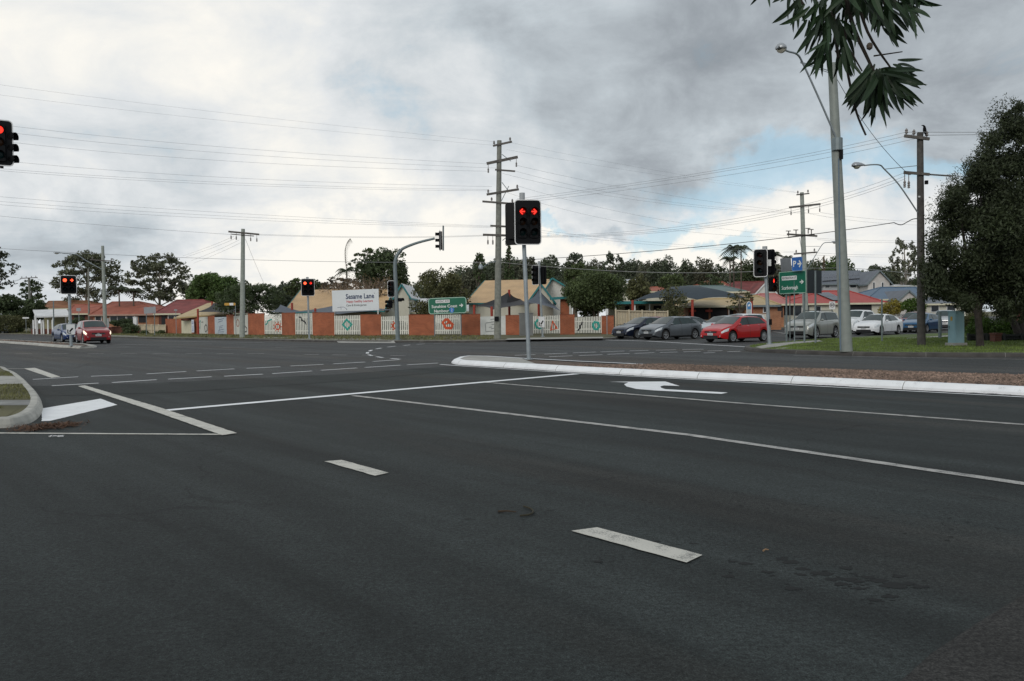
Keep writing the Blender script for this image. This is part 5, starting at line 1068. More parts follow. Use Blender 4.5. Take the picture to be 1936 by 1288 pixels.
def house(name, label, x0, x1, xe0, xe1, ye, yr, xr0, xr1, Y, depth, wallm, roofm, yb=None, hip=True, wins=(), eave=.45, fascia=M_cream, lvl=0):
    """front wall from px x0..x1; eave line at ye from xe0..xe1; ridge at yr from xr0..xr1, depth metres deep"""
    A, B = P(x0, ye, Y), P(x1, ye, Y); E0, E1 = P(xe0, ye, Y-eave), P(xe1, ye, Y-eave); Yr = Y+depth/2
    r0, r1 = P(xr0, yr, Yr), P(xr1, yr, Yr); ze = (E0.z+E1.z)/2; zr = (r0.z+r1.z)/2; z0 = .1
    T = thing(name, label, 'house' if 'house' in name else 'building', ((A.x+B.x)/2, Y, .14))
    mb = MB(); mb.box(((A.x+B.x)/2, Y+depth/2, (z0+ze)/2), (B.x-A.x, depth, ze-z0-.02))
    if not hip:
        for xx in (A.x, B.x): mb.add([(xx, Y, ze-.02), (xx, Y+depth, ze-.02), (xx, Yr, zr-.06)], [(0, 1, 2)])
    mb.build('wall', wallm, T)
    e = [Vector((E0.x, Y-eave, ze)), Vector((E1.x, Y-eave, ze)), Vector((E1.x, Y+depth+eave, ze)), Vector((E0.x, Y+depth+eave, ze))]
    if hip: q0, q1 = Vector((r0.x, Yr, zr)), Vector((r1.x, Yr, zr))
    else: q0, q1 = Vector((E0.x, Yr, zr)), Vector((E1.x, Yr, zr))
    mb = MB(); mb.add(e+[q0, q1], [(0, 1, 5, 4), (2, 3, 4, 5)]+([(1, 2, 5), (3, 0, 4)] if hip else [])+[(3, 2, 1, 0)])
    rf = mb.build('roof', roofm, T)
    mb = MB(); n_ = 4
    for i in range(4 if hip else 2):
        a, b = ((e[0], e[1]), (e[2], e[3]), (e[1], e[2]), (e[3], e[0]))[i]; mb.beam(a-Vector((0, 0, .08)), b-Vector((0, 0, .08)), .1, .19)
    mb.build('gutter', fascia, T)
    if hip:
        mb = MB()
        for a, b in ((q0, q1), (q0, e[0]), (q0, e[3]), (q1, e[1]), (q1, e[2])): mb.tube([a, b], .10, 6)
        mb.build('ridge_capping', roofm, rf)
    for k, (wx0, wx1, wyt, wyb, kind) in enumerate(wins):
        a, b = P(wx0, wyt, Y-.06), P(wx1, wyb, Y-.06)
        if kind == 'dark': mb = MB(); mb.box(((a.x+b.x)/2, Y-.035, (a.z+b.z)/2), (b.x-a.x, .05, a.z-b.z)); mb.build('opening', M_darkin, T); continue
        w_ = b.x-a.x; mb = MB()
        for fx in (a.x, b.x): mb.box((fx, Y-.06, (a.z+b.z)/2), (.07, .08, a.z-b.z+.07))
        for fz in (a.z, b.z): mb.box(((a.x+b.x)/2, Y-.06, fz), (w_-.07, .076, .07))
        if w_ > 1.3: mb.box(((a.x+b.x)/2, Y-.06, (a.z+b.z)/2), (.05, .07, a.z-b.z-.07))
        f_ = mb.build('window', M_white if kind != 'd' else M_galvd, T); mb = MB(); mb.box(((a.x+b.x)/2, Y-.035, (a.z+b.z)/2), (w_-.06, .05, a.z-b.z-.06)); mb.build('pane', M_glass, f_)
    return T, (e, q0, q1, ze, zr)
# left group
house('house', 'far house with an orange-brown tiled roof at the left edge of the red roofs', 84, 176, 78, 178, 583, 569.5, 92, 168, 128, 10, M_rend, R_org, wins=((92, 104, 585, 590, 'w'), (104, 118, 585, 590, 'w'), (140, 160, 586, 592, 'w')))
T, q = house('house', 'wide house with a red terracotta hip roof behind the dark red wagon', 176, 306, 168, 308, 594.5, 571, 212, 264, 108, 13, M_brick2, R_red, fascia=mat('gutter_pink', (.42, .26, .20), .6), wins=((180, 192, 598, 609, 'w'), (208, 222, 597, 610, 'w'), (222, 238, 597, 610, 'w'), (240, 255, 597, 610, 'w'), (262, 276, 598, 610, 'dark')))
house('house', 'low red tiled house wing left of the wide terracotta house', 128, 178, 126, 178, 593, 576, 140, 196, 116, 10, M_brickd, R_red, wins=((140, 160, 596, 606, 'dark'),))
house('house', 'house with a dark maroon tiled roof left of the dome shaped tree', 300, 410, 290, 418, 592.5, 567.5, 334, 384, 106, 13, M_brickd, R_mar, wins=((318, 330, 597, 612, 'w'), (305, 315, 598, 614, 'dark'), (334, 360, 597, 610, 'dark')))
# white carport
T = thing('carport', 'white flat carport with a shallow gabled roof behind the white posts', 'carport', P(95, 628, 112)); A = [P(62, 586, 110), P(126, 584.5, 108), P(134, 596.5, 104), P(67, 598.5, 104)]
mb = MB(); mb.add(A+[p-Vector((0, 0, .16)) for p in A], [(0, 3, 2, 1), (4, 5, 6, 7), (3, 7, 6, 2), (0, 4, 7, 3), (1, 2, 6, 5), (0, 1, 5, 4)]); mb.build('roof', R_white, T)
for x, Yq in ((68, 104.3), (100, 104.3), (130, 104.3), (66, 109.5), (124, 108)):
    q = P(x, 600, Yq); mb = MB(); mb.box((q.x, q.y, 1.35), (.12, .12, 2.5)); mb.build('post', M_white, T)
mb = MB(); w0, w1 = P(84, 600, 109.5), P(128, 600, 108.5); mb.beam((w0.x, w0.y, 1.2), (w1.x, w1.y, 1.2), .12, 2.2); mb.build('back_wall', mat('wall_olive', (.30, .28, .16), .8), T)
# cream skillion roof at the wall's left end
T = thing('outbuilding', 'small outbuilding with a sloping sand coloured roof behind the left end of the brick wall', 'building', P(370, 628, 98))
A = [P(328, 601, 93), P(378, 596.5, 91), P(432, 594, 90), P(436, 590.5, 96), P(404, 571.5, 101), P(392, 573.5, 101)]
mb = MB(); mb.add(A+[p-Vector((0, 0, .15)) for p in A], [(0, 1, 2, 3, 4, 5), (11, 10, 9, 8, 7, 6)]+[(i, i+6, (i+1) % 6+6, (i+1) % 6) for i in range(6)]); mb.build('roof', R_cream2, T)
mb = MB(); a, b = P(336, 604, 95), P(434, 598, 93); mb.beam((a.x, a.y+1, 1.3), (b.x, b.y+1, 1.3), .2, 2.4); mb.build('wall', M_brickd, T)
def sail(name, label, corners, m, sag=.3, posts_=(), pm=M_redp, n=10, parent=None):
    C = [P(*c) for c in corners]; T = parent or thing(name, label, 'shade sail', Vector((C[0].x, C[0].y, .14)), 'shade sails over the childcare yard'); mb = MB(); k0 = []
    ctr = sum(C, Vector())/len(C)-Vector((0, 0, sag)); nC = len(C); vs = [ctr]; fs = []
    edges = []
    for i in range(nC):
        a, b = C[i], C[(i+1) % nC]
        for s in range(n):
            t = s/n; edges.append(a.lerp(b, t)+((ctr-a.lerp(b, t))*(.16*4*t*(1-t))))
    rings = 4
    for r in range(1, rings+1): vs += [ctr.lerp(e, (r/rings))+Vector((0, 0, -sag*.3*math.sin(math.pi*r/rings))) for e in edges]
    M_ = len(edges)
    for j in range(M_): fs.append((0, 1+j, 1+(j+1) % M_))
    for r in range(rings-1):
        for j in range(M_): a = 1+r*M_+j; b = 1+r*M_+(j+1) % M_; fs.append((a, a+M_, b+M_, b))
    mb.add(vs, fs); mb.build('canopy', m, T, smooth=True)
    for (px, pyt, Yp) in posts_:
        q = P(px, pyt, Yp); mb = MB(); mb.tube([(q.x, Yp, .14), q+Vector((0, 0, .1))], .11, 8); mb.build('post', pm, T)
    return T
sail('shade_sail', 'small black shade sail before the bushy tree left of the pale pole', ((404, 573, 95), (372, 590, 88), (440, 592, 86), (470, 578, 92)), M_sail_k, .2, ((401, 572, 95), (374, 586, 88)))
sail('shade_sail', 'black peaked shade sail on red posts behind the tallest pole', ((962, 552, 76), (898, 579, 72), (930, 586, 70), (1012, 574, 70), (985, 566, 80)), M_sail_k, .1, ((962.5, 550, 75.8), (896.5, 579, 72), (929.5, 582, 70)))
sail('shade_sail', 'grey peaked shade sail right of the black one, before the cream gable', ((1018, 548, 78), (992, 571, 72), (1030, 578, 70), (1060, 588, 71), (1050, 574, 80)), M_sail_g, .1, ((1018, 548, 78),))
sail('shade_sail', 'dark grey shade sail low behind the billboard', ((640, 575, 86), (560, 589, 78), (640, 594, 75), (745, 586, 76), (700, 578, 84)), M_sail_g, .1, ((596, 585, 78),))
sail('shade_sail', 'slate shade sail at the cream wall top below the mast arm', ((530, 576, 80), (512, 590, 77), (548, 592, 76), (575, 590, 77)), M_sail_g, .1, ((552, 575, 78),))
T = sail('shade_canopy', 'large blue-grey fabric canopy over the yard behind the parked car queue', ((1196, 569, 72), (1262, 566, 69), (1318, 567, 68.5), (1418, 565, 70), (1345, 550.5, 82), (1245, 553, 84)), M_sail_b, -.9, ((1196, 570, 72), (1309, 569, 68.6), (1421, 566, 70)))
# childcare buildings
def gable_block(name, label, Xl, Xr, Y0, Y1, zeave, zridge, wallm, roofm, trim=M_teal, ridge='y', wins=(), ov=.5):
    """box with a gabled roof; ridge 'y': gable faces the viewer, 'x': roof slope faces the viewer"""
    T = thing(name, label, 'building', ((Xl+Xr)/2, Y0, .14)); mb = MB(); xm, ym = (Xl+Xr)/2, (Y0+Y1)/2
    mb.box((xm, ym, (.1+zeave)/2), (Xr-Xl, Y1-Y0, zeave-.1))
    if ridge == 'y':
        for yy in (Y0, Y1): mb.add([(Xl, yy, zeave), (Xr, yy, zeave), (xm, yy, zridge-.08)], [(0, 1, 2)])
    else:
        for xx in (Xl, Xr): mb.add([(xx, Y0, zeave), (xx, Y1, zeave), (xx, ym, zridge-.08)], [(0, 1, 2)])
    mb.build('wall', wallm, T); mb = MB(); tr = MB(); dz = Vector((0, 0, .10))
    if ridge == 'y':
        sl = (zridge-zeave)/((Xr-Xl)/2)
        for s, Xe in ((-1, Xl-ov), (1, Xr+ov)):
            ze = zeave-sl*ov; v = [Vector((Xe, Y0-ov, ze)), Vector((xm, Y0-ov, zridge)), Vector((xm, Y1+ov, zridge)), Vector((Xe, Y1+ov, ze))]
            mb.add(v+[p+dz for p in v], [(0, 1, 2, 3), (7, 6, 5, 4), (0, 4, 5, 1), (2, 6, 7, 3), (0, 3, 7, 4)]); tr.beam(v[0]+Vector((0, -.03, .0)), v[1]+Vector((0, -.03, .0)), .05, .17); tr.beam(v[0], v[3], .06, .15)
    else:
        sl = (zridge-zeave)/((Y1-Y0)/2)
        for Ye in (Y0-ov, Y1+ov):
            ze = zeave-sl*ov; v = [Vector((Xl-ov, Ye, ze)), Vector((Xr+ov, Ye, ze)), Vector((Xr+ov, ym, zridge)), Vector((Xl-ov, ym, zridge))]
            mb.add(v+[p+dz for p in v], [(0, 1, 2, 3), (7, 6, 5, 4), (0, 4, 5, 1), (1, 5, 6, 2), (3, 7, 4, 0)]); tr.beam(v[0]+Vector((0, -.03, 0)), v[1]+Vector((0, -.03, 0)), .06, .15); tr.beam(v[1]+Vector((.03, 0, 0)), v[2]+Vector((.03, 0, 0)), .05, .26); tr.beam(v[0]-Vector((.03, 0, 0)), v[3]-Vector((.03, 0, 0)), .05, .26)
    mb.build('roof', roofm, T); tr.build('trim', trim, T)
    for (a, b, c_, d_) in wins:
        mb = MB(); mb.box(((a+b)/2, Y0-.03, (c_+d_)/2), (b-a, .08, d_-c_)); f_ = mb.build('window', M_white, T); mb = MB(); mb.box(((a+b)/2, Y0-.08, (c_+d_)/2), (b-a-.14, .05, d_-c_-.14)); mb.build('pane', M_glass, f_)
    return T
def X(px, Y, py=580): return P(px, py, Y).x
def Z(px, py, Y): return P(px, py, Y).z
gable_block('childcare_building', 'cream roofed building with teal trim behind the billboard', X(548, 84), X(718, 84), 84, 97, Z(620, 587, 84), Z(620, 549, 90), M_rend, R_cream, ridge='x', wins=((X(600, 84), X(612, 84), 1.2, 2.3),))
gable_block('childcare_building', 'narrow white gable with teal trim between the billboard and the green sign', X(748, 83), X(773, 83), 83, 92, Z(760, 558, 83), Z(760, 538, 83), M_rend, R_white, ridge='y', ov=.25)
gable_block('childcare_building', 'low white walled wing hidden behind the bushy tree above the green sign', X(773, 84), X(900, 84), 84.5, 95, Z(800, 589, 84.5), Z(800, 566, 89), mat('wall_white', (.66, .66, .62), .7), R_white, ridge='x', trim=M_cream)
T = gable_block('childcare_building', 'long building with a tall cream sheet roof behind the black shade sail', X(884, 80), X(1012, 80), 80, 94, Z(940, 572, 80), Z(950, 531.5, 87), M_rend, R_cream, ridge='x', ov=.3); T.rotation_euler = (0, 0, -.24)
mb = MB(); x0, x1 = X(1012.5, 79), X(1052, 79); 
gable_block('childcare_building', 'cream gable with sweeping teal edge beside the signal backs', X(1000, 78), X(1046, 78), 78, 90, Z(1020, 569, 78), Z(1020, 538, 78), M_rend, R_cream, ridge='y', ov=.25)
gable_block('childcare_building', 'white gable with a blue roof rising behind the cream gable', X(1008, 86), X(1082, 86), 86, 97, Z(1040, 550, 86), Z(1040, 527, 86), mat('wall_white', (.66, .66, .62), .7), R_blue, trim=M_teal, ridge='y', ov=.4)
q = P(1068, 575, 76.5); T = thing('brick_column', 'square red brick column right of the cream gable', 'column', (q.x, 76.5, .14)); mb = MB(); mb.box((q.x, 76.9, Z(1068, 564, 76.5)/2), (.78, .8, Z(1068, 564, 76.5))); mb.build('shaft', M_brick, T)
a, b = P(1040, 565, 76.4), P(1078, 562.5, 76.4); mb = MB(); mb.beam(a, b, .9, .22); mb.build('beam', M_teal, T)
T = thing('verandah', 'low verandah with teal fascia and white posts under the blue-grey canopy', 'building', P(1230, 625, 75)); zf = Z(1220, 572, 75)
a, b = X(1160, 75), X(1300, 75); mb = MB(); mb.box(((a+b)/2, 78.5, zf), (b-a, 7, .14)); mb.build('roof', R_white, T); mb = MB(); mb.box(((a+b)/2, 74.95, zf), (b-a, .07, .26)); mb.build('fascia', M_teal, T)
mb = MB(); mb.box(((a+b)/2, 81, 1.5), (b-a, .2, 2.8)); mb.build('back_wall', M_rend, T)
for x0, x1 in ((1182, 1190), (1208, 1220), (1236, 1250), (1270, 1282)):
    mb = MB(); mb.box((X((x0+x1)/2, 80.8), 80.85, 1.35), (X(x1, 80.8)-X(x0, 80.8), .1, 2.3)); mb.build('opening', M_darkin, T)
for x in (1164, 1200, 1228, 1256):
    mb = MB(); mb.box((X(x, 75.2), 75.2, zf/2), (.12, .12, zf)); mb.build('post', M_white, T)
house('building', 'long low building with a grey-green hip roof rising behind the blue-grey canopy', 1296, 1408, 1288, 1412, 552, 541, 1300, 1366, 92, 12, M_rend, R_grn)
T, q = house('building', 'building under the canopy with sand fascia and dark shaded openings', 1300, 1408, 1296, 1412, 578, 565.5, 1316, 1400, 80, 9, M_brick2, R_cream2, wins=((1304, 1340, 580, 604, 'dark'), (1344, 1376, 580, 600, 'dark'), (1378, 1398, 582, 596, 'w')))
mb = MB()
for x0, x1, y0, y1 in ((1302, 1316, 586, 590), (1334, 1347, 586, 590)):
    a, b = P(x0, y0, 79.7), P(x1, y1, 79.7); mb = MB(); mb.box(((a.x+b.x)/2, 79.75, (a.z+b.z)/2), (b.x-a.x, .08, a.z-b.z)); mb.build('red_board', M_redp, T)
T, q = house('building', 'tan brick building with a sand hip roof at the right of the yard', 1408, 1470, 1402, 1476, 577, 560, 1412, 1432, 76, 8, M_brick2, R_cream2, wins=((1443, 1450, 580, 591, 'w'),), fascia=M_galvd)
house('house', 'house with a dark maroon roof and white gable end above the tan brick building', 1372, 1450, 1366, 1452, 551, 533, 1390, 1450, 122, 12, M_rend, R_mar)
T = gable_block('house_gable', 'white gable wall joined to the dark maroon roof behind the signal pole', X(1430, 118), X(1466, 118), 118, 124, Z(1448, 553, 118), Z(1448, 534, 118), mat('wall_white', (.66, .66, .62), .7), R_mar, trim=M_white, ridge='y', ov=.2); T['category'] = 'house'
T, (e, q0, q1, ze, zr) = house('house', 'wide low house with a bright red roof and solar panels at the right', 1477, 1668, 1468, 1678, 573.5, 550.5, 1556, 1604, 92, 14, M_rend, R_bright, wins=((1482, 1500, 578, 596, 'dark'), (1502, 1516, 578, 598, 'w'), (1518, 1530, 578, 600, 'dark'), (1540, 1552, 579, 592, 'w'), (1588, 1598, 579, 597, 'w'), (1606, 1648, 576, 588, 'dark')))
n_ = (e[1]-e[0]).cross(q0-e[0]).normalized()
def on_roof(px, py, e0, n_, lift): d = ray(px, py); o = Vector((0, 0, EYE)); t = (e0-o).dot(n_)/d.dot(n_); return o+d*t+n_*(lift if n_.z > 0 else -lift)
def solar(T, quad_, e0, n_, nx, ny):
    A, B, C, D = [on_roof(*q, e0, n_, .10) for q in quad_]; f = MB(); f.quad(A, B, C, D); up_ = n_ if n_.z > 0 else -n_; fr = f.build('solar_array', M_solarf, T)
    for i in range(nx):
        for j in range(ny):
            def pt(u, v): return (A.lerp(B, u)).lerp(D.lerp(C, u), v)+up_*.03
            g = .012; m_ = MB(); m_.quad(pt((i+g*3)/nx, (j+g*2)/ny), pt((i+1-g*3)/nx, (j+g*2)/ny), pt((i+1-g*3)/nx, (j+1-g*2)/ny), pt((i+g*3)/nx, (j+1-g*2)/ny)); m_.build('solar_panel', M_solar, fr)
solar(T, ((1541, 555.5), (1566, 554.5), (1598, 569), (1576, 570)), e[0], n_, 4, 2)
house('house', 'faded red roof of the low house wing left of the right green sign', 1432, 1482, 1424, 1500, 575, 556, 1436, 1466, 88, 10, M_brick2, R_pink, wins=((1470, 1480, 580, 600, 'dark'),))
# two-storey house
Y = 120; T = gable_block('two_storey_house', 'two storey pale grey house with slate roof and roof solar panels at the right', X(1556, Y), X(1645, Y), Y, Y+10, Z(1600, 535.5, Y), Z(1600, 513, Y+5), M_grw, R_grey, trim=M_galvd, ridge='x', wins=((X(1559, Y), X(1569, Y), Z(1565, 545, Y), Z(1565, 538, Y)), (X(1606, Y), X(1619, Y), Z(1612, 545, Y), Z(1612, 536.5, Y)))); T['category'] = 'house'
sl = Vector((1, 0, 0)).cross(Vector((0, 5, Z(1600, 513, Y+5)-Z(1600, 535.5, Y)))).normalized(); e0 = Vector((0, Y, Z(1600, 535.5, Y)+.12))
solar(T, ((1560, 521), (1634, 517), (1624, 528), (1554, 533)), e0, sl, 8, 2)
T2 = gable_block('two_storey_house', 'pale gable end of the two storey house with two slim dark windows', X(1641, 117), X(1682, 117), 117, 128, Z(1660, 534, 117), Z(1660, 512, 117), mat('wall_warm_white', (.58, .55, .52), .8), R_grey, trim=M_galvd, ridge='y', ov=.35, wins=((X(1649.5, 117), X(1654, 117), Z(1652, 547, 117), Z(1652, 533.5, 117)), (X(1666, 117), X(1670.5, 117), Z(1668, 544.5, 117), Z(1668, 533.5, 117)))); T2['category'] = 'house'
house('house', 'house with a blue metal roof right of the two storey house', 1650, 1742, 1638, 1748, 565.5, 543.5, 1664, 1732, 100, 11, M_rend, R_blue, wins=((1652, 1664, 568, 576, 'dark'),))
T = gable_block('house_gable', 'small white gable end in front of the blue metal roof', X(1700, 97), X(1735, 97), 97, 103, Z(1718, 565.5, 97), Z(1718, 550, 97), mat('wall_warm_white', (.58, .55, .52), .8), R_grey, trim=M_galvd, ridge='y', ov=.2); T['category'] = 'house'
house('house', 'long white flat roofed house strip behind the blue metal roof', 1690, 1790, 1678, 1800, 541, 538, 1700, 1790, 118, 9, M_rend, R_white)
house('house', 'distant house with a terracotta roof among the trees behind the canopy', 1330, 1374, 1325, 1378, 539, 531, 1340, 1362, 150, 10, M_rend, R_red)
house('house', 'distant house with a terracotta roof left of the grey-green roof', 1224, 1256, 1220, 1262, 551, 543, 1232, 1250, 125, 9, M_rend, R_red)
house('house', 'distant pale roofed house between the dark green tree and the terracotta roof', 1178, 1205, 1174, 1210, 536, 529, 1182, 1202, 150, 10, M_rend, R_white)
house('house', 'pale house glimpsed under the big tree behind the queue of cars', 1752, 1850, 1745, 1860, 574, 562, 1765, 1830, 96, 10, M_rend, R_grey, wins=((1760, 1775, 577, 590, 'w'), (1790, 1806, 577, 590, 'w')))
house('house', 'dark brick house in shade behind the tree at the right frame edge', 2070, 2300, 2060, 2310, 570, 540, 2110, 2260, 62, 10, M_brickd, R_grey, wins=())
fence('metal_fence', 'low white fence at the foot of the yellow bushes', 1684, 1712, 595.5, 595, 84, 84, M_white, nrib=20, posts_=3)
# ------------------------------------------------------------------ cars
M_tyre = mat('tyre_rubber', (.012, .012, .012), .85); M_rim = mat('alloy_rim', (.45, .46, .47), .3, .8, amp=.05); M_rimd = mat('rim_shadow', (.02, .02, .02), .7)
M_cglass = mat('car_glass', (.012, .030, .030), .05, spec=.55, amp=.3, ns=1.5); M_hl = mat('headlight_glass', (.62, .66, .68), .12, spec=.8, amp=.3, ns=12); M_tl = mat('tail_light', (.30, .01, .01), .2)
M_trimk = mat('car_black_trim', (.012, .012, .013), .5); M_chrome = mat('chrome', (.6, .6, .6), .15, 1.0); M_plate = mat('plate_white', (.66, .67, .66), .5); M_under = mat('car_underside', (.006, .006, .006), .9, spec=0)
M_on = mat('headlight_on', (.8, .7, .6), .3, emit=(1, .78, .58), estr=1.1)
def pk(c, r=.3):
    me_ = .45 if max(c)-min(c) < .2 and max(c) < .55 else 0.
    return mat('car_paint_%02d%02d%02d' % tuple(int(x*99) for x in c), tuple(x*(1.0 if max(c) < .6 else 1.15) for x in c), r, me_, amp=.02, coat=.6, spec=.25)
SPEC = {
 'hatch': dict(L=4.3, W=.885, wb=2.65, fo=.86, R=.315, top=[(-2.15, .56), (-2.13, .96), (-2.02, 1.04), (-1.6, 1.30), (-1.1, 1.42), (-.3, 1.465), (.3, 1.43), (1.08, 1.02), (1.2, .975), (1.65, .87), (1.95, .78), (2.1, .68), (2.15, .55)],
   belt=[(-2.15, .52), (-2.1, .93), (-1.6, 1.0), (.9, .90), (1.5, .82), (1.9, .72), (2.1, .6), (2.15, .5)], cowl=1.12, rf=.28, rr=-1.3, tail=-2.02, w0=.98, w1=-1.72, pb=-.12, roofw=.56),
 'sedan': dict(L=4.6, W=.89, wb=2.7, fo=.88, R=.315, top=[(-2.3, .6), (-2.28, .98), (-2.2, 1.07), (-1.75, 1.10), (-1.1, 1.38), (-.5, 1.44), (-.1, 1.45), (.3, 1.41), (1.08, 1.01), (1.2, .97), (1.75, .87), (2.1, .78), (2.24, .68), (2.3, .55)],
   belt=[(-2.3, .55), (-2.25, .93), (-1.7, .98), (.9, .90), (1.6, .82), (2.05, .72), (2.24, .6), (2.3, .5)], cowl=1.12, rf=.28, rr=-1.05, tail=-1.75, w0=.98, w1=-1.5, pb=-.12, roofw=.54),
 'suv': dict(L=4.4, W=.91, wb=2.64, fo=.86, R=.36, top=[(-2.2, .7), (-2.18, 1.1), (-2.1, 1.2), (-1.92, 1.6), (-1.5, 1.665), (-.2, 1.69), (.3, 1.64), (1.0, 1.19), (1.1, 1.15), (1.7, 1.05), (2.0, .97), (2.15, .86), (2.2, .6)],
   belt=[(-2.2, .65), (-2.15, 1.08), (-1.6, 1.12), (.9, 1.06), (1.6, .98), (1.98, .88), (2.15, .75), (2.2, .56)], cowl=1.03, rf=.28, rr=-1.85, tail=-2.12, w0=.92, w1=-1.95, pb=-.12, roofw=.62),
 'ute': dict(L=5.2, W=.93, wb=3.2, fo=.92, R=.38, top=[(-2.6, .7), (-2.58, 1.12), (-1.15, 1.14), (-1.05, 1.2), (-.92, 1.7), (-.6, 1.76), (.3, 1.77), (.62, 1.72), (1.32, 1.24), (1.42, 1.2), (2.1, 1.12), (2.4, 1.04), (2.55, .9), (2.6, .62)],
   belt=[(-2.6, .68), (-2.55, 1.08), (-1.1, 1.1), (1.2, 1.08), (2.0, 1.02), (2.38, .92), (2.55, .78), (2.6, .58)], cowl=1.35, rf=.6, rr=-.93, tail=-1.06, w0=1.25, w1=-.95, pb=.2, roofw=.64)}
def car(kind, label, wheel_px, heading_deg, c, Y=None, name=None, cat='car', lit=False, side=-1, rimk=7, roofc=None, group='cars waiting at the intersection', dx=0., scale=1.0):
    """wheel_px: image point of the ground contact of the front wheel on the viewer's side"""
    S = SPEC[kind]; Lh = S['L']/2; W = S['W']; Rw = S['R']; xf = Lh-S['fo']; xr = xf-S['wb']; Ra = Rw+.055
    h = R(heading_deg); hv = Vector((math.cos(h), math.sin(h), 0)); lv = Vector((-hv.y, hv.x, 0))
    g = G(*wheel_px) if Y is None else P(wheel_px[0], wheel_px[1], Y); g.z = 0
    near = 1 if lv.y < 0 else -1     # which side (left +, right -) is nearer the viewer
    loc = g - hv*xf*scale - lv*near*(W-.1)*scale; loc.z = .005
    T = thing(name or {'hatch': 'hatchback_car', 'sedan': 'sedan_car', 'suv': 'four_wheel_drive', 'ute': 'utility_truck'}[kind], label, cat, loc, group, h); T.scale = (scale,)*3
    pm = pk(c); tp = lambda x: float(np.interp(x, *zip(*S['top']))); bl = lambda x: float(np.interp(x, *zip(*S['belt'])))
    def wd(x):
        a = abs(x)/Lh; return W*(1-.02*a**2) if a < .8 else W*(.987-.16*((a-.8)/.2)**2)
    def zl(x):
        z = .19+.10*max(0, (abs(x)-Lh+.35)/.35)**2
        for xw in (xf, xr):
            d = abs(x-xw)
            if d < Ra: z = max(z, Rw+math.sqrt(Ra*Ra-d*d))
        return z
    cl, rf, rr, tl = S['cowl'], S['rf'], S['rr'], S['tail']
    def wt(x):
        lo = wd(x)*.80
        if x >= cl or x <= tl: return lo
        if x > rf: t = (cl-x)/(cl-rf); return lo+(S['roofw']-lo)*t
        if x > rr: return S['roofw']
        t = (x-tl)/(rr-tl+1e-6); return lo+(S['roofw']-lo)*t
    def ring(x):
        w, z0, b, t = wd(x), zl(x), bl(x), tp(x); t = max(t, b+.01); u = wt(x); b = max(b, z0+.03)
        return [(0, z0), (w-.12, z0), (w-.02, z0+.015), (w, z0+(b-z0)*.30), (w+.005, z0+(b-z0)*.62), (w-.015, b-.05 if b-.05 > z0 else b), (w-.055, b), (u+.05+.0, b+(t-b)*.90), (u-.02, t-.012), (u*.5, t+.012), (0, t+.018)]
    def S_(x, s, sd=1):
        r = ring(x); i = min(int(s), len(r)-2); f = s-i; y = r[i][0]+(r[i+1][0]-r[i][0])*f; z = r[i][1]+(r[i+1][1]-r[i][1])*f; return Vector((x, y*sd, z))
    xs = sorted(set([round(-Lh+i*(2*Lh)/64, 4) for i in range(65)]+[round(q, 3) for xw in (xf, xr) for q in (xw-Ra, xw-Ra+.002, xw-Ra+.03, xw+Ra-.03, xw+Ra-.002, xw+Ra)]+[round(p[0], 3) for p in S['top']]))
    mb = MB(); rings = [ring(x) for x in xs]; nR = len(rings[0]); full = []
    for x, r in zip(xs, rings): full.append([(x, y, z) for y, z in r]+[(x, -y, z) for y, z in r[-2:0:-1]])
    nf = len(full[0]); vs = [p for f in full for p in f]; fs = []; ms = []
    for i in range(len(xs)-1):
        for j in range(nf):
            fs.append((i*nf+j, i*nf+(j+1) % nf, (i+1)*nf+(j+1) % nf, (i+1)*nf+j)); ms.append(1 if (j in (0, 1) or j in (nf-1, nf-2)) else 0)
    fs += [tuple(range(nf))[::-1], tuple((len(xs)-1)*nf+j for j in range(nf))]; ms += [0, 0]
    mb.v, mb.f, mb.m = vs, [tuple(reversed(f)) for f in fs], ms
    body = mb.build('body', [pm, M_under], T, world=False, smooth=32)
    def patch(nm, mt_, x0, x1, s0, s1, sd, off=.006, par=T, nx=10, ns=5, xlo=None, xhi=None):
        m_ = MB(); vs = []
        for a in range(nx+1):
            for b_ in range(ns+1):
                s = s0+(s1-s0)*b_/ns; lo = x0 if xlo is None else x0+xlo*(b_/ns); hi = x1 if xhi is None else x1+xhi*(b_/ns)
                x = lo+(hi-lo)*a/nx; p = S_(x, s, sd); e1 = S_(x+.01, s, sd)-S_(x-.01, s, sd); e2 = S_(x, min(s+.02, 9.99), sd)-S_(x, max(s-.02, 0), sd); n_ = e1.cross(e2)
                n_ = n_.normalized() if n_.length > 1e-9 else Vector((0, sd, 0))
                if n_.dot(Vector((0, sd*1.0, .6))) < 0: n_ = -n_
                vs.append(p+n_*off)
        fs = [(a*(ns+1)+b_, a*(ns+1)+b_+1, (a+1)*(ns+1)+b_+1, (a+1)*(ns+1)+b_) for a in range(nx) for b_ in range(ns)]
        m_.add(vs, fs); return m_.build(nm, mt_, par, world=False, smooth=True)
    # glass
    m_ = MB(); N_ = 8
    def scr(x0, x1, nm):
        m_ = MB(); vs = []
        for a in range(N_+1):
            x = x0+(x1-x0)*a/N_
            for b_ in range(9):
                q = -1+2*b_/8; s = 10-abs(q)*2.35; p = S_(x, s, 1 if q >= 0 else -1); vs.append(p+Vector((.006 if x0 > 0 else -.006, 0, .012)))
        m_.add(vs, [(a*9+b_, a*9+b_+1, (a+1)*9+b_+1, (a+1)*9+b_) for a in range(N_) for b_ in range(8)]); m_.build(nm, M_cglass, T, world=False, smooth=True)
    scr(cl-.02, rf+.05, 'windscreen'); scr(tl+.07, rr-.04, 'rear_window')
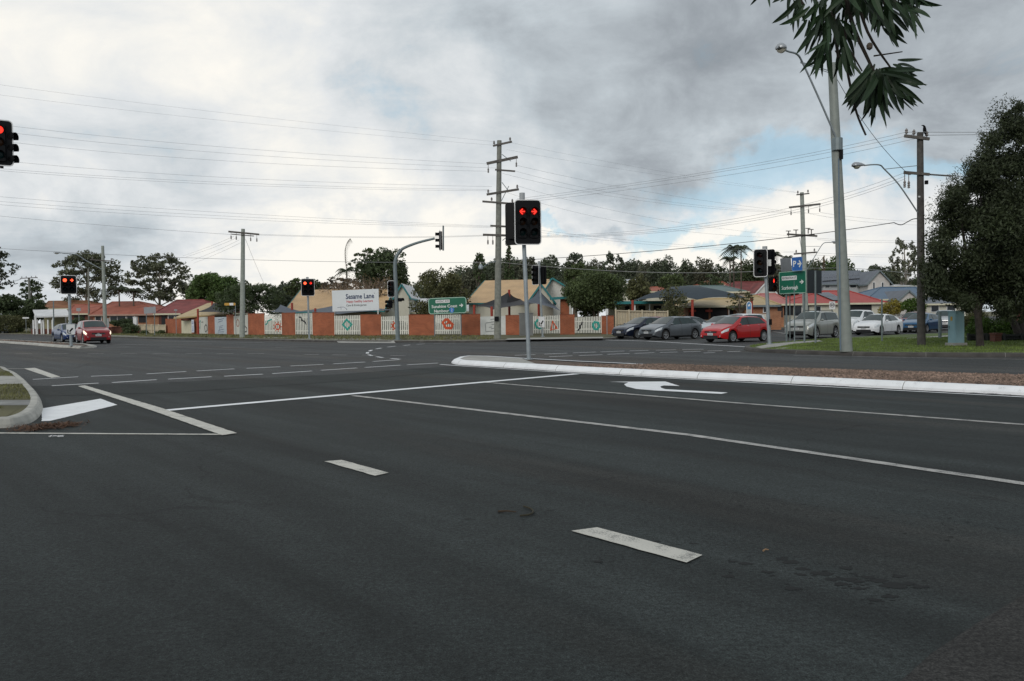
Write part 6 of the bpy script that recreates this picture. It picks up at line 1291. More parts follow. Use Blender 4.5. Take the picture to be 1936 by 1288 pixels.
    for sd in (1, -1):
        patch('side_window', M_cglass, S['pb']+.03, S['w0']-.06, 6.08, 6.96, sd, .006, xhi=-(cl-rf)*.80)
        if kind != 'ute': patch('side_window', M_cglass, S['w1']+.12, S['pb']-.05, 6.08, 6.96, sd, .006, xlo=(.28 if kind != 'suv' else .1))
        else: patch('side_window', M_cglass, -.82, S['pb']-.05, 6.12, 6.90, sd, .006)
        patch('window_trim', M_trimk, S['pb']-.05, S['pb']+.03, 6.05, 6.93, sd, .008, nx=2)
        fa, fb = S['pb'], S['w0']-.02
        dr = patch('door', pm, fa+.012, fb, 2.3, 5.95, sd, .007, nx=8)
        patch('door_handle', M_chrome if kind != 'ute' else M_trimk, fa+.08, fa+.24, 5.15, 5.35, sd, .03, dr, 2, 2)
        rb = max(xr+Ra+.0, -1.1) if kind != 'ute' else -.88
        dr = patch('door', pm, rb, fa-.012, 2.3, 5.95, sd, .007, nx=8); patch('door_handle', M_chrome if kind != 'ute' else M_trimk, rb+.05, rb+.2, 5.15, 5.35, sd, .03, dr, 2, 2)
        patch('door_gap', M_trimk, fa-.012, fa+.012, 2.3, 6.0, sd, .004, nx=2); patch('door_gap', M_trimk, fb, fb+.02, 2.6, 6.0, sd, .004, nx=2); patch('door_gap', M_trimk, rb-.02, rb, 3.2, 6.0, sd, .004, nx=2)
        patch('sill', M_trimk, xr+Ra+.05, xf-Ra-.05, 1.9, 2.25, sd, .004)
        patch('headlight', M_on if lit else M_hl, Lh-.46, Lh-.05, 4.5, 5.95, sd, .012, nx=6, xlo=-.16)
        patch('tail_light', M_tl, -Lh+.03, -Lh+.24, 4.9, 6.05, sd, .01, nx=4)
        fl = MB(); fl.box((Lh-.045, sd*(wd(Lh)-.15), .37 if kind != 'suv' else .5), (.05, .22, .10), -sd*.25); fl.build('fog_light', M_hl, T, world=False)
        mr_ = MB(); px_, py_, pz_ = S['w0']-.12, sd*(W+.10), bl(.9)+.09
        k = 8; prof = [(-.06, .02), (-.055, .055), (0, .075), (.05, .06), (.09, .015)]
        vs = [(px_+a, py_+b_*1.35*math.cos(2*math.pi*j/k), pz_+b_*math.sin(2*math.pi*j/k)) for a, b_ in prof for j in range(k)]
        mr_.add(vs, [(i*k+j, i*k+(j+1) % k, (i+1)*k+(j+1) % k, (i+1)*k+j) for i in range(4) for j in range(k)]+[tuple(range(k))[::-1]]); mr_.beam((px_, sd*(W-.06), pz_-.05), (px_, py_, pz_-.03), .05, .04)
        mr_.build('wing_mirror', pm, T, world=False, smooth=True)
        for xw in (xf, xr):
            w_ = MB(); yo = sd*(W-.11); o_ = sd
            prof = [(Rw*.62, -.10), (Rw*.93, -.105), (Rw, -.08), (Rw, .06), (Rw*.94, .098), (Rw*.72, .105), (Rw*.66, .09)]
            w_.lathe([(r, y*o_) for r, y in prof], 28, (0, 0, 0), 'y'); wo = w_.build('wheel', M_tyre, T, world=False, smooth=True); wo.location = (xw, yo, Rw)
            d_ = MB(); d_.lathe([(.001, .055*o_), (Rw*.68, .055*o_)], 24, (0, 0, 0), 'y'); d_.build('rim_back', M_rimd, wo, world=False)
            r_ = MB(); r_.lathe([(Rw*.70, .05*o_), (Rw*.70, .104*o_), (Rw*.60, .098*o_), (Rw*.60, .06*o_)], 24, (0, 0, 0), 'y'); r_.lathe([(.001, .10*o_), (Rw*.16, .098*o_), (Rw*.2, .07*o_)], 12, (0, 0, 0), 'y')
            for kk in range(rimk):
                a = 2*math.pi*kk/rimk+.3; ca, sa = math.cos(a), math.sin(a)
                r_.add([(ca*rr_*Rw-sa*ww*q, yy*o_, sa*rr_*Rw+ca*ww*q) for rr_, ww, yy in ((.12, .035, .095), (.63, .028, .088)) for q in (-1, 1)], [(0, 1, 3, 2)])
            r_.build('rim', M_rim, wo, world=False)
    # front and rear details
    zt = bl(Lh-.05)
    b_ = MB(); b_.box((Lh+.004, 0, zt*.50+.0), (.03, W*1.15, .20)); b_.build('air_intake', M_trimk, T, world=False)
    b_ = MB(); b_.box((Lh-.03, 0, zt-.015), (.09, W*.95, .10)); gr = b_.build('grille', M_trimk, T, world=False)
    b_ = MB(); b_.box((Lh+.018, 0, zt+.0), (.012, .15, .05)); b_.box((Lh+.016, 0, zt-.045), (.01, W*.9, .012)); b_.build('grille_trim', M_chrome, gr, world=False)
    b_ = MB(); b_.box((Lh+.028, 0, zt-.13), (.015, .38, .12)); pl_ = b_.build('number_plate', M_plate, T, world=False)
    b_ = MB()
    for i in range(6): b_.box((Lh+.038, -.13+i*.052, zt-.13), (.004, .026, .06))
    b_.build('plate_characters', mat('plate_text', (.08, .09, .14), .6), pl_, world=False)
    b_ = MB(); b_.box((-Lh-.01, 0, .8), (.015, .38, .12)); b_.build('number_plate', M_plate, T, world=False)
    if kind == 'suv' and 'silver' in label:
        for sd in (1, -1):
            b_ = MB(); b_.tube([(.25, sd*(S['roofw']-.06), 1.66), (.15, sd*(S['roofw']-.06), 1.74), (-1.5, sd*(S['roofw']-.06), 1.74), (-1.65, sd*(S['roofw']-.06), 1.67)], .02, 6); b_.build('roof_rail', M_trimk, T, world=False)
    if kind == 'ute':
        b_ = MB(); b_.tube([(-1.0, -.6, 1.12), (-1.15, -.58, 1.62), (-1.15, .58, 1.62), (-1.0, .6, 1.12)], .035, 8); b_.tube([(-1.15, .58, 1.6), (-2.1, .62, 1.16)], .03, 6); b_.tube([(-1.15, -.58, 1.6), (-2.1, -.62, 1.16)], .03, 6); b_.build('sports_bar', M_chrome, T, world=False)
    return T
HD = 215
car('sedan', 'dark navy sedan with its nose at the fence, leftmost of the queue', (1204, 641), HD, (.012, .018, .04), rimk=10)
car('hatch', 'grey hatchback with silver wheels between the dark sedan and the red hatchback', (1257.5, 643), HD, (.13, .145, .16), rimk=5)
car('hatch', 'bright red hatchback nearest the stop line, in front of a white car', (1384, 648), HD, (.46, .012, .014), rimk=9)
car('hatch', 'silver hatchback half hidden behind the grey and red hatchbacks', (1364, 638.8), 220, (.46, .50, .52), rimk=7)
car('suv', 'white car whose curved rear shows behind the red hatchback', (1391, 638), HD, (.62, .64, .65), scale=.94)
car('sedan', 'dark car whose roof shows between the grey and silver hatchbacks', (1288, 637.3), 222, (.05, .055, .06))
car('hatch', 'dark red car whose roof shows above the dark navy sedan', (1222, 636), HD, (.20, .015, .02))
car('suv', 'silver four wheel drive with roof rails behind the green sign posts', (1541.5, 640.5), 224, (.36, .37, .34), rimk=6)
car('sedan', 'white sedan waiting right of the tall pale street light pole', (1665, 634), 222, (.68, .69, .70), rimk=10)
car('ute', 'white utility truck with a sports bar partly behind the pale street light pole', (1624, 631.5), 222, (.66, .68, .69), rimk=6)
car('suv', 'dark red wagon between the white sedan and the blue hatchback', (1738, 628), 226, (.22, .03, .035), scale=.93)
car('hatch', 'blue hatchback partly hidden by the dark timber pole', (1751, 629.5), 224, (.012, .085, .19), rimk=8)
car('suv', 'silver wagon farthest back in the queue, under the big tree', (1806, 624.5), 240, (.45, .46, .47))
# two cars at the left, facing the viewer
def leftcar(kind, label, front_px, Y, hd, c, lit, **k): return car(kind, label, front_px, hd, c, Y=Y, lit=lit, **k)
leftcar('suv', 'dark red compact wagon with headlights on, facing the junction at left', (159, 650), 59.5, -54, (.26, .006, .010), True, rimk=6, scale=1.0)
leftcar('hatch', 'blue hatchback with a pale roof beside the dark red wagon at left', (119, 646), 66, -48, (.02, .05, .16), False)
leftcar('sedan', 'dark car at the far left frame edge by the hedge', (6, 628), 118, -20, (.05, .06, .07), False, group='parked cars beyond the junction')
leftcar('sedan', 'pale blue car parked in the yard behind the round bush', (262, 614), 110, 200, (.35, .42, .46), False, group='parked cars beyond the junction', scale=.9)
# ------------------------------------------------------------------ trees
L_dark = leafmat('foliage_dark', (.072, .098, .044)); L_mid = leafmat('foliage_mid', (.088, .115, .046)); L_olive = leafmat('foliage_olive', (.115, .118, .052)); L_gum = leafmat('foliage_gum', (.125, .135, .082))
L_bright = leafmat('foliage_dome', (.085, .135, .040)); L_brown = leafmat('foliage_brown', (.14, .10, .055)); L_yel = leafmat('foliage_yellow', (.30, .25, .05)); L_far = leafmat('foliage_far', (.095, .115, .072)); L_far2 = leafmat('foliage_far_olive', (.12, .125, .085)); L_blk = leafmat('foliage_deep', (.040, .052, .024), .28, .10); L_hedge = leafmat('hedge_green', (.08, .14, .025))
L_near = leafmat('near_leaf', (.016, .034, .013), .5, .08, .5); L_palm = leafmat('palm_leaf', (.05, .065, .03))
def leafmesh(name, C, sz, m, parent, asp=.45, flat=0., droop=0.):
    """C (n,3) centres; diamond leaves of length sz with random directions"""
    n = len(C); d = rng.normal(0, 1, (n, 3)); d[:, 2] = d[:, 2]*(1-flat)-droop; d /= np.linalg.norm(d, axis=1)[:, None]+1e-9
    e = rng.normal(0, 1, (n, 3)); e -= d*np.sum(d*e, 1)[:, None]; e /= np.linalg.norm(e, axis=1)[:, None]+1e-9
    s = sz*rng.uniform(.6, 1.35, n)[:, None]; d *= s/2; e *= s*asp/2
    V = np.stack([C-d, C+e+d*.15, C+d, C-e+d*.15], 1).reshape(-1, 3)
    return fastmesh(name, V, np.arange(4*n).reshape(n, 4), m, parent)
def clumps_pts(cl, per, shell=.55):
    """cl: (k,6) centre+radii; leaves in the outer part of every clump"""
    out = []
    for c in cl:
        n = max(8, int(per*(c[3]*c[4]*c[5])**(2/3))); u = rng.normal(0, 1, (n, 3)); u /= np.linalg.norm(u, axis=1)[:, None]
        r = rng.uniform(shell, 1.08, n)**.8; out.append(np.array(c[:3])+u*r[:, None]*np.array(c[3:6]))
    return np.concatenate(out)
def limbs(mb, base, top, cl, r0, n=8, wob=.15, frac=.35):
    base, top = Vector(base), Vector(top); pts = []; H_ = (top-base).length
    for i in range(9): t = i/8; pts.append(base.lerp(top, t)+Vector((math.sin(t*4+base.x), math.cos(t*3+base.y), 0))*wob*t*(1.2-t))
    mb.tube(pts, [r0*(1.25 if i == 0 else 1)*(1-.75*i/8) for i in range(9)], 10)
    for c in random.sample(list(cl), min(n, len(cl))):
        c = Vector(c[:3]); t = min(.95, max(frac, (c.z-base.z)/H_*.7)); k = int(t*8); s = pts[k]; rr = r0*(1-.75*k/8)*.55
        mid = s.lerp(c, .5)+Vector((random.uniform(-.2, .2), random.uniform(-.2, .2), .06*H_*random.uniform(-.2, 1)))
        mb.tube(smoothline([s, mid, c], 3), [rr*(1-.8*q/6) for q in range(7)], 6, cap=False)
TG = 'trees around the intersection'
def tree(name, label, bx, x0, x1, yt, yb, Y, m, kind='round', leaf=.32, per=90, ncl=None, bark=M_trunk, tr=None, by=None, group=TG, seed=None, dy=None, cat='tree'):
    """crown fills the pixel box x0..x1, yt..yb at depth Y; trunk stands at pixel column bx"""
    if seed is not None: random.seed(seed)
    A, B = P(x0, yt, Y), P(x1, yb, Y); cx, cz = (A.x+B.x)/2, (A.z+B.z)/2; rx, rz = abs(B.x-A.x)/2, abs(A.z-B.z)/2; ry = dy or rx*.85
    base = Vector((X(bx, Y), Y, .12)); T = thing(name, label, cat, base, group); cl = []
    if kind == 'round':
        k = ncl or 26
        for i in range(k):
            th = random.uniform(0, 6.283); ph = math.acos(random.uniform(-.85, 1)); q = random.uniform(.62, .84)
            rc = random.uniform(.22, .36)
            cl.append((cx+rx*q*math.sin(ph)*math.cos(th)*(1), Y+ry*q*math.sin(ph)*math.sin(th), cz+rz*q*math.cos(ph), rx*rc, ry*rc, rz*rc*random.uniform(.85, 1.15)))
        cl.append((cx, Y, cz-rz*.05, rx*.62, ry*.62, rz*.62))
    elif kind == 'gum':
        k = int((ncl or 34)*2.6)
        for i in range(k):
            th = random.uniform(0, 6.283); q = math.sqrt(random.uniform(.03, 1)); zt = random.uniform(-.75, .92)
            lim = math.sqrt(max(.05, 1-max(0, zt)**2))*(.75+.25*min(1, zt+1)); rc = random.uniform(.05, .15)
            zj = zt+random.gauss(0, .05); cl.append((cx+rx*q*.92*lim*math.cos(th), Y+ry*q*.92*lim*math.sin(th), cz+rz*zj*.92, rx*rc*1.3, rx*rc*1.3, rz*rc*.9))
    elif kind == 'bush':
        k = ncl or 30
        for i in range(k):
            th = random.uniform(0, 6.283); q = math.sqrt(random.uniform(0, 1)); zt = random.uniform(-1, .8); lim = math.sqrt(max(.1, 1-max(0, zt)**2*.9)); rc = random.uniform(.16, .30)
            cl.append((cx+rx*q*.82*lim*math.cos(th), Y+ry*q*.82*lim*math.sin(th), cz+rz*zt*.82, rx*rc, ry*rc, rz*rc))
        for i in range(10):  # ragged sprays at the top
            th = random.uniform(-1, 1); cl.append((cx+rx*th*.7, Y+random.uniform(-.4, .4)*ry, cz+rz*(1-abs(th)*.6)*random.uniform(.85, 1.0), rx*.07, rx*.07, rz*.14))
    elif kind == 'cone':
        k = ncl or 40
        for i in range(k):
            t = (i+.5)/k; th = i*2.4; w = (1-t)*.85+.06; cl.append((cx+rx*w*.6*math.cos(th), Y+rx*w*.6*math.sin(th), cz-rz+2*rz*t, rx*w*.42+.1, rx*w*.42+.1, rz*.07))
    mb = MB(); limbs(mb, base, (cx, Y, cz+rz*(.5 if kind != 'cone' else .98)), cl, tr or max(.12, (A.z-.1)*.022), 14 if kind == 'gum' else 7, frac=.3); mb.build('trunk', bark, T, smooth=True)
    pts = clumps_pts(cl, per/leaf, .5 if kind != 'gum' else .2); leafmesh('crown', pts, leaf, m, T); return T
# background rows (far to near)
tl_ = [(838, 870, 905, 506, 562, 150, 'round', L_dark), (905, 893, 920, 477, 545, 135, 'gum', L_dark), (930, 912, 952, 495, 560, 160, 'gum', L_mid), (1000, 975, 1030, 483, 560, 170, 'gum', L_gum), (1040, 1018, 1066, 480, 560, 165, 'gum', L_dark), (1085, 1055, 1116, 476, 560, 160, 'gum', L_gum), (1125, 1105, 1148, 490, 555, 170, 'round', L_dark),
       (1158, 1136, 1184, 471, 560, 150, 'gum', L_gum), (1195, 1172, 1214, 494, 555, 165, 'round', L_dark), (1222, 1203, 1240, 491, 556, 160, 'round', L_mid), (1254, 1224, 1286, 487, 560, 150, 'round', L_mid), (1298, 1281, 1314, 491, 558, 160, 'round', L_gum), (1330, 1306, 1352, 489, 556, 160, 'round', L_mid), (1357, 1342, 1378, 499, 552, 155, 'gum', L_dark),
       (1420, 1392, 1446, 492, 556, 130, 'round', L_dark), (1478, 1440, 1500, 500, 560, 140, 'round', L_dark), (1586, 1553, 1618, 489, 535, 150, 'round', L_bright), (1668, 1628, 1706, 500, 560, 145, 'round', L_dark), (960, 938, 985, 500, 560, 150, 'round', L_dark), (1212, 1180, 1240, 520, 572, 110, 'round', L_olive), (600, 575, 622, 530, 570, 130, 'gum', L_dark), (560, 536, 585, 528, 562, 130, 'gum', L_mid), (1748, 1712, 1790, 520, 590, 120, 'round', L_dark),
       (1270, 1240, 1300, 516, 556, 120, 'bush', L_mid), (1340, 1310, 1372, 520, 556, 125, 'bush', L_dark), (1130, 1100, 1160, 506, 560, 120, 'round', L_dark), (1030, 1000, 1062, 505, 556, 125, 'round', L_dark), (1090, 1060, 1120, 500, 556, 130, 'round', L_mid)]
where = ['behind the bushy tree above the green sign', 'small and spiky, left of the tallest pole', 'just left of the tallest pole above the cream roof', 'right behind the centre island signal head', 'right of the centre island signal', 'above the peak of the dark round tree', 'right of the umbrella shaped tree tops', 'tall and airy, highest of the row right of centre', 'small and round, right of the tall airy tree',
         'paler, in the dip of the row above the distant white roof', 'wide and domed above the middle of the grey canopy', 'narrow, right of the wide domed tree', 'broad, left of the palms', 'low and thin at the foot of the palms', 'very dark, between the palms and the right signal', 'behind the blue parking sign', 'bright dome above the solar panels', 'dark dome right of the two storey house',
         'dark mass directly behind the tallest pole', 'yellowish, in front of the row above the cream fence', 'low and dark above the cream roof left of the billboard', 'thin, above the teal trimmed gable', 'dark, behind the blue roofed house', 'low, left of the grey-green roof', 'low, behind the distant terracotta roof', 'dark and round, behind the dark green street tree', 'dark and round, above the blue roof gable', 'mid green, above the dark green street tree']
for i, ((bx, x0, x1, yt, yb, Y, k, m), wl) in enumerate(zip(tl_, where)):
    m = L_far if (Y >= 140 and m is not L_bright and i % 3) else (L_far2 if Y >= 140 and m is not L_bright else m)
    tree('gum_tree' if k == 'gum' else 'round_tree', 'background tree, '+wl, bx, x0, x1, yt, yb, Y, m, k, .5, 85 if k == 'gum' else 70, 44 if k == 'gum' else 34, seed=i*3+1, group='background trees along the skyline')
tree('gum_tree', 'open crowned gum tree behind the street lamp arm at left', 160, 92, 238, 476, 585, 135, L_gum, 'gum', .5, 50, 52, M_trunkg, seed=11)
tree('gum_tree', 'large open gum tree with sky showing through, above the maroon roof', 300, 236, 369, 477, 578, 130, L_gum, 'gum', .5, 58, 56, M_trunkg, seed=5)
tree('gum_tree', 'airy flat topped tree behind the distant carport pole', 60, 28, 92, 528, 590, 150, L_dark, 'gum', .5, 70, 30, seed=8)
tree('round_tree', 'dark dense tree mass at the left frame edge above the hedge', 20, -60, 58, 560, 632, 126, L_dark, 'round', .5, 130, 46, seed=9)
tree('round_tree', 'dark low tree beside the distant carport pole', 66, 44, 92, 563, 612, 124, L_dark, 'round', .45, 120, 30, seed=10)
tree('gum_tree', 'leafy branch ends of a tree cut by the left frame edge', -60, -110, 34, 462, 560, 62, L_blk, 'gum', .3, 60, 40, seed=12)
tree('dome_tree', 'smooth dome shaped bright green tree left of the pale pole', 405, 353, 458, 517, 600, 118, L_bright, 'round', .42, 170, 70, seed=13)
tree('bushy_tree', 'dark bushy tree spreading behind the pale pole', 470, 398, 542, 532, 594, 84, L_dark, 'bush', .26, 100, 46, seed=14)
tree('fig_tree', 'tall dark tree with layered crown behind the billboard', 715, 668, 778, 470, 570, 104, L_dark, 'round', .40, 80, 40, seed=15)
tree('fig_tree', 'dark leaning side tree crown left of the tall layered tree', 690, 655, 735, 468, 520, 106, L_mid, 'gum', .36, 90, 22, seed=16)
tree('bushy_tree', 'bushy brownish green tree behind the wide green direction sign', 835, 776, 892, 506, 596, 78, L_olive, 'bush', .26, 115, 50, seed=17)
tree('bushy_tree', 'dense dark green round tree right of the cream gable', 1122, 1062, 1186, 510, 604, 76, L_mid, 'round', .26, 130, 50, seed=18)
tree('bushy_tree', 'olive twiggy tree in front of the blue-grey canopy', 1272, 1236, 1308, 537, 612, 69, L_olive, 'bush', .2, 80, 34, seed=19)
tree('bushy_tree', 'small sprawling tree with a brown trunk beside the tan brick building', 1396, 1368, 1428, 548, 592, 68, L_olive, 'gum', .2, 90, 24, seed=20)
tree('pine_tree', 'dark conical pine right behind the tallest pole', 961, 944, 980, 454, 566, 115, L_dark, 'cone', .45, 90, 60, seed=21)
tree('gum_tree', 'tall layered gum tree against the sky left of the dark timber pole', 1716, 1682, 1738, 444, 552, 122, L_gum, 'gum', .4, 100, 34, M_trunkg, seed=22)
for i, (x, y, w, lab) in enumerate(((1540.5, 495, 3, 'slim dark cypress, leftmost of three beside the lamp arm'), (1548, 497, 3, 'slim dark cypress, middle of three beside the lamp arm'), (1557.5, 485, 6.5, 'widest brown-green cypress, rightmost of three beside the lamp arm'))):
    tree('cypress_tree', lab, x, x-w, x+w, y, 545, 140, L_dark if i < 2 else L_brown, 'cone', .4, 90, 30, seed=30+i, group='cypress trees')
for i, (bx, x0, x1, yt, yb, Y, m, lab) in enumerate(((1682, 1662, 1706, 566, 600, 84, L_yel, 'yellow-green bush right of the red roofed house'), (1722, 1700, 1752, 566, 600, 82, L_hedge, 'dark green bush right of the yellow-green bush'), (243, 223, 266, 611, 636, 99, L_dark, 'round dark bush in front of the low cream fence'), (275, 266, 284, 625, 634, 98, L_mid, 'tiny dark shrub at the foot of the low cream fence'),
        (303, 292, 313, 624, 634, 97, L_mid, 'tiny dark shrub beside the brick wall end'), (232, 206, 262, 602, 620, 103, L_dark, 'dark hedge bush below the red tiled roof'), (160, 128, 178, 598, 628, 100, L_dark, 'dark hedge behind the dark red wagon'), (25, -30, 58, 596, 631, 119, L_olive, 'olive hedge at the far left behind the road'),
        (1880, 1828, 1930, 588, 658, 43.5, L_hedge, 'bright green shrub behind the trunk of the big tree'), (1935, 1892, 2010, 596, 658, 42, L_hedge, 'dark shrub behind the short brick pillar'), (1842, 1820, 1872, 582, 640, 50, L_olive, 'olive shrub left of the big tree trunk'), (985, 890, 960, 600, 640, 78, L_blk, 'dark garden shrub behind the white banner panel'),
        (560, 500, 640, 604, 640, 84, L_blk, 'dark garden shrub behind the left picket panels'), (700, 640, 780, 604, 640, 78, L_blk, 'dark garden shrub below the billboard'), (850, 815, 880, 600, 640, 74, L_blk, 'dark garden shrub behind the looping orange motif'), (1040, 1000, 1065, 600, 640, 72, L_blk, 'dark garden shrub behind the orange triangle panel'), (1110, 1080, 1142, 600, 640, 70, L_blk, 'dark garden shrub behind the teal ring panel'))):
    tree('garden_bush', lab, bx, x0, x1, yt, yb, Y, m, 'round', .22 if Y > 60 else .12, 150 if Y > 60 else 330, 26, tr=.05, seed=50+i, group='bushes and hedges', cat='bush')
# bare winter shrub behind the billboard
T = thing('bare_tree', 'leafless pale brown twiggy tree rising behind the billboard', 'tree', (X(688, 90), 90, .12), TG); mb = MB(); random.seed(3); tips = []
def twig(p, d, l, r, lvl):
    q = p+d*l; mb.tube([p, p.lerp(q, .5)+Vector((random.uniform(-.08, .08),)*3)*l*.4, q], [r, r*.8, r*.55], 5, cap=False); tips.append(q)
    if lvl:
        for _ in range(3 if lvl > 1 else 4):
            nd_ = (d+Vector((random.uniform(-.6, .6), random.uniform(-.5, .5), random.uniform(-.05, .5)))).normalized(); twig(q, nd_, l*random.uniform(.6, .85), r*.5, lvl-1)
for i in range(9):
    a = -0.9+i*.22; twig(Vector((X(688, 90)+a*1.2, 90+random.uniform(-.6, .6), .12)), Vector((a*.55, random.uniform(-.2, .2), 1)).normalized(), 2.1, .085, 3)
mb.build('trunk', mat('bare_twig', (.34, .27, .22), .9, amp=.2), T, smooth=True); leafmesh('crown', np.array([tuple(t) for t in tips for _ in range(3)])+rng.normal(0, .25, (len(tips)*3, 3)), .2, L_brown, T)
tree('bushy_tree', 'brown autumn foliage at the right edge of the billboard', 722, 706, 746, 544, 590, 88, L_brown, 'bush', .22, 70, 22, seed=71)
tree('bushy_tree', 'grey-brown thin foliage above the left part of the billboard', 648, 600, 690, 524, 566, 96, leafmat('foliage_greybrown', (.11, .095, .07)), 'gum', .28, 110, 40, seed=72)
# far wood behind the row of single trees, one mass
cl = []; random.seed(99)
for i in range(420):
    px = random.uniform(520, 1800); Yq = random.uniform(185, 215); r = random.uniform(1.6, 3.4); h = random.uniform(512, 560)+5*math.sin(px*.03)+5*math.sin(px*.011); h += 34 if px < 860 else (20 if px > 1560 else 0)
    c = P(px, h, Yq); cl.append((c.x, c.y, c.z, r, r, r*.9))
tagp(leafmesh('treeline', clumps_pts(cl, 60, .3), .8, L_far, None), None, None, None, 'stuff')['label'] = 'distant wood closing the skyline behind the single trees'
# palms
def palm(label, bx, yt, Y, h_fr, n=13, tr=.10, base_y=None, droop=1.0, lean=0., name='palm_tree'):
    top = P(bx, yt, Y); T = thing(name, label, 'palm tree', (top.x-lean, Y, .12), 'palms on the skyline'); mb = MB()
    mb.tube(smoothline([Vector((top.x-lean, Y, .12)), Vector((top.x-lean*.6, Y, top.z*.5)), top], 4), [tr*(1.3-.5*i/8) for i in range(9)], 8); mb.build('trunk', M_trunk, T, smooth=True)
    Vs, C = [], []; 
    for i in range(n):
        a = i*6.283/n+random.uniform(-.2, .2); el = random.uniform(-.1, 1.1); d = Vector((math.cos(a)*math.cos(el), math.sin(a)*math.cos(el), math.sin(el))); pr = None
        for s in range(13):
            t = s/12; p = top+d*h_fr*t+Vector((0, 0, -h_fr*.75*droop*t*t)); tg = (p-pr).normalized() if pr is not None else d; pr = p
            if s:
                sd = tg.cross(Vector((0, 0, 1))).normalized(); l = h_fr*.30*math.sin(math.pi*(.15+.8*t))
                for q in (-1, 1): e = p+sd*q*l+Vector((0, 0, -l*.6)); w = tg*h_fr*.035; Vs += [tuple(p-w), tuple(p+w), tuple(e)]
    V = np.array(Vs); fastmesh('crown', V, np.arange(len(V)).reshape(-1, 3), L_palm, T)
random.seed(5)
palm('tallest palm of the group left of the right signal', 1387, 470, 120, 2.3, 15); palm('palm right of the tallest one, with a visible pale trunk', 1401, 470, 118, 2.1, 13); palm('shorter bushy palm below the tallest one', 1380, 492, 116, 2.2, 14); palm('palm crown peeping right of the right signal heads', 1462, 482, 125, 2.2, 12)
palm('far palm crown just above the blank sign back', 1490, 487, 150, 1.6, 10); palm('drooping palm in front of the gum tree at left', 225, 548, 112, 2.4, 12); palm('drooping palm in front of the large gum tree at left', 252, 552, 112, 2.4, 12)
palm('thin wind bent palm standing above the billboard', 655, 512, 98, 2.0, 9, .1, lean=-.2)
mb = MB(); T = thing('bent_palm_frond', 'single tall curved frond rising above the thin palm', 'palm frond', P(655, 512, 98.2)); pp = smoothline([P(656, 512, 98.2), P(653, 490, 98.2), P(653, 470, 98.2), P(657, 458, 98.2), P(662, 452, 98.2)], 5); mb.tube(pp, [.05*(1-i/len(pp)*.8) for i in range(len(pp))], 5); mb.build('rib', M_trunk, T)
Vs = []
for i, p in enumerate(pp[2:]):
    for q in (.45, -.2): e = p+Vector((q*.8, 0, -.5)); Vs += [tuple(p), tuple(p+Vector((0, 0, .10))), tuple(e)]
fastmesh('leaflets', np.array(Vs), np.arange(len(Vs)).reshape(-1, 3), L_palm, T)
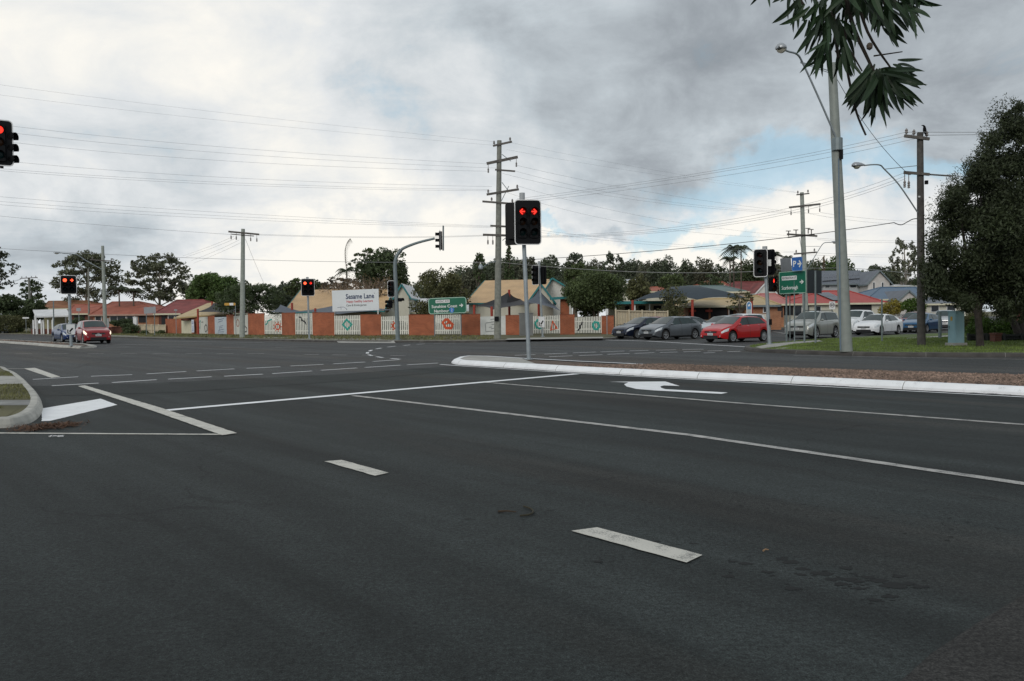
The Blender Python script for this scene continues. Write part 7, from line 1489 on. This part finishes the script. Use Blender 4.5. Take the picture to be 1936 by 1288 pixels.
# big dark tree at the right
def bigtree():
    b = G(1853, 655, .15); Y0 = b.y; T = thing('bottlebrush_tree', 'big dark dense tree filling the right side above the blue cabinet', 'tree', b, 'big trees on the right verge'); random.seed(44)
    spec = [(1915, 232, 42), (1890, 262, 34), (1945, 250, 50), (1900, 310, 50), (1960, 310, 60), (1862, 322, 36), (1838, 345, 34), (1880, 365, 55), (1940, 380, 70), (1815, 372, 34), (1800, 405, 38), (1850, 410, 55), (1920, 450, 80), (1786, 440, 32), (1790, 480, 42), (1850, 480, 65), (1775, 500, 30), (1778, 535, 34), (1820, 535, 48), (1870, 545, 52), (1930, 530, 70), (1765, 548, 24),
            (1800, 560, 30), (1835, 572, 26), (1905, 580, 34), (1985, 420, 80), (1985, 560, 70), (1756, 508, 16), (1768, 462, 16), (1868, 300, 20), (1925, 208, 20), (1790, 390, 16), (1945, 590, 30)]
    cl = []
    for px, py, r in spec:
        for k in range(5):
            Yq = Y0+random.uniform(-2.4, 3.0); s = r/F*Yq; c = P(px+random.uniform(-.35, .35)*r, py+random.uniform(-.35, .35)*r, Yq); q = random.uniform(.45, .75); cl.append((c.x, c.y, c.z, s*q, s*q, s*q*.9))
    mb = MB(); base = Vector((b.x, b.y, .12)); fork = P(1849, 580, Y0); pth = smoothline([base, P(1852, 630, Y0), P(1849, 600, Y0), fork, P(1838, 545, Y0)], 4)
    mb.tube(pth, [.15-.05*i/len(pth) for i in range(len(pth))], 12)
    for e in ((1800, 470), (1880, 430), (1850, 340), (1920, 300), (1815, 400), (1790, 520), (1900, 520)):
        c = P(*e, Y0+random.uniform(-1.2, 1.5)); s = pth[random.choice((8, 10, 12, 14))]; q = smoothline([s, s.lerp(c, .45)+Vector((random.uniform(-.4, .4), 0, .4)), c], 4); mb.tube(q, [.10*(1-.8*i/len(q)) for i in range(len(q))], 7, cap=False)
    mb.build('trunk', mat('bark_dark', (.055, .045, .04), .95, amp=.4, ns=5, bump=.9, bs=20), T, smooth=True)
    pts = clumps_pts(cl, 2300, .12); leafmesh('crown', pts, .15, L_blk, T, .36, 0, .5)
    sp = []   # thin sprays that fray the outline
    for px, py, r in spec[:30]:
        for k in range(16):
            Yq = Y0+random.uniform(-2, 2.5); a = random.uniform(1.6, 4.9); rr = r*random.uniform(.85, 1.22); c = P(px+rr*math.cos(a)*1.0, py-abs(rr*math.sin(a)) if random.random() < .5 else py+rr*math.sin(a)*.8, Yq); sp += [tuple(c+Vector((random.gauss(0, .10), random.gauss(0, .10), random.gauss(0, .13)))) for _ in range(16)]
    leafmesh('sprays', np.array(sp), .13, L_blk, T, .26, 0, .3)
    b2 = Vector((X(1932, 39.5), 39.5, .15)); T2 = thing('bottlebrush_tree', 'dark leaning twin trunk tree at the right frame edge', 'tree', b2, 'big trees on the right verge'); mb = MB()
    for tgt in (((1932, 652), (1912, 600), (1895, 575), (1885, 540)), ((1934, 652), (1930, 610), (1945, 575), (1930, 520)), ((1926, 630), (1906, 585), (1900, 560))):
        q = smoothline([P(*t, 39.5) for t in tgt], 4); q[0].z = max(.12, q[0].z) if tgt[0][1] < 640 else .12; mb.tube(q, [.17*(1-.5*i/len(q)) for i in range(len(q))], 10)
    mb.build('trunk', MC['bark_dark'], T2, smooth=True); cl2 = []
    for px, py, r in ((1930, 500, 70), (1980, 470, 80), (1900, 555, 34), (1960, 560, 50), (1885, 520, 40), (2020, 540, 60)):
        for k in range(5): c = P(px+random.uniform(-.4, .4)*r, py+random.uniform(-.4, .4)*r, 40+random.uniform(-1.5, 3)); s = r/F*40*.6; cl2.append((c.x, c.y, c.z, s, s, s))
    leafmesh('crown', clumps_pts(cl2, 1200, .15), .15, L_blk, T2, .32, 0, .5)
bigtree()
# overhanging branch in the top right foreground
def overhang():
    random.seed(21); D = 2.6; o = P(1650, -140, D); T = thing('overhanging_branch', 'dark sharp leafed branch hanging into the top right of the view', 'branch', o); tw = MB(); lf = MB()
    def tube_px(pts, r0, r1, dd=0.):
        q = smoothline([P(x, y, D+dd) for x, y in pts], 5); tw.tube(q, [r0+(r1-r0)*i/len(q) for i in range(len(q))], 6); return q
    tube_px([(1560, -160), (1580, -60), (1575, 20), (1585, 110)], .010, .004); tube_px([(1590, -60), (1610, 40), (1640, 110), (1655, 140)], .008, .0035); tube_px([(1610, -40), (1640, 60), (1685, 130)], .006, .0025)
    tube_px([(1600, 20), (1598, 100), (1607, 160), (1620, 215), (1637, 256)], .005, .003, .03); tube_px([(1690, -120), (1670, -30), (1680, 40)], .008, .004); tube_px([(1500, -120), (1490, -40), (1520, 10)], .007, .004); tube_px([(1610, 100), (1630, 135)], .003, .002); tube_px([(1652, 106), (1706, 98)], .0025, .0015)
    def leaf(x, y, ang, L_, W_, dd):
        """leaf from pixel point along image angle (degrees, 0 right, 90 down)"""
        a = R(ang); px2, py2 = x+L_*math.cos(a), y+L_*math.sin(a); bd = random.uniform(-.16, .16)*L_; p0 = P(x, y, D+dd); p2 = P(px2, py2, D+dd+random.uniform(-.07, .07)); mid = P((x+px2)/2-bd*math.sin(a), (y+py2)/2+bd*math.cos(a), D+dd+random.uniform(-.02, .03))
        nrm = Vector((random.uniform(-.7, .7), -1, random.uniform(-.7, .7))).normalized(); vs = []; n = 8; w = W_/F*D/2
        for i in range(n+1):
            t = i/n; p = p0*(1-t)**2+mid*2*t*(1-t)+p2*t*t; tg = (p2-p0).normalized(); sd = tg.cross(nrm).normalized(); ww = w*(math.sin(math.pi*min(1, t*.92+.06))**.75)*(1-.25*t) if t < 1 else 0
            vs += [p-sd*ww, p+nrm*ww*-.35, p+sd*ww]
        lf.add(vs, [(i*3+k, i*3+k+1, i*3+k+4, i*3+k+3) for i in range(n) for k in (0, 1)])
    def fan(x, y, a0, a1, n, L0, L1, W_=13, sx=12, sy=12):
        n = max(3, int(n*.78)); W_ *= 1.0
        for i in range(n):
            leaf(x+random.uniform(-sx, sx), y+random.uniform(-sy, sy), a0+(a1-a0)*(i+random.uniform(.1, .9))/n, random.uniform(L0, L1), W_*random.uniform(.75, 1.2), random.uniform(-.12, .12))
    # main fan, lower right
    fan(1668, 138, -8, 28, 11, 55, 92, 13, 12, 8); fan(1665, 140, 28, 62, 11, 65, 96, 14); fan(1658, 140, 60, 100, 13, 70, 108, 14, 14, 10); fan(1655, 138, 98, 140, 11, 55, 100, 14, 12, 10); fan(1690, 125, -5, 45, 8, 35, 58, 12); fan(1690, 160, 20, 80, 8, 40, 60, 12)
    fan(1655, 128, 118, 132, 4, 80, 106, 14); fan(1660, 150, 70, 120, 8, 55, 85, 12)
    # middle hanging sprays
    fan(1575, 60, 60, 128, 22, 55, 92, 10, 20, 26); fan(1572, 25, 55, 135, 20, 45, 85, 10, 26, 20); fan(1588, 95, 45, 110, 11, 35, 62, 9, 10, 12); fan(1560, 80, 95, 150, 9, 35, 58, 8, 10, 14)
    # left sprays
    fan(1525, 0, 70, 150, 18, 35, 72, 9, 26, 14); fan(1490, -18, 60, 165, 12, 25, 55, 8, 22, 10); fan(1440, -28, 60, 150, 7, 20, 52, 7, 20, 8); fan(1540, 25, 80, 140, 10, 35, 60, 8, 16, 14)
    # right sprays
    fan(1690, 0, 10, 90, 24, 40, 78, 11, 30, 16); fan(1665, 20, 40, 120, 16, 40, 62, 10, 20, 16); fan(1720, -20, 20, 100, 10, 30, 64, 9, 20, 10); fan(1640, -10, 40, 130, 20, 40, 70, 11, 26, 16); fan(1610, -20, 50, 140, 20, 50, 85, 11, 30, 16); fan(1740, -36, 20, 70, 8, 30, 58, 6, 14, 8); fan(1680, 45, 30, 75, 8, 35, 55, 9, 14, 10); fan(1600, 40, 40, 110, 10, 35, 60, 9)
    fan(1575, -30, 50, 130, 18, 40, 75, 11, 40, 14); fan(1650, -50, 30, 150, 22, 50, 80, 12, 60, 14)
    tw.build('twigs', mat('twig_dark', (.03, .024, .018), .9, amp=.3, ns=30), T, smooth=True); lf.build('leaves', L_near, T)
    for x, y in ((1644, 88), (1604, 119)):
        c = P(x, y, D-.02); mb = MB(); mb.lathe([(.001, -.012), (.009, -.006), (.010, .003), (.006, .010), (.001, .012)], 8, c); mb.build('seed_capsule', M_trunk, T)
overhang()
